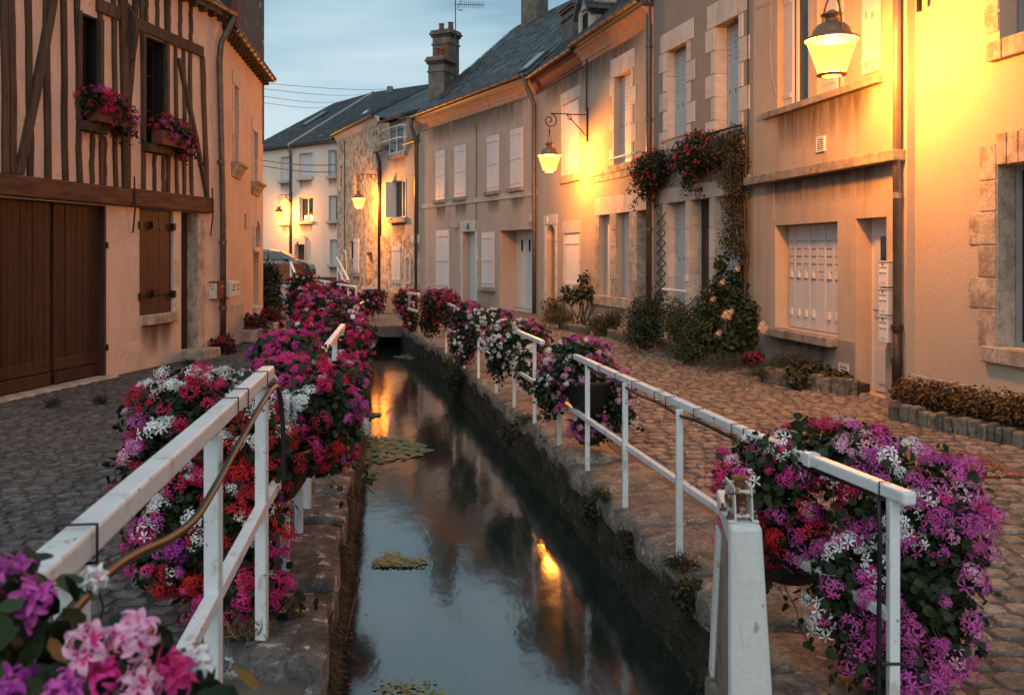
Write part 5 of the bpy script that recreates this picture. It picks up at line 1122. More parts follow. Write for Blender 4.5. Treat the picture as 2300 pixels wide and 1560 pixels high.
street_lamp(F4, 1321, 1234, 3.63, 'lit lantern on scroll bracket between white shutters, in front of the middle right house')
street_lamp(F6, 857, 806, 3.55, 'lit lantern hanging before the rubble stone house')
street_lamp(F8, 656, 627, 3.68, 'small lit lantern on the white house above the parked car')

# ---------------------------------------------------------------- car, low walls, far handrails, wires
car = thing('parked_car', (-12.0, 44.6, gz(0,44.6)), 'dark teal parked car seen side on, nose to the right, behind the low stone wall', 'car')
X0, Y0, Zc = -9.95, 43.7, gz(0,44.6)      # nose x, near side y
prof = [(0,.42),(.02,.62),(.08,.80),(.25,.92),(.6,1.03),(.86,1.10),(1.55,1.47),(2.1,1.56),(3.1,1.52),(3.75,1.34),(4.1,1.0),(4.22,.7),(4.2,.4)]
def hwid(x, z): 
    w = .88*min(1, .72+.28*math.sin(min(1, x/.7)*math.pi/2))*min(1, .78+.22*math.sin(min(1,(4.3-x)/.5)*math.pi/2))
    return w*(1-.26*max(0,(z-.98)/.55))
body = MB(); n = len(prof); rows = []
for sd in (-1, -.93, 0, .93, 1):
    row = []
    for x, z in prof:
        drop = {1:.05,.93:.0,0:-.025}[abs(sd)]
        row.append((X0-x, Y0+.88+hwid(x,z)*sd, Zc+z-drop*(.6 if z > .7 else 0)))
    rows.append(row)
vs = sum(rows, []); fs = []
for i in range(4):
    for j in range(n-1): fs.append((i*n+j, i*n+j+1, (i+1)*n+j+1, (i+1)*n+j))
body.add(vs, fs)
for sd, r_ in ((-1, rows[0]),(1, rows[4])):     # sides down to the sill with two wheel arches
    low = [(X0-x, r_[0][1] if 0 else Y0+.88+.88*sd, Zc+.25) for x in (0.1,)]
    zc2 = Zc+.33
    for j in range(n-1):
        a, b = prof[j][0], prof[j+1][0]
        m2 = max(1, int((b-a)/.12))
        for q in range(m2):
            xa, xb = a+(b-a)*q/m2, a+(b-a)*(q+1)/m2
            def bot(x):
                h = .24
                for wx in (.82, 3.38):
                    if abs(x-wx) < .37: h = max(h, .33+math.sqrt(.37**2-(x-wx)**2))
                return h
            def top(x):
                t_ = (x-a)/(b-a) if b > a else 0; return r_[j][2]*(1-t_)+r_[j+1][2]*t_, r_[j][1]*(1-t_)+r_[j+1][1]*t_
            za_, ya_ = top(xa); zb_, yb_ = top(xb)
            ma, mb_ = Zc+.72, Zc+.72
            A = (X0-xa, Y0+.88+sd*hwid(xa,.5)*1.01, min(Zc+max(bot(xa),.25), za_)); B = (X0-xb, Y0+.88+sd*hwid(xb,.5)*1.01, min(Zc+max(bot(xb),.25), zb_))
            body.add([A, B, (X0-xb,yb_,zb_), (X0-xa,ya_,za_)], [(0,1,2,3)])
body.build('body', M_car, car, smooth=False)
for sd in (-1, 1):
    for pts in ([(1.04,1.08),(1.60,1.41),(1.95,1.46),(1.98,1.07)],[(2.06,1.07),(2.04,1.47),(2.95,1.44),(3.02,1.06)],[(3.1,1.06),(3.04,1.43),(3.5,1.34),(3.66,1.06)]):
        q = [(X0-x, Y0+.88+sd*(hwid(x,z)+.02), Zc+z) for x, z in pts]; mb = MB(); mb.prism(q, (0,-sd*.02,0)); mb.build('side_window', M_carglass, car)
    for wx in (.82, 3.38):
        c = Vector((X0-wx, Y0+.88+sd*.80, Zc+.33)); tm = MB()
        ring = lambda r, y: [(c.x+r*math.cos(a), c.y+sd*y, c.z+r*math.sin(a)) for a in [2*math.pi*i/20 for i in range(20)]]
        pr = [(.2,.06),(.31,.08),(.33,.05),(.33,-.12),(.2,-.12)]; vv_ = sum([ring(r,y) for r, y in pr], [])
        tm.add(vv_, [(i*20+k,i*20+(k+1)%20,(i+1)*20+(k+1)%20,(i+1)*20+k) for i in range(4) for k in range(20)]); wh = tm.build('wheel', M_tyre, car)
        rm = MB(); rr = [ring(.215,.07), ring(.195,.05)]; rm.add(rr[0]+rr[1], [(k,(k+1)%20,20+(k+1)%20,20+k) for k in range(20)])
        for k in range(10):
            a = 2*math.pi*k/10; rm.bar((c.x,c.y+sd*.06,c.z), (c.x+.2*math.cos(a),c.y+sd*.065,c.z+.2*math.sin(a)), .02, .035, (0,1,0))
        rm.build('rim', M_alloy, wh)
    mb = MB(); mb.box((X0-1.30, Y0+.88+sd*.95-.1, Zc+1.03), (X0-1.12, Y0+.88+sd*.95+.1, Zc+1.16)); mb.build('wing_mirror', M_car, car, bevel=.03)
    mb = MB(); mb.hexa([(X0-.07,Y0+.88+sd*.45,Zc+.62),(X0-.3,Y0+.88+sd*.84,Zc+.66),(X0-.34,Y0+.88+sd*.80,Zc+.66),(X0-.12,Y0+.88+sd*.42,Zc+.62),(X0-.1,Y0+.88+sd*.45,Zc+.74),(X0-.34,Y0+.88+sd*.85,Zc+.80),(X0-.38,Y0+.88+sd*.8,Zc+.8),(X0-.15,Y0+.88+sd*.42,Zc+.74)]); mb.build('headlight', M_headl, car)
    mb = MB(); mb.box((X0-2.1,Y0+.88+sd*.895-.012,Zc+.86),(X0-1.95,Y0+.88+sd*.895+.012,Zc+.885)); mb.build('door_handle', M_alloy, car)
q = [(X0-.90,Y0+.88-.62,Zc+1.11),(X0-.90,Y0+.88+.62,Zc+1.11),(X0-1.53,Y0+.88+.55,Zc+1.455),(X0-1.53,Y0+.88-.55,Zc+1.455)]; mb = MB(); mb.prism(q, (.02,0,.03)); mb.build('windscreen', M_carglass, car)
# low brown stone wall before the car
lw = thing('low_stone_wall', (-10.2, 40.2, .1), 'low brown stone wall of big blocks in front of the parked car', 'wall')
rnd = random.Random(9); M_wallb = mat('brown_block', (.115,.06,.036), rough=.9, var=.45, scale=9., bump=1., bscale=16., bdist=.04, objr=.3)
for r_ in range(3):
    x = -11.6
    while x < -9.55:
        w = rnd.uniform(.5,.85); xe = min(x+w, -9.45); MB().box((x+.006,40.,.02+r_*.37), (xe-.006,40.45,.02+r_*.37+.362)).build('stone_block', M_wallb, lw, bevel=.02); x = xe
lw2 = thing('low_kerb_wall', (-8.8, 42.3, .1), 'low dark wall running below the white house plinth', 'wall')
for i in range(5): MB().box((-9.9+i*.62,41.8,.0), (-9.9+i*.62+.61,42.1,.46)).build('stone_block', M_wallb, lw2, bevel=.02)
def handrail(pts, r, label, posts=()):
    o = thing('handrail', pts[0], label, 'handrail'); MB().tube(pts, r, 8).build('top_rail', M_railw, o)
    for a, b in posts: MB().tube([a, b], r*.8, 6).build('post', M_railw, o)
handrail([at(653,589,38.5), at(667,624,38.)], .045, 'short sloping white handrail in front of the brown block wall', [(at(653,589,38.5), at(653,650,38.5)), (at(667,624,38.), at(667,655,38.))])
handrail([at(757,578,40.), at(784,630,38.)], .04, 'long sloping white handrail against the rubble house', [(at(758,578,40.), at(758,645,40.)), (at(769,602,39.2), at(769,650,39.2)), (at(783,628,38.), at(783,655,38.)), (at(759,602,40.), at(777,640,38.))])
for i, (y0, y1, xe, Ye) in enumerate(((186,200,880,49.),(199,213,812,53.),(216,229,760,55.),(230,240,735,55.))):
    a, b = at(586,y0,24.), at(xe,y1,Ye); pts = [a.lerp(b,t_/10)-Vector((0,0,.10*math.sin(math.pi*t_/10))) for t_ in range(11)]
    tag(MB().tube(pts, .010, 4, False).build('overhead_cable', M_wire, cat='cable', label=('highest','second highest','second lowest','lowest')[i]+' overhead cable crossing the sky above the slate roofs', group='cables across the sky'))
for i, (y0, y1) in enumerate(((359,370),(371,386))):
    a, b = at(580,y0,30.), at(752,y1,46.5); pts = [a.lerp(b,t_/8)-Vector((0,0,.1*math.sin(math.pi*t_/8))) for t_ in range(9)]
    tag(MB().tube(pts, .018, 4, False).build('overhead_cable', M_wired, cat='cable', label=('upper','lower')[i]+' dark cable crossing the white house below its eaves', group='cables before the white house'))
# ---------------------------------------------------------------- railings
def railing(label, runs, mids, posts, rw=.045, pw=.04, group=None, bw=None):
    o = thing('railing', Vector(posts[0][0]), label, 'railing', group)
    for p, q in runs: MB().bar(p, q, rw, rw*.95).build('top_rail', M_railw, o, bevel=.007)
    for p, q in mids: MB().bar(p, q, rw*.78, rw*.78).build('mid_rail', M_railw, o, bevel=.005)
    for a, b in posts: MB().bar(a, b, pw, pw, (0,1,0)).build('post', M_railw, o, bevel=.005)
    return o
XL = lambda y: -.55-.127*y
VL = lambda y, z: Vector((XL(y), y, z))
pl = [(2.64,1.02),(3.57,1.02)]
lr1 = railing('thick white railing along the left bank nearest the photographer, hose slung beneath it', [(VL(.35,1.055), VL(3.74,1.055))], [(VL(.4,.52), VL(3.57,.535)), (VL(3.57,.535), VL(4.35,.50))],
    [(VL(y,-.02), VL(y,z)) for y, z in pl]+[(VL(1.5,-.02), VL(1.5,1.02)), (VL(.6,-.02), VL(.6,1.02))], rw=.054, pw=.045)
MB().bar(VL(3.72,1.06), VL(3.95,.99), .03, .02).build('end_strap', M_railw, lr1, bevel=.004)
for y in (1.52, 2.86, 3.05, 3.50):
    c = VL(y,1.055); u = (VL(y+1,0)-VL(y,0)).normalized(); x = u.cross(Vector((0,0,1))); z = Vector((0,0,1)); r_ = .033
    MB().tube([c+x*a*r_+z*b*r_ for a, b in ((-1,-1),(-1,1),(1,1),(1,-1),(-1,-1.02))], .0035, 5).build('cable_tie', M_black, lr1)
hose = []
for y, dx, dz in ((3.7,.0,-.16),(3.66,.035,-.06),(3.55,.045,-.045),(3.3,.045,-.055),(3.05,.045,-.08),(2.75,.045,-.11),(2.45,.045,-.145),(2.2,.045,-.16),(1.95,.045,-.13),(1.7,.045,-.08),(1.5,.045,-.055),(1.2,.045,-.06),(.8,.045,-.07),(.4,.045,-.06)): hose.append(VL(y,1.055)+Vector((dx,0,dz)))
def smooth_pts(p, k=5):
    out = []
    for i in range(len(p)-1):
        a, b, c, d = p[max(i-1,0)], p[i], p[i+1], p[min(i+2,len(p)-1)]
        for j in range(k):
            t_ = j/k; out.append(.5*((2*b)+(c-a)*t_+(2*a-5*b+4*c-d)*t_*t_+(3*b-a-3*c+d)*t_**3))
    return out+[p[-1]]
tag(MB().tube(smooth_pts([VL(3.86,.55)+Vector((.05,0,0)), VL(3.84,.8)+Vector((.05,0,0)), VL(3.78,.97)+Vector((.04,0,0))]+hose[2:]), .0105, 12).build('watering_hose', M_hose, smooth=True, cat='hose', label='black watering hose hanging under the thick white left rail'))
def lrail(label, y0, y1, z, ys, mid=None, grp='thin white railings along the left bank'):
    return railing(label, [(VL(y0,z), VL(y1,z))], [(VL(y0,mid), VL(y1,mid))] if mid else [], [(VL(y,0), VL(y,z-.02)) for y in ys], rw=.05, pw=.04, group=grp)
lrail('white railing second along the left bank, its posts below crimson blooms', 4.25, 8.75, .84, (4.3,4.9,5.35,6.6,7.6,8.62), .42)
lrail('white railing third along the left bank between the two thick flower banks', 10.6, 13.6, .80, (10.8,12.4,13.5), .42)
ZR = lambda y: -.2
RP = [(2.0,1.66),(3.26,1.395),(4.2,1.165),(5.1,.958),(6.14,.78),(7.2,.61),(8.1,.43),(9.1,.23),(10.15,.025),(12.5,-.47),(14,-.82),(16,-1.22),(19.2,-1.86)]
XRr = lambda y: lerp(y, RP)
VR = lambda y, z: Vector((XRr(y), y, -.2+z))
rr = railing('long white railing nearest on the right bank, ending in a square post among magenta blooms', [(VR(3.2,.88), VR(4.2,.88)), (VR(4.2,.88), VR(7.55,.88))], [(VR(3.26,.42), VR(4.2,.42)), (VR(4.2,.42), VR(8.1,.42))],
    [(VR(y,0), VR(y,.86)) for y in (3.26,4.2,5.1,6.14,7.2,8.1)], rw=.049, pw=.039)
fb = MB(); fb.bar(VR(3.16,.88), VR(3.215,.88), .053, .052); fb.build('end_cap', M_railw, rr, bevel=.012)
fb = MB(); fb.bar(VR(3.75,.88), VR(3.80,.88), .059, .058); fb.build('sleeve', M_railw, rr, bevel=.006)
for y in (3.3,4.3,4.42,4.85,5.25,5.45,5.9,6.3,6.75):
    c = VR(y,.88); u = (VR(y+.2,0)-VR(y-.2,0)).normalized(); x = u.cross(Vector((0,0,1))); z = Vector((0,0,1)); r_ = .028
    MB().tube([c+x*a*r_+z*b*r_ for a, b in ((-1,-1),(-1,1),(1,1),(1,-1),(-1,-1.02))], .0032, 5).build('cable_tie', M_black, rr)
tag(MB().tube(smooth_pts([VR(3.27,-.0)+Vector((-.045,0,.02)), VR(3.27,.4)+Vector((-.045,0,0)), VR(3.27,.8)+Vector((-.045,0,0)), VR(3.4,.84)]+[VR(y,.838-.012*(i%2)) for i, y in enumerate((3.8,4.3,4.85,5.1,5.45,5.9,6.3,6.75,7.2))], 4), .009, 7).build('irrigation_tube', M_black, smooth=True, cat='tube', label='thin black irrigation tube tied beneath the long right railing'))
MB().tube([VR(3.27,.26)+Vector((a*.03,b*.03,0)) for a, b in ((-1.6,-1),(1,-1),(1,1),(-1.6,1),(-1.6,-1))], .006, 6).build('cable_tie', M_black, rr)
def rrail(label, y0, y1, ys, h=.88, grp='white railings further along the right bank'):
    return railing(label, [(VR(y0,h), VR(y1,h))], [(VR(y0,h*.5), VR(y1,h*.5))], [(VR(y,0), VR(y,h-.02)) for y in ys], rw=.047, pw=.037, group=grp)
rrail('white right bank railing between the hanging basket with black tub and the next flowers', 8.75, 10.35, (9.1,10.15))
rrail('white right bank railing third from the photographer, ahead of the garage', 10.9, 12.8, (11.2,12.5))
rrail('white right bank railing fourth from the photographer by crimson blooms', 13.4, 15.9, (13.6,14.6,15.7))
def wp(px, py, H): Y = H*FPX/(py-570); return Vector(((px-1150)/FPX*Y, Y, CAMZ-H))
railing('low white frame rail at the right corner of the footbridge', [(at(916,658,19.6), at(941,660,19.2))], [(at(918,693,19.6), at(940,700,19.2))], [(wp(919,740,1.75), at(919,658,19.6)), (wp(941,747,1.75), at(941,660,19.2)), (wp(960,752,1.75), at(960,664,18.9))], rw=.06, pw=.05)
railing('single white rail post behind the round basket on the footbridge', [(at(812,647,22.6), at(846,648,22.6))], [], [(wp(838,715,1.68)+Vector((0,0,-.02)), at(838,650,22.6))], rw=.05, pw=.05)
railing('white railing crossing the far end of the footbridge', [(at(758,638,25.), at(800,645,24.))], [(at(762,666,25.), at(800,676,24.))], [(at(y,z,Yd), at(y,640+(y-758)*.16,Yd)) for y, z, Yd in ((764,697,24.9),(782,700,24.5),(800,706,24.))], rw=.055, pw=.05)
railing('far left white railing glowing orange on top beside the ivy', [(at(620,639,24.), at(660,645,23.))], [(at(622,671,24.), at(640,674,23.5))], [(at(x,z,Yd), at(x,641,Yd)) for x, z, Yd in ((622,700,24.),(638,705,23.6))], rw=.055, pw=.05)
railing('far white railing running behind the tall red flower clump', [(at(698,627,31.), at(745,634,30.))], [(at(702,655,31.), at(740,660,30.))], [(at(x,z,31.), at(x,630,31.)) for x, z in ((700,672),(714,672),(730,674))], rw=.07, pw=.06)

# ---------------------------------------------------------------- leaves and flowers
RN = np.random.default_rng(11)
LEAF = {'leaf': (np.array([(0,0,0),(.38,.28,.06),(.5,.62,.04),(.22,.95,-.05),(-.22,.95,-.05),(-.5,.62,.04),(-.38,.28,.06),(0,.5,-.06)]), [(7,0,1),(7,1,2),(7,2,3),(7,3,4),(7,4,5),(7,5,6),(7,6,0)]),
        'small': (np.array([(0,0,0),(.28,.5,.08),(0,1,-.05),(-.28,.5,.08),(0,.5,0)]), [(4,0,1),(4,1,2),(4,2,3),(4,3,0)]),
        'hair': (np.array([(-.018,0,0),(.018,0,0),(.014,.5,.06),(-.014,.5,.06),(0,1,-.05)]), [(0,1,2),(0,2,3),(3,2,4)]),
        'thin': (np.array([(-.05,0,0),(.05,0,0),(.035,.5,.08),(-.035,.5,.08),(0,1,-.06)]), [(0,1,2),(0,2,3),(3,2,4)])}
def scatter(blobs, n, rng, shell=2.4):
    w = np.array([b[6] if len(b) > 6 else b[3]*b[4]*b[5] for b in blobs]); w = w/w.sum(); k = rng.choice(len(blobs), n, p=w)
    B = np.array([b[:6] for b in blobs]); d = rng.normal(size=(n,3)); d /= np.linalg.norm(d, axis=1)[:,None]
    r = rng.random(n)**(1/shell)*(1+.10*np.sin(d[:,0]*7+d[:,2]*5)+.1*np.sin(d[:,1]*9)); return B[k,:3]+d*r[:,None]*B[k,3:], d
def leaf_mass(name, blobs, n, size, m, seed, kind='leaf', up=.35, out=.9, rand=.7, droop=0., minz=None, shell=2.4, szvar=(.6,1.3)):
    rng = np.random.default_rng(seed); p, d = scatter(blobs, n, rng, shell)
    if minz is not None: p[:,2] = np.maximum(p[:,2], minz+rng.random(n)*.04)
    T, Fc = LEAF[kind]
    nz = d*out+rng.normal(size=(n,3))*rand+np.array([0,0,up]); nz /= np.linalg.norm(nz, axis=1)[:,None]
    ay = d*.6+rng.normal(size=(n,3))*.6+np.array([0,0,-droop]); ay -= nz*(ay*nz).sum(1)[:,None]; ay /= np.linalg.norm(ay, axis=1)[:,None]+1e-9; ax = np.cross(ay, nz)
    s = size*rng.uniform(*szvar, n); k = len(T)
    V = p[:,None,:]+s[:,None,None]*(T[None,:,0:1]*ax[:,None,:]+T[None,:,1:2]*ay[:,None,:]+T[None,:,2:3]*nz[:,None,:])
    Fa = np.array(Fc)[None]+np.arange(n)[:,None,None]*k
    return np_mesh(name, V.reshape(-1,3), Fa.reshape(-1,3), m)
def head_mesh(seed, col, nfl, Rr, Lp, flat=.75, wide=.62):
    r = random.Random(seed); vs = []; fs = []
    for i in range(nfl):
        z = 1-(i+.5)/nfl*1.0; a = i*2.4+r.uniform(-.5,.5); q = math.sqrt(max(0,1-z*z)); dv = Vector((q*math.cos(a)+r.uniform(-.25,.25), q*math.sin(a)+r.uniform(-.25,.25), z+r.uniform(-.15,.15))).normalized(); c = dv*Rr*r.uniform(.55,1.35); c.z *= flat
        x = dv.orthogonal().normalized(); x.rotate(Matrix.Rotation(r.uniform(0,6.28),3,dv)); y = dv.cross(x)
        for k in range(5):
            t_ = 2*math.pi*k/5+r.uniform(-.15,.15)+(.25 if k in (0,1) else 0); e = x*math.cos(t_)+y*math.sin(t_); s_ = dv.cross(e); cup = r.uniform(.0,.35); Lk = Lp*r.uniform(.85,1.1)*(1.1 if k in (0,1) else .95); W = Lp*wide*(.75 if k in (0,1) else 1)
            P = lambda u, v: c+e*(Lk*u)+s_*(W*v)+dv*(Lk*(cup*u-.25*u*u))
            b = len(vs); vs += [P(.04,0), P(.5,.34), P(.92,.38), P(1.05,0)-dv*Lp*.05, P(.92,-.38), P(.5,-.34)]; fs += [(b,b+1,b+2,b+3),(b,b+3,b+4,b+5)]
    vs = [tuple(v) for v in vs]; me = bpy.data.meshes.new('flower_head'); me.from_pydata(vs, [], fs); me.materials.append(FL[col]); return me
def close_head(seed, col, nfl, Rr, Lp):
    r = random.Random(seed); vs = []; fs = []
    for i in range(nfl):
        z = 1-(i+.5)/nfl*1.1; a = i*2.4+r.uniform(-.5,.5); q = math.sqrt(max(0,1-z*z)); dv = (Vector((q*math.cos(a), q*math.sin(a), z))+Vector((r.uniform(-.3,.3),r.uniform(-.3,.3),r.uniform(-.2,.3)))).normalized(); c = dv*Rr*r.uniform(.7,1.2)
        x = dv.orthogonal().normalized(); x.rotate(Matrix.Rotation(r.uniform(0,6.28),3,dv)); y = dv.cross(x)
        for k in range(5):
            t_ = 2*math.pi*k/5+r.uniform(-.25,.25); e = x*math.cos(t_)+y*math.sin(t_); s_ = dv.cross(e); cup = r.uniform(.2,.8); curl = r.uniform(.2,.9); Lk = Lp*r.uniform(.85,1.15); W = Lp*r.uniform(.15,.23); tw = r.uniform(-.5,.5); b = len(vs)
            for m_ in range(6):
                u = m_/5; wd = W*math.sin(math.pi*(.08+.86*u**.8))**.8; h = cup*u-curl*u*u*u
                for n_ in range(5):
                    v = n_/2-1; vs.append(tuple(c+e*Lk*u*(1-.15*curl*u*u)+s_*wd*v+dv*(Lk*h+W*.5*v*v*(1-.6*u)+W*tw*v*u)))
            fs += [(b+m_*5+n_, b+m_*5+n_+1, b+m_*5+n_+6, b+m_*5+n_+5) for m_ in range(5) for n_ in range(4)]
    me = bpy.data.meshes.new('flower_head'); me.from_pydata(vs, [], fs); me.materials.append(FL[col]); me.materials.append(FL[{'pale':'hot','hot':'crimson','magenta':'purple','purple':'magenta','white':'pale'}[col]]); me.shade_smooth()
    for q, pg in enumerate(me.polygons):
        if (q % 20)//4 == 0 or ((q % 20)//4 == 1 and q % 4 in (1,2)): pg.material_index = 1
    return me
HEADS = {c: [head_mesh(i*17+j*101, c, (11,14,17)[j], .042, .021) for j in range(3)] for i, c in enumerate(FL)}
LOOSE = {c: [head_mesh(i*31+j*77+5, c, (7,9,11)[j], .052, .025, .6, .5) for j in range(3)] for i, c in enumerate(FL)}
stem_mb_cache = {}
def flower_heads(parent, blobs, n, cols, rng, size=1., loose=.5, front=1., minz=None, name='flower_head', rr_=(.92,1.12), upb=.3, zones=None):
    size *= .64; n = min(290, int(n*2.5))
    names = list(cols); w = np.array([cols[c] for c in names], float); w /= w.sum(); cnt = 0; tries = 0
    bw = np.array([(b[6] if len(b) > 6 else (b[3]*b[4]*b[5])**(2/3)) for b in blobs]); bw /= bw.sum()
    anchors = [(rng.choice(len(names), p=w), rng.normal(size=3)) for _ in range(9)]
    st = MB()
    while cnt < n and tries < n*30:
        tries += 1; b = blobs[rng.choice(len(blobs), p=bw)]; d = rng.normal(size=3); d[2] += upb; d /= np.linalg.norm(d)
        c = np.array(b[:3]); tocam = np.array((0,0,CAMZ))-c; tocam /= np.linalg.norm(tocam)
        if d @ tocam < -.15 and rng.random() < .72*front: continue
        p = c+d*np.array(b[3:6])*rng.uniform(*rr_)
        if any(k is not b and (((p-np.array(k[:3]))/np.array(k[3:6]))**2).sum() < .7 for k in blobs): continue
        if minz is not None and p[2] < minz: continue
        # neighbouring heads tend to share a colour
        if zones and rng.random() < .8:
            qx, qy = 1150+FPX*p[0]/p[1]+rng.normal()*18, 570+FPX*(CAMZ-p[2])/p[1]+rng.normal()*18; ci = names.index(min(zones, key=lambda z_: (z_[0]-qx)**2+(z_[1]-qy)**2)[2])
        elif rng.random() < .72: ci = anchors[int(np.argmax([d @ (a[1]/np.linalg.norm(a[1]))+.15*rng.random() for a in anchors]))][0]
        else: ci = rng.choice(len(names), p=w)
        me = (LOOSE if rng.random() < loose else HEADS)[names[ci]][rng.integers(3)]
        z = Vector(d*.9+np.array((0,0,.55))+tocam*.35+rng.normal(size=3)*.2).normalized(); x = z.orthogonal().normalized(); x.rotate(Matrix.Rotation(rng.uniform(0,6.28),3,z)); y = z.cross(x)
        s_ = size*rng.choice([.55,.8,1.,1.25],p=[.2,.3,.3,.2])*rng.uniform(.88,1.12); M4 = Matrix(((x.x,y.x,z.x,p[0]),(x.y,y.y,z.y,p[1]),(x.z,y.z,z.z,p[2]),(0,0,0,1))) @ Matrix.Scale(s_,4)
        inst(name, me, parent, M4); cnt += 1
        q = c+d*np.array(b[3:6])*.55; pm = (Vector(p)+Vector(q))/2+Vector((0,0,.02)); st.tube([q, pm, p], .0025*size, 3, False)
    st.build('flower_stem', M_stem, parent, kind='stuff')
GER = {'crimson':3,'hot':2.4,'magenta':2.2,'white':2.2,'red':1.8,'pale':.7,'purple':.7}
def basket(label, blobs, nl, nf, cols, seed, leaf=.055, hs=1., tub=None, loose=.5, group='flowering baskets on the railings', cat='flower basket', m=M_leaf, minz=None, trail=0, shell=2.6, zones=None):
    c = blobs[0]; o = thing('flower_basket', (c[0],c[1],min(b[2]-b[5] for b in blobs)), label, cat, group); rng = np.random.default_rng(seed)
    link_mesh('foliage', leaf_mass('foliage', blobs, int(nl*1.7), leaf*.72, m, seed, 'leaf', minz=minz, shell=shell), o, kind='stuff')
    if trail:
        tb = MB(); lp = []
        for _ in range(trail):
            b = blobs[rng.integers(len(blobs))]; a = rng.uniform(0,6.28); p = Vector((b[0]+b[3]*.85*math.cos(a), b[1]+b[4]*.85*math.sin(a), b[2]-b[5]*rng.uniform(.2,.7))); pts = [p]
            for k in range(4): p = p+Vector((math.cos(a)*.04+rng.normal()*.02, math.sin(a)*.04+rng.normal()*.02, -.06)); pts.append(p); lp.append((*p,.04,.04,.04))
            tb.tube(pts, .003, 3, False)
        tb.build('trailing_stem', M_stem, o, kind='stuff'); link_mesh('trailing_leaf', leaf_mass('trailing', lp, trail*9, leaf*.8, m, seed+1, 'leaf', minz=minz), o, kind='stuff')
    flower_heads(o, blobs, nf, cols, rng, hs, loose, minz=minz, zones=zones)
    if tub:
        x, y, z, r_, h = tub; MB().lathe((x,y,z), [(.02,0),(r_*.55,.0),(r_*.85,h*.35),(r_,h*.9),(r_*1.04,h),(r_*.94,h),(r_*.9,h*.85),(0,h*.8)], 20).build('tub', M_black, o, smooth=True)
    return o
def B(px, py, Y, rx, ry, rz, w=None):      # a clump centred where the photo shows it
    p = at(px, py, Y); return (p.x, p.y, p.z, rx, ry, rz)+((w,) if w else ())
# right bank, nearest
basket('huge magenta and white flower basket spilling over the end post of the right railing',
  [B(2050,1150,3.75,.29,.3,.26), B(2030,1330,3.6,.28,.3,.26), B(1985,1450,3.55,.20,.26,.14), B(2060,1400,3.6,.2,.22,.2), B(1730,1080,4.1,.24,.30,.19), B(1860,1010,4.0,.30,.26,.12), B(1720,1210,4.15,.20,.2,.17), B(1900,1330,3.6,.14,.2,.2), B(1770,1180,4.0,.17,.2,.12)], 5200, 118,
  {'magenta':4.2,'white':1.7,'crimson':1.2,'hot':1.1,'red':.5,'pale':.5,'purple':.2}, 21, .052, 1.4, tub=(1.26,4.05,.08,.19,.22), loose=.68, minz=-.14, trail=14, zones=[(1700,960,'crimson'),(1740,945,'crimson'),(1790,970,'white'),(1830,1010,'white'),(1720,1000,'white'),(1640,1050,'hot'),(1620,1090,'crimson'),(1610,1140,'hot'),(1740,1040,'hot'),(1860,950,'crimson'),(1940,970,'pale'),(1990,965,'crimson'),(1960,1030,'magenta'),(2050,1030,'white'),(1980,1080,'magenta'),(2090,1060,'magenta'),(1860,1130,'crimson'),(1790,1140,'magenta'),(1870,1220,'magenta'),(1900,1250,'white'),(2030,1180,'white'),(2100,1200,'magenta'),(2150,1260,'magenta'),(2060,1310,'white'),(1840,1320,'white'),(1920,1330,'magenta'),(2180,1230,'magenta'),(1980,1400,'magenta'),(1900,1420,'magenta'),(2100,1350,'magenta'),(2060,1440,'magenta'),(1980,1500,'magenta'),(2080,1480,'magenta'),(1720,1250,'red')])
basket('round flower basket with large black tub on the right railing, magenta and white blooms',
  [B(1305,840,7.75,.30,.30,.20), B(1235,880,7.8,.15,.2,.22), B(1390,900,7.6,.15,.2,.24), B(1330,960,7.75,.2,.2,.14), B(1300,790,7.8,.26,.24,.12)], 3400, 78, {'magenta':3,'white':2.6,'purple':1.6,'crimson':.8,'hot':1.2,'pale':.6}, 22, .05, 1.0, tub=(.66,7.6,.20,.21,.28), minz=-.17, trail=8)
basket('pink and white flower basket on the right railing just beyond the one with a tub',
  [B(1160,760,10.2,.38,.3,.22), B(1120,800,10.4,.16,.2,.3), B(1190,830,9.9,.18,.2,.24), B(1100,712,10.6,.28,.2,.1)], 2600, 70, {'magenta':2.5,'hot':1.8,'white':2.4,'crimson':1,'purple':1}, 23, .052, 1.05, minz=-.17)
basket('white speckled flower basket hanging on the right rail in front of the garage door',
  [B(1050,712,13.0,.25,.3,.22), B(1040,770,12.8,.2,.2,.3), B(1078,745,12.6,.15,.2,.25)], 2200, 46, {'white':2.4,'magenta':1.4,'purple':1,'hot':.8}, 24, .055, 1.1, minz=-.17)
basket('crimson flower basket on the right rail below the left shuttered window of the garage house',
  [B(985,680,16.,.36,.3,.26), B(965,720,16.2,.22,.2,.3), B(1010,700,15.6,.22,.2,.3)], 2000, 60, {'crimson':3,'red':2,'hot':1.4,'magenta':.8,'white':.4}, 25, .06, 1.15, minz=-.17)
basket('dense red flower basket at the right corner of the footbridge',
  [B(915,680,20.2,.32,.3,.32), B(925,720,20.,.22,.2,.24)], 1700, 44, {'crimson':3,'red':1.6,'magenta':1.6,'white':.5}, 26, .06, 1.25, minz=-.17)
basket('round dark flower basket with trailing white blooms in the middle of the footbridge',
  [B(836,668,22.6,.36,.3,.24), B(825,690,22.4,.2,.2,.24), B(850,688,22.4,.16,.2,.2)], 1700, 38, {'white':2,'pale':1,'crimson':1.4,'magenta':1.2}, 27, .06, 1.2, minz=-.1)
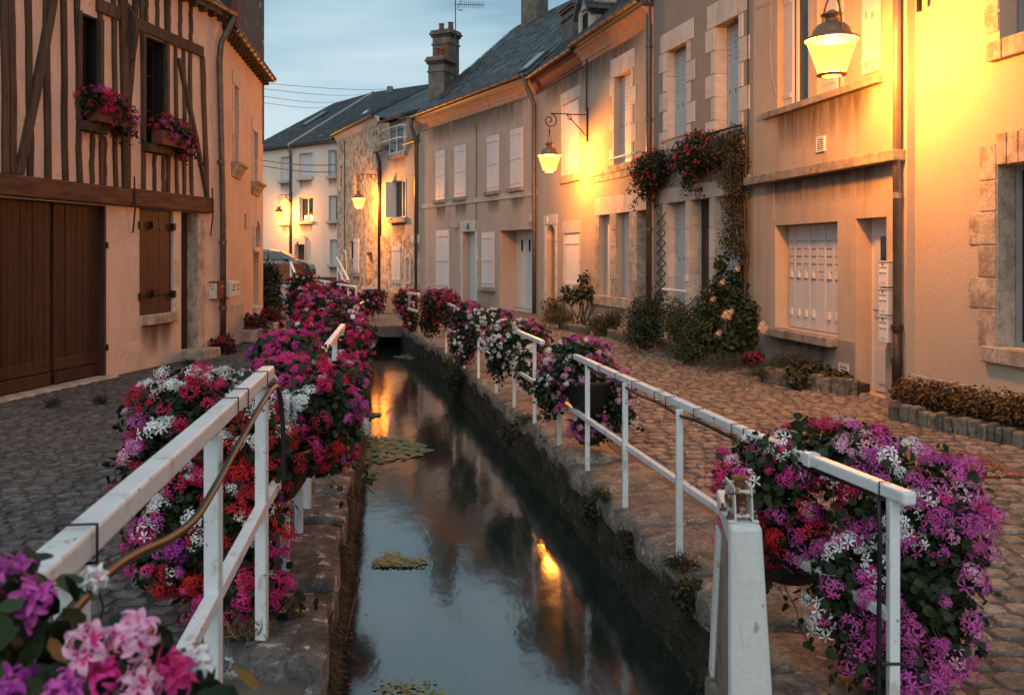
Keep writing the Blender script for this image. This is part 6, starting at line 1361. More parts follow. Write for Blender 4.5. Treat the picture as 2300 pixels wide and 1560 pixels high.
# left bank
basket('big crimson, white and magenta flower basket behind the near left railing posts',
  [B(440,940,4.1,.30,.30,.22), B(400,1060,3.95,.26,.28,.26), B(470,1190,3.85,.32,.26,.26), B(520,1320,3.8,.2,.24,.14), B(560,1030,4.1,.20,.2,.3), B(380,1230,3.8,.16,.2,.16), B(560,1310,3.8,.14,.2,.16)], 5200, 122, {'crimson':3.2,'red':1.5,'white':2.2,'magenta':1.9,'hot':1.2,'purple':.5,'pale':.5}, 237, .05, 1.25, loose=.6, minz=.02, trail=8, zones=[(415,870,'white'),(440,890,'crimson'),(380,930,'crimson'),(340,960,'red'),(335,1010,'magenta'),(355,975,'white'),(400,985,'white'),(480,880,'crimson'),(310,1000,'magenta'),(530,860,'white'),(460,940,'red'),(520,1000,'red'),(400,1150,'white'),(430,1130,'crimson'),(370,1200,'magenta'),(420,1240,'purple'),(330,1260,'hot'),(540,1160,'red'),(520,1200,'red'),(360,1290,'red'),(420,1300,'red'),(590,1270,'hot'),(450,1380,'hot'),(600,1340,'hot'),(510,1100,'red'),(300,1080,'hot')])
basket('canal side flower basket with black tub over the left bank, crimson and white clusters',
  [B(700,910,4.6,.24,.26,.17), B(650,1010,4.45,.17,.2,.14), B(730,1000,4.6,.15,.2,.13), B(770,950,4.9,.12,.2,.14), B(650,860,4.8,.22,.24,.12)], 3000, 66, {'crimson':3,'white':2.4,'red':1.6,'hot':1.2,'magenta':1.1}, 32, .05, 1.25, zones=[(640,870,'hot'),(680,900,'white'),(710,880,'white'),(745,870,'crimson'),(750,930,'crimson'),(795,965,'white'),(790,925,'magenta'),(640,1030,'red'),(740,1030,'red'),(700,1010,'crimson'),(760,1040,'red')], tub=(-1.16,4.32,.37,.19,.24), loose=.3, minz=.3, trail=6)
basket('hot pink topped flower mass on the left rail ahead of the crimson basket',
  [B(650,800,6.2,.24,.3,.16), B(615,835,5.6,.14,.24,.10), B(690,840,5.8,.14,.22,.16), B(775,860,6.0,.13,.22,.14), B(795,830,6.4,.10,.2,.14)], 3600, 78, {'hot':3.4,'crimson':2,'white':1.7,'magenta':1.5,'purple':.8,'red':.6}, 33, .055, 1.15, minz=.02, loose=.35, zones=[(590,790,'hot'),(650,780,'hot'),(640,830,'hot'),(700,850,'white'),(740,850,'white'),(790,865,'magenta'),(760,830,'crimson'),(690,800,'crimson'),(560,830,'purple')])
basket('leafy flower basket around the post at the end of the second left railing',
  [B(712,745,9.2,.22,.34,.20), B(815,765,8.1,.12,.2,.17), B(795,790,8.0,.14,.22,.17), B(735,765,8.8,.14,.2,.14)], 3000, 64, {'magenta':2.2,'hot':1.8,'crimson':1.4,'white':1.5,'purple':.8}, 34, .055, 1.1, minz=.02)
basket('red and pink flower bank on the left railing at mid distance',
  [B(735,690,12.,.34,.36,.20), B(700,700,12.,.24,.4,.22), B(790,725,10.8,.14,.2,.14), B(768,698,11.3,.20,.3,.17), B(795,690,11.6,.14,.2,.14)], 2800, 80, {'crimson':2,'red':.8,'magenta':2.2,'white':2.2,'hot':2.4}, 35, .06, 1.15, minz=.02)
basket('broad red flower bank farther along the left railing before the footbridge',
  [B(725,668,16.,.36,.4,.20), B(690,675,16.5,.3,.4,.26), B(780,690,15.5,.18,.3,.14)], 2400, 74, {'crimson':2.2,'red':1.4,'white':2,'magenta':1.6,'hot':2}, 36, .065, 1.3, minz=.0)
basket('tall red flower clump rising at the far left corner of the footbridge',
  [B(682,640,21.,.38,.4,.3), B(665,680,21.,.36,.4,.35), B(700,690,20.5,.3,.3,.3)], 2400, 64, {'crimson':2.6,'red':1.8,'white':2,'pale':1.2,'hot':1}, 37, .07, 1.4, minz=-.1)
basket('dark leafed flower basket on the railing across the footbridge',
  [B(762,652,27.5,.38,.3,.30), B(785,668,27.,.26,.25,.26)], 1500, 36, {'crimson':2,'magenta':2,'red':1,'white':.6}, 38, .075, 1.4, minz=-.1)
# foreground blossom, close and out of focus
basket('blurred pink and white blossoms closest to the photographer over the near rail',
  [B(0,1420,1.12,.09,.10,.08), B(170,1540,1.05,.11,.10,.05), B(330,1560,1.05,.10,.09,.04), B(40,1560,1.1,.12,.1,.06)], 300, 0, {'pale':1}, 39, .05, 1., group=None)
fgo = [o for o in bpy.data.objects if o.get('label','').startswith('blurred pink')][0]
rng = np.random.default_rng(3); fst = MB()
for k, (px, py, Y, col, n, sz) in enumerate(((20,1290,1.12,'magenta',7,1.),(75,1345,1.1,'magenta',8,1.),(-30,1350,1.15,'magenta',8,1.),(30,1545,1.0,'purple',5,.9),(215,1300,1.2,'white',3,.7),(200,1450,1.0,'pale',6,1.),(300,1430,1.02,'pale',7,1.),(240,1530,1.,'hot',6,.9),(385,1520,1.02,'hot',7,.95),(320,1540,.98,'pale',6,.9),(440,1480,1.06,'white',4,.8),(150,1560,.98,'magenta',6,.9),(10,1440,1.1,'white',3,.8))):
    p = at(px, py, Y); d = (Vector((.1,-.55,.75))+Vector(rng.normal(size=3)*.25)).normalized(); me = close_head(300+k, col, max(6, n), (.010 if col == 'white' else .0145)*sz, .027*sz)
    inst('flower_head', me, fgo, Matrix.Translation(p) @ d.to_track_quat('Z','Y').to_matrix().to_4x4()); fst.tube([p, p-d*.03+Vector((0,0,-.03)), p+Vector((-.02,.02,-.14))], .002, 5, False)
fst.build('flower_stem', M_stem, fgo, kind='stuff')
# window boxes of the timber house
for lab, W, sd, px, py in (('window box with red and magenta geraniums on the upper left window of the timber house', W1, 41, 238, 250), ('window box with leafy trailing geraniums on the second window of the timber house', W2, 42, 385, 305)):
    Yw = FL1.Y(px); c = at(px, py, Yw)+FL1.n*.12
    u = FL1.u
    c = c-u*.12; bl = [(c.x-u.x*.3, c.y-u.y*.3, c.z+.05,.22,.2,.19),(c.x, c.y, c.z+.0,.24,.24,.22),(c.x+u.x*.27, c.y+u.y*.27, c.z-.10,.18,.2,.22)]
    o = basket(lab, bl, 1500, 50 if sd == 41 else 40, {'red':2.0,'crimson':1.6,'magenta':2.2,'hot':1.4}, sd, .05, 1.15, group='window boxes of the timber house', cat='window box', loose=.7, trail=8)
    sA = FL1.s(px-55); MBx = MB(); FL1.box(MBx, sA, sA+.62, c.z-.20, c.z-.0, .06, .24); MBx.build('box', M_potd, o, bevel=.012)
# hanging boxes on the stone framed house
for lab, px, py, sd in (('left hanging flower box under the narrower upper window of the vine house', 1488, 385, 43), ('right hanging flower box with red blooms merging into the brown vine', 1590, 350, 44)):
    Yw = F3.Y(px); c = at(px, py, Yw)+F3.n*.22; u = F3.u
    bl = [(c.x,c.y,c.z,.36,.34,.38),(c.x+u.x*.35,c.y+u.y*.35,c.z-.02,.3,.28,.3),(c.x-u.x*.3,c.y-u.y*.3,c.z+.1,.3,.26,.3),(c.x+u.x*.3,c.y+u.y*.3,c.z-.36,.16,.2,.2)]
    o = basket(lab, bl, 2600, 52, {'crimson':2.2,'hot':1.8,'magenta':1.6,'red':1.6}, sd, .055, .85, group='hanging boxes of the vine house', cat='window box', loose=.8, trail=22)
    mb = MB(); F3.box(mb, F3.s(px)-.4, F3.s(px)+.4, c.z-.1, c.z+.08, .08, .28); mb.build('box', M_black, o)

# ---------------------------------------------------------------- shrubs, climbers, hedges, planters
def shrub(name, label, blobs, nl, size, m, seed, cat='shrub', kind='small', stems=7, flowers=None, minz=None, group=None, zbase=None, **kw):
    c = blobs[0]; zb = min(b[2]-b[5] for b in blobs); zb = zb if minz is None else max(minz, zb); zb = zb if zbase is None else zbase; o = thing(name, (c[0],c[1],zb), label, cat, group); rng = np.random.default_rng(seed)
    link_mesh('foliage', leaf_mass('foliage', blobs, int(nl*1.5), size*.9, m, seed, kind, minz=minz, **kw), o, kind='stuff')
    for i in range(stems):
        b = blobs[rng.integers(len(blobs))]; base = Vector((c[0]+rng.normal()*.08, c[1]+rng.normal()*.08, zb)); tip = Vector((b[0]+rng.normal()*b[3]*.4, b[1]+rng.normal()*b[4]*.4, b[2]+b[5]*rng.uniform(.1,.9)))
        mid = base.lerp(tip,.5)+Vector((rng.normal()*.04, rng.normal()*.04, 0)); MB().tube([base, mid, tip], [.014,.010,.005], 5).build('stem', M_stem, o)
    if flowers: flower_heads(o, blobs, flowers[0], flowers[1], rng, flowers[2], .6, minz=minz)
    return o
def G(px, pyb, H=1.65):  Y = H*FPX/(pyb-570); return Y
Yg = G(1452, 786, 1.7)
shrub('shrub', 'dark rounded shrub before the trellis, left of the wider dark shrub', [B(1452,730,15.4,.36,.36,.40), B(1440,700,15.6,.24,.24,.3), B(1475,690,15.6,.2,.2,.34), B(1425,750,15.2,.2,.25,.25)], 3600, .055, M_leafd, 51, minz=-.15)
shrub('shrub', 'wide dark shrub spreading between the door and the cobbles', [B(1555,740,14.0,.42,.36,.40), B(1590,690,14.2,.3,.3,.3), B(1520,720,14.3,.25,.3,.4), B(1560,790,13.4,.4,.3,.22)], 4200, .05, M_leafd, 52, minz=-.15)
shrub('rose_bush', 'small bare stemmed rose bush beside the lit ochre wall', [B(1305,655,20.5,.30,.3,.18), B(1312,625,20.6,.14,.2,.16), B(1272,652,20.4,.14,.2,.10), B(1270,672,20.4,.16,.2,.08), B(1328,668,20.4,.14,.2,.16), B(1290,675,20.4,.2,.2,.10)], 420, .075, M_leafr, 53, 'bush', 'leaf', 14, zbase=-.1, shell=1.8)
shrub('shrub', 'low twiggy shrub at the foot of the small arched door', [B(1243,690,22.5,.32,.3,.28), B(1250,715,22.,.28,.25,.2)], 700, .07, M_leafv, 54, minz=-.12)
shrub('fern', 'low bronze fern in the planter left of the rose bush', [B(1262,712,19.8,.36,.3,.16), B(1235,715,20.2,.2,.2,.14)], 800, .12, M_leafv, 55, 'fern', 'thin', 3, minz=-.12)
shrub('shrub', 'small reddish shrub right of the rose bush by the stone plinth', [B(1355,728,18.2,.34,.3,.22), B(1378,715,18.3,.24,.2,.2)], 1200, .06, M_leafv, 56, minz=-.12)
shrub('ground_cover', 'pale grey green ground cover at the foot of the climbing rose', [B(1640,808,12.9,.42,.3,.12), B(1600,820,12.7,.3,.25,.10), B(1690,800,12.9,.2,.2,.12)], 2200, .05, M_leafg, 57, 'plant', 'thin', 0, minz=-.14)
# climbing rose and vine on the house at the tan wall's corner
o = shrub('climbing_rose', 'tall climbing rose with peach blooms at the corner of the tan house', [B(1650,670,13.9,.26,.28,.32), B(1672,720,13.5,.22,.26,.42), B(1612,650,14.1,.14,.2,.22), B(1618,600,14.2,.10,.15,.18), B(1630,575,14.2,.06,.1,.12), B(1680,600,13.9,.14,.2,.3), B(1640,770,13.3,.36,.3,.24), B(1600,700,13.8,.16,.2,.3), B(1655,625,14.,.18,.2,.16), B(1585,750,13.4,.2,.2,.2)], 2600, .072, M_leafr, 58, 'rose', 'leaf', 12, minz=-.12, shell=1.5)
for px, py, Y in ((1622,634,13.6),(1655,604,13.6),(1601,673,13.7),(1613,749,13.1),(1630,703,13.2),(1641,700,13.2),(1636,712,13.1),(1626,710,13.2),(1712,728,12.6),(1718,738,12.6),(1708,737,12.6),(1714,744,12.6)):
    p = at(px, py, Y); d = Vector((-.4,-1,.3)); M4 = Matrix.Translation(p) @ d.to_track_quat('Z','Y').to_matrix().to_4x4() @ Matrix.Scale(1.0,4); inst('rose_bloom', HEADS['cream'][1], o, M4)
vb = []
for px, py, r_ in ((1672,310,.22),(1650,330,.26),(1625,345,.24),(1676,360,.24),(1662,400,.24),(1676,425,.23),(1668,460,.22),(1672,500,.21),(1664,535,.22),(1676,560,.2)):
    p = F3.P(F3.s(px), F3.z(px,py), .14); vb.append((p.x,p.y,p.z,r_*1.1,r_*.8,r_))
o = shrub('vine', 'brown green vine climbing the wall seam above the peach rose', vb, 5600, .05, M_leafv, 59, 'vine', 'small', 0, shell=2.)
for k in range(4):
    pts = [F3.P(F3.s(1684)+.06*k+.05*math.sin(z*2+k), z, .06+.03*math.sin(z*3+k)) for z in (-.1,.6,1.3,2.,2.8,3.4)]; MB().tube(pts, .014-.002*k, 6).build('stem', M_wood, o)
tr = thing('trellis', F3.P(F3.s(1488), .1, .03), 'dark green diamond trellis strip beside the grey downpipe', 'trellis')
sA, sB = F3.s(1498), F3.s(1479); za, zb_ = F3.z(1488,680), F3.z(1488,478); nd = 9; h = (zb_-za)/nd
for i in range(nd):
    for a, b in ((sA,sB),(sB,sA)): MB().bar(F3.P(a,za+i*h,.03+.012*(a < b)), F3.P(b,za+(i+1)*h,.03+.012*(a < b)), .02, .01, F3.n).build('lath', M_greenw, tr)
# ivy between the limewashed house and the far railing
shrub('ivy', 'dark ivy column beside the limewashed house corner', [B(606,640,20.,.22,.3,.5), B(604,680,19.6,.24,.3,.4)], 2600, .07, M_leafd, 60, 'ivy', 'leaf', 3, minz=-.05)
# red begonias and their troughs along the left wall
shrub('begonia', 'dark red begonia clump on the cobbles under the left downpipe', [B(494,785,14.0,.24,.24,.18), B(505,775,14.2,.14,.14,.16)], 900, .055, M_leafb, 61, 'plant', 'leaf', 3, (46, {'red':3,'crimson':1}, .55), minz=0, group='red begonias along the left wall')
for lab, px, py, Y, sd in (('red begonia clump in the first stone trough by the limewashed wall', 568, 738, 16.5, 62), ('red begonia clump in the second stone trough nearest the ivy', 604, 720, 18., 63)):
    shrub('begonia', lab, [B(px,py,Y,.27,.36,.26), B(px+12,py+12,Y-.2,.16,.2,.18)], 1000, .06, M_leafb, sd, 'plant', 'leaf', 3, (48, {'red':3,'crimson':1.2}, .6), minz=.08, group='red begonias along the left wall')
def stone_border(label, pts, h, d, m=M_kerb, lens=(.10,.20), seed=1, soil=None, cat='planter'):
    o = thing('planter_border', Vector(pts[0]), label, cat); rnd = random.Random(seed)
    for a, b in zip(pts, pts[1:]):
        a, b = Vector(a), Vector(b); L_ = (b-a).length; u = (b-a)/L_; t_ = 0
        while t_ < L_-.05:
            w = min(rnd.uniform(*lens), L_-t_); p = a+u*(t_+.004); q = a+u*(t_+w-.004); hh = h*rnd.uniform(.85,1.12); z = Vector((0,0,hh/2-.03))
            j_ = Vector((rnd.uniform(-.012,.012), rnd.uniform(-.012,.012), 0)); MB().bar(p+z+j_, q+z+j_+Vector((rnd.uniform(-.01,.01),0,rnd.uniform(-.012,.012))), d*rnd.uniform(.85,1.15), hh+.06).build('stone', m, o, bevel=.024); t_ += w
    if soil: MB().prism(soil, (0,0,.06)).build('soil', M_soil, o)
    return o
z0 = -.1
def gp(px, py, H=1.66): Y = H*FPX/(py-570); p = at(px, py, Y); return p
pA, pB = gp(2003,938), gp(2330,1010)
pA2 = Vector((F1.P(F1.s(2060),0,.0).x-.06, pA.y+.25, pA.z))
ba = [pA2+Vector((0,0,0)), pA, pB, pA+(pB-pA)*2.2]
stone_border('long stone kerb holding the low orange hedge on the right', [Vector((p.x,p.y,-.12)) for p in ba], .165, .11, seed=3, lens=(.07,.14))
nrm = Vector((.983,.18,0)); MBs = MB(); pE = pA+(pB-pA)*2.2
MBs.prism([Vector((pA.x+.04,pA.y,-.1)), Vector((pE.x+.04,pE.y,-.1)), Vector((pE.x+.55,pE.y,-.1)), Vector((pA.x+.5,pA.y+.3,-.1))], (0,0,.12)); MBs.build('bed_soil', M_soil, kind='structure')
hb = []
for i in range(16):
    t_ = i/15*2.1; p = pA+(pB-pA)*t_; hb.append((p.x+.27,p.y+.06,.13,.25,.25,.17))
o = shrub('hedge', 'low orange tipped hedge along the cream house behind its stone kerb', hb, 9000, .05, M_leafo, 64, 'hedge', 'small', 0, minz=-.02, up=.9, shell=3., rand=.6)
pC, pD = gp(1722,858), gp(1912,888)
stone_border('short stone kerb bed between the tan house ledge and its door', [Vector((p.x,p.y,-.12)) for p in (Vector((F2.P(F2.s(1712),0,0).x-.05, pC.y+.4, 0)), pC, pD, Vector((F2.P(F2.s(1912),0,0).x-.04, pD.y+.3, 0)))], .19, .12, seed=4)
MB().prism([Vector((pC.x,pC.y+.3,-.1)), Vector((pC.x,pC.y,-.1)), Vector((pD.x,pD.y,-.1)), Vector((pD.x+.3,pD.y+.2,-.1)), Vector((pC.x+.45,pC.y+.6,-.1))], (0,0,.1)).build('bed_soil', M_soil, kind='structure')
shrub('juniper', 'dark feathery juniper at the left end of the short kerb bed', [B(1720,835,11.6,.24,.2,.13), B(1755,820,11.7,.2,.2,.16)], 1800, .06, M_leafd, 65, 'shrub', 'thin', 0, minz=-.05)
shrub('rosemary', 'grey green rosemary bush under the barred shutter sill', [B(1785,805,11.6,.22,.2,.17), B(1800,815,11.5,.16,.18,.13)], 1800, .055, M_leafg, 66, 'shrub', 'thin', 4, minz=-.05)
shrub('sedum', 'drooping tan leaved plants spilling over the short kerb bed', [B(1815,835,11.1,.25,.2,.13), B(1862,850,10.9,.24,.18,.10), B(1895,855,10.8,.12,.12,.09), B(1800,850,11.,.16,.15,.1)], 1500, .06, M_leafv, 67, 'plant', 'leaf', 0, minz=-.1, droop=.5)
shrub('begonia', 'little red begonia at the left end of the short kerb bed', [B(1690,806,12.2,.14,.14,.09)], 240, .05, M_leafb, 68, 'plant', 'leaf', 0, (16, {'red':1,'crimson':1}, .6), minz=-.05)
for lab, a, b, sd in (('low stone edging below the bronze fern', (1258,738), (1320,752), 7), ('low stone edging before the reddish shrub', (1358,752), (1410,772), 8), ('low stone edging under the dark shrubs', (1470,778), (1530,800), 10)):
    p, q = gp(*a, 1.68), gp(*b, 1.68); stone_border(lab, [Vector((p.x,p.y,-.13)), Vector((q.x,q.y,-.13))], .17, .14, seed=sd, lens=(.3,.5))
for lab, px, py, Y, w in (('first stone trough by the limewashed wall', 568, 768, 16.4, .6), ('second stone trough nearest the ivy', 606, 748, 17.9, .6)):
    p = at(px, py, Y); o = thing('stone_trough', (p.x,p.y,0), lab, 'planter'); MB().box((p.x-.24,p.y-w,-.02), (p.x+.24,p.y+w*.6,.20)).build('trough', M_stone_w, o, bevel=.02); MB().box((p.x-.19,p.y-w+.05,.2), (p.x+.19,p.y+w*.6-.05,.215)).build('soil', M_soil, o)

# ---------------------------------------------------------------- sluice post
sp_o = thing('sluice_post', (.82, 3.2, -.19), 'white painted concrete sluice post with rusty winch on the right bank', 'sluice post')
YS_ = 3.2
def sx(px): return (px-1150)/FPX*YS_
def sz(py): return CAMZ+(570-py)/FPX*YS_
# an A-shaped plinth: wide face to the canal side, open arch on its left flank
xa, xb, xta, xtb = sx(1640), sx(1737), sx(1640), sx(1714); dp = .34
ztop, zbot = sz(1180), -.2
mb = MB()
fr = lambda x0, x1, x2, x3, y, zb_, zt_: [(x0,y,zb_),(x1,y,zb_),(x2,y,zt_),(x3,y,zt_)]
# front slab
mb.hexa([(xa,YS_,zbot),(xb+.012,YS_,zbot),(xb+.012,YS_+.05,zbot),(xa,YS_+.05,zbot),(xta,YS_,ztop),(xtb,YS_,ztop),(xtb,YS_+.05,ztop),(xta,YS_+.05,ztop)])
slab = mb.build('front_slab', M_conc, sp_o, bevel=.02)
# the flank seen on the left is a leg pair joined by a head
bx0, bx1 = sx(1590)-.055, sx(1606)-.03
yB = YS_+.40
lx = lambda t_, z: 0
def P2(px, py, Y): p = at(px, py, Y); return p
YB = 3.72
a0, a1, a2, a3 = P2(1590,1640,YB), P2(1608,1640,YB), P2(1627,1200,YB), P2(1606,1172,YB)
mb = MB(); w_ = Vector((.20,.0,0))
mb.prism([Vector((a0.x,YB,-.2)), Vector((a1.x,YB,-.2)), a2, a3], (0,-.055,0)); mb.build('rear_leg', M_conc, sp_o, bevel=.01)
f0 = Vector((xta,YS_+.02,ztop)); f1 = Vector((xta,YS_+.02,ztop-.09)); g0 = Vector((a3.x,YB-.02,ztop)); g1 = Vector((a3.x+.005,YB-.02,ztop-.09))
mb = MB(); mb.hexa([f1, f1+Vector((xtb-xta+.001,0,0)), g1+Vector((.056,0,0)), g1, f0, f0+Vector((xtb-xta-.003,0,0)), g0+Vector((.054,0,0)), g0]); mb.build('head', M_conc, sp_o, bevel=.012)
mb = MB(); mb.hexa([(xa+.035,YS_+.051,-.2),(xb-.01,YS_+.051,-.2),(a1.x+.16,YB-.056,-.2),(a1.x-.02,YB-.056,-.2),(xta+.03,YS_+.051,ztop-.09),(xtb-.02,YS_+.051,ztop-.09),(a3.x+.14,YB-.056,ztop-.09),(a2.x-.02,YB-.056,ztop-.09)]); mb.build('inner_web', mat('dark_concrete', (.22,.18,.14), rough=.9, var=.4, scale=6., stain=(.08,.06,.045), stain_amt=.7, st_scale=(5,5,2)), sp_o)  # recessed web in a darker, browner concrete than the slab
# winch: two plates, a worm drum, cross bolts
wn_ = thing('winch', ((xta+xtb)/2-.02, YS_+.14, ztop), 'rusty sluice winch of two white plates bolted on the concrete post', 'winch')
cx = (xta+xtb)/2; yw = YS_+.03
for dx in (-.034, .028):
    pts = [(cx+dx,yw-.0,ztop),(cx+dx,yw+.15,ztop),(cx+dx,yw+.16,ztop+.13),(cx+dx,yw+.02,ztop+.125)]; mb = MB(); mb.prism([Vector(p) for p in pts], (.007,0,0)); pl_ = mb.build('side_plate', M_plate, wn_, bevel=.002)
    fl = MB(); sg = -1 if dx < 0 else 1; fl.box((min(cx+dx,cx+dx+sg*.024),yw-.005,ztop+.001),(max(cx+dx,cx+dx+sg*.024),yw+.15,ztop+.010)); fl.build('foot_flange', M_plate, wn_, bevel=.002)
    for yy in (.02, .125):
        c = (cx+dx+sg*.015, yw+yy, ztop+.01); MB().lathe(c, [(.0,0),(.012,0),(.012,.012),(.006,.012),(.006,.028),(0,.028)], 6).build('nut', M_zinc, wn_)
    for yy, zz in ((.03,.105),(.13,.115),(.03,.018)):
        MB().tube([(cx+dx+sg*.0,yw+yy,ztop+zz),(cx+dx+sg*.018,yw+yy,ztop+zz)], .010, 6).build('bolt_head', M_zinc, wn_)
    if dx < 0:
        for yy in (.055,.115): MB().tube([(cx+dx-.008,yw+yy,ztop+.06),(cx+dx-.001,yw+yy,ztop+.06)], .017, 12).build('bearing', M_rust, wn_)
for zz, yy in ((.105,.03),(.018,.03),(.115,.13)): MB().tube([(cx-.034,yw+yy,ztop+zz),(cx+.034,yw+yy,ztop+zz)], .008, 8).build('cross_bolt', M_plate, wn_)
gm_ = MB(); n = 18
for i in range(5):
    pass
prof = []
for i in range(8): prof += [(.030 if i % 2 else .040, i*.0115)]
gm_ = MB().lathe((cx+.001, yw+.075, ztop+.01), [(0,0)]+[(r_*.62, z) for r_, z in prof]+[(.02,.09),(.02,.13),(.03,.132),(.03,.142),(0,.142)], 14); gm_.build('worm_drum', M_rust, wn_)
# ---------------------------------------------------------------- small things
mo = thing('manhole_cover', (MANH.x, MANH.y, zr(MANH.x,MANH.y)), 'rusty square manhole cover with ringed pattern in the right cobbles', 'manhole cover')
zc = zr(MANH.x, MANH.y); MB().box((MANH.x-.36,MANH.y-.36,zc-.03),(MANH.x+.36,MANH.y+.36,zc+.008)).build('plate', M_rust, mo, bevel=.006)
for r_ in (.31,.275):
    mb = MB(); mb.tube([(MANH.x+r_*math.cos(a),MANH.y+r_*math.sin(a),zc+.010) for a in [2*math.pi*i/36 for i in range(37)]], .009, 5, False); mb.build('ring_rib', M_rust, mo)
for i in range(11):
    y = -.24+i*.048; hw = math.sqrt(.255**2-y*y); mb = MB(); mb.box((MANH.x-hw,MANH.y+y-.012,zc+.006),(MANH.x+hw,MANH.y+y+.012,zc+.016)); mb.build('bar_rib', M_rust, mo)
stk = at(803,1296,(CAMZ+.45)*FPX/(1296-570)); 
tag(MB().tube([at(775,1440,5.15), at(790,1370,5.3), at(808,1298,5.5)], .008, 5).build('stick', M_wood, cat='stick', label='thin dark stick leaning out of the water by the left canal wall'))
# duckweed rafts: hundreds of tiny leaves afloat
def duck(label, outline, n, seed, sz=.02):
    rng = np.random.default_rng(seed); pts = []
    P2d = np.array([[((px-1150)/FPX)*((CAMZ-WATER)*FPX/(py-570)), (CAMZ-WATER)*FPX/(py-570)] for px, py in outline])
    lo, hi = P2d.min(0), P2d.max(0)
    def inside(q):
        c = False; j = len(P2d)-1
        for i in range(len(P2d)):
            if (P2d[i,1] > q[1]) != (P2d[j,1] > q[1]) and q[0] < (P2d[j,0]-P2d[i,0])*(q[1]-P2d[i,1])/(P2d[j,1]-P2d[i,1])+P2d[i,0]: c = not c
            j = i
        return c
    while len(pts) < n:
        q = lo+(hi-lo)*rng.random(2)
        if inside(q+(rng.normal(size=2)*.05 if n < 2000 else 0)+.05*np.array([math.sin(q[1]*23+q[0]*9), .6*math.sin(q[0]*31)])) and (n < 2000 or math.sin(q[0]*38+2*math.sin(q[1]*17))+math.sin(q[1]*29+q[0]*11) > -.9) and rng.random() < .8: pts.append(q)
    pts = np.array(pts); a = rng.random(n)*6.28; s_ = sz*rng.uniform(.5,1.3,n); k = 6; ang = np.arange(k)*2*np.pi/k
    V = np.zeros((n,k,3)); V[:,:,0] = pts[:,0:1]+s_[:,None]*np.cos(ang[None]+a[:,None]); V[:,:,1] = pts[:,1:2]+s_[:,None]*np.sin(ang[None]+a[:,None]); V[:,:,2] = WATER+.006+rng.random((n,1))*.012
    F_ = np.arange(n*k).reshape(n,k); o = link_mesh('duckweed', np_mesh('duckweed', V.reshape(-1,3), F_, M_duck), kind='stuff'); tag(o, label, 'duckweed'); return o
duck('large pointed duckweed raft on the orange lit water', [(800,990),(850,980),(920,988),(975,1012),(930,1028),(860,1040),(800,1045)], 3000, 1, .015)
duck('small oval duckweed raft just beyond the large one', [(805,932),(835,927),(857,932),(840,938),(808,938)], 500, 2, .018)
duck('ragged duckweed raft on the blue reflection in mid canal', [(835,1272),(880,1240),(905,1258),(960,1262),(920,1272),(860,1275)], 700, 3, .012)
duck('sparse duckweed raft at the bottom edge of the picture', [(840,1545),(900,1530),(930,1545),(990,1550),(1000,1590),(830,1600)], 260, 4, .012)
duck('grey green duckweed raft far along beneath the footbridge', [(880,802),(930,794),(970,804),(930,808)], 450, 5, .025)
duck('thin duckweed drift against the left canal wall', [(795,1062),(822,1056),(850,1066),(800,1078)], 420, 6, .014)
# weeds, moss and roots on the canal walls
rng = np.random.default_rng(5)
ys = rng.uniform(1.2, 20, 5200); zs = rng.uniform(WATER+.0, -.05, 5200)
bl = [(EL(y)+.035, y, z, .03,.05,.05) for y, z in zip(rng.uniform(1.,14,500), rng.uniform(WATER+.02,-.1,500))]
def fringe(name, pts, n, size, m, seed, label, spread=(.03,.06,.05), droop=2.5, kind='thin', cat=None):
    b = [(*p, *spread) for p in pts]; me = leaf_mass(name, b, n, size, m, seed, kind, up=0, out=.4, rand=.5, droop=droop); o = link_mesh(name, me, kind='stuff'); return tag(o, label, cat)
fringe('root_fringe', [(EL(y)+.03, y, z) for y, z in zip(rng.uniform(1.,13,600), rng.uniform(WATER+.1,-.06,600))], 26000, .075, M_roots, 71, 'brown hanging root fringe covering the left canal wall', cat='roots', kind='hair', spread=(.012,.06,.05))
fringe('moss', [(ER(y)-.03-.12*(-.2-z), y, z) for y, z in zip(rng.uniform(2.5,19,420), rng.uniform(WATER-.02,-.3,420)**1)], 9000, .018, M_moss, 72, 'dark moss and weeds clinging to the right canal wall', kind='small', droop=.3, cat='moss')
for i, (px, py, Y, r_, lab) in enumerate(((1145,970,8.9,.12,'fern tuft growing from the right wall below the tub basket'),(1335,1150,6.7,.11,'leafy tuft growing from the right wall near the lamp reflection'),(1425,1225,5.8,.08,'reddish weed in a crack of the right wall'),(1030,840,14.,.3,'dark ivy clump hanging on the right wall toward the footbridge'),(1545,1330,4.7,.08,'small weed at the right wall close to the white sluice post'))):
    p = at(px, py, Y); o = shrub('wall_weed', lab, [(p.x,p.y,p.z,r_,r_*1.2,r_)], int(260 if r_ < .2 else 1500), .028, M_leafb if 'reddish' in lab else M_moss, 80+i, 'weed', 'leaf', 0)
def tuft(px, py, H, n, size, m, seed, label, r_=.08):
    Y = H*FPX/(py-570); p = at(px, py, Y); return shrub('grass_tuft', label, [(p.x,p.y,p.z+.02,r_,r_,.05)], n, size, m, seed, 'grass tuft', 'thin', 0, minz=p.z, up=0, out=1., rand=.3)
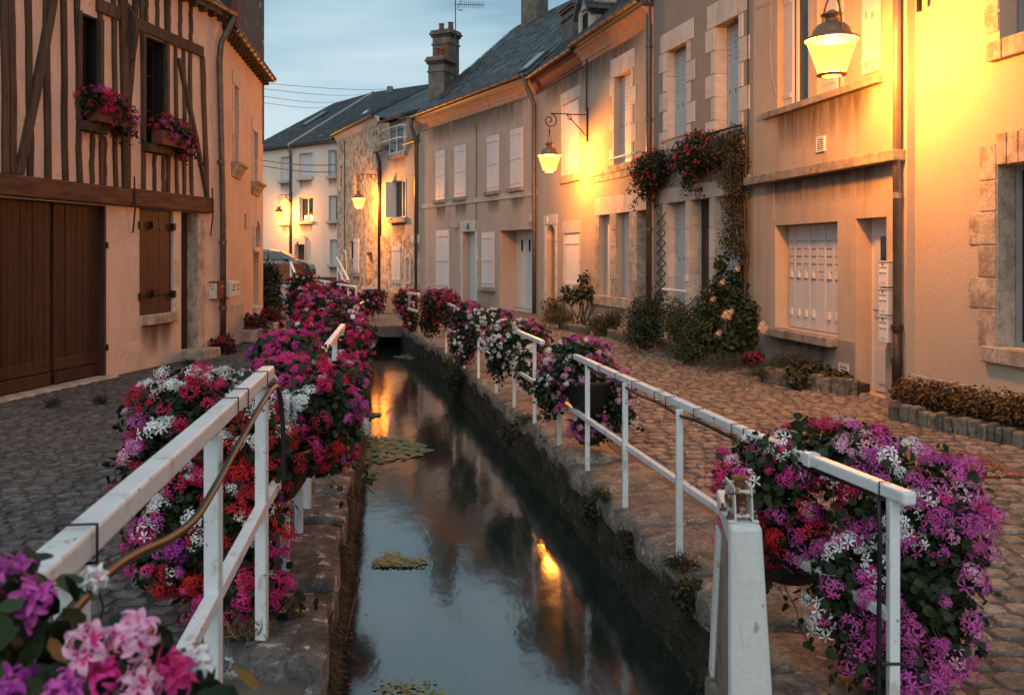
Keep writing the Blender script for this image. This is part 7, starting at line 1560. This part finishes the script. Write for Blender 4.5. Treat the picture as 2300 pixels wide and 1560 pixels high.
for i, (px, py, H, m, lab, r_) in enumerate(((545,1425,1.53,M_dry,'dry orange grass tuft by the near left post foot',.10),(378,1120,1.55,M_moss,'green tuft between the left cobbles near the magenta blooms',.07),(120,912,1.55,M_moss,'green tuft below the left carriage door',.08),(225,905,1.55,M_moss,'lone green tuft in the left cobbles past the carriage doors',.07),(1350,1120,1.75,M_moss,'green tuft on the right coping beside a rail post',.08),(1185,945,1.75,M_moss,'green tuft under the tub basket',.14),(1530,1275,1.74,M_moss,'mossy tuft near the foot of the third right post',.09),(425,818,1.55,M_moss,'tuft by the left door step',.09))):
    tuft(px, py, H, 150, .07, m, 90+i, lab, r_)
# fallen petals
pm = MB(); V = []; Fq = []
rng = np.random.default_rng(9)
def petals(n, area, zf, seed, label, cols=('hot','magenta','crimson')):
    rng = np.random.default_rng(seed)
    for ci, c in enumerate(cols):
        V = []; Fq = []
        for i in range(n//len(cols)):
            x, y = area(rng); a = rng.uniform(0,6.28); s_ = rng.uniform(.006,.013); z = zf(x,y)+.004+rng.uniform(0,.01); k = len(V)
            V += [(x+s_*math.cos(a),y+s_*math.sin(a),z),(x-s_*.6*math.sin(a),y+s_*.6*math.cos(a),z+.004),(x-s_*math.cos(a),y-s_*math.sin(a),z),(x+s_*.6*math.sin(a),y-s_*.6*math.cos(a),z+.003)]; Fq.append((k,k+1,k+2,k+3))
        o = link_mesh('fallen_petals', np_mesh('petals', V, Fq, FL[c]), kind='stuff'); tag(o, f'{dict(hot="hot pink",magenta="magenta",crimson="crimson")[c]} fallen petals {label}', 'petals')
petals(150, lambda r: (lambda y: (EL(y)-.6-abs(r.normal())*.8, y))(r.uniform(3,10)), lambda x, y: .02, 1, 'on the left cobbles')
petals(120, lambda r: (lambda y: (ER(y)+.1+abs(r.normal())*.7, y))(r.uniform(2.8,9)), lambda x, y: zr(x,y)+.02, 2, 'on the right cobbles')
petals(330, lambda r: (lambda y: ((ER(y)+.03-abs(r.normal())*.03) if r.random() < .7 else EL(y)+.07+abs(r.normal())*.03, y))(r.uniform(3.5,13)), lambda x, y: WATER-.003, 3, 'floating along the canal edges')
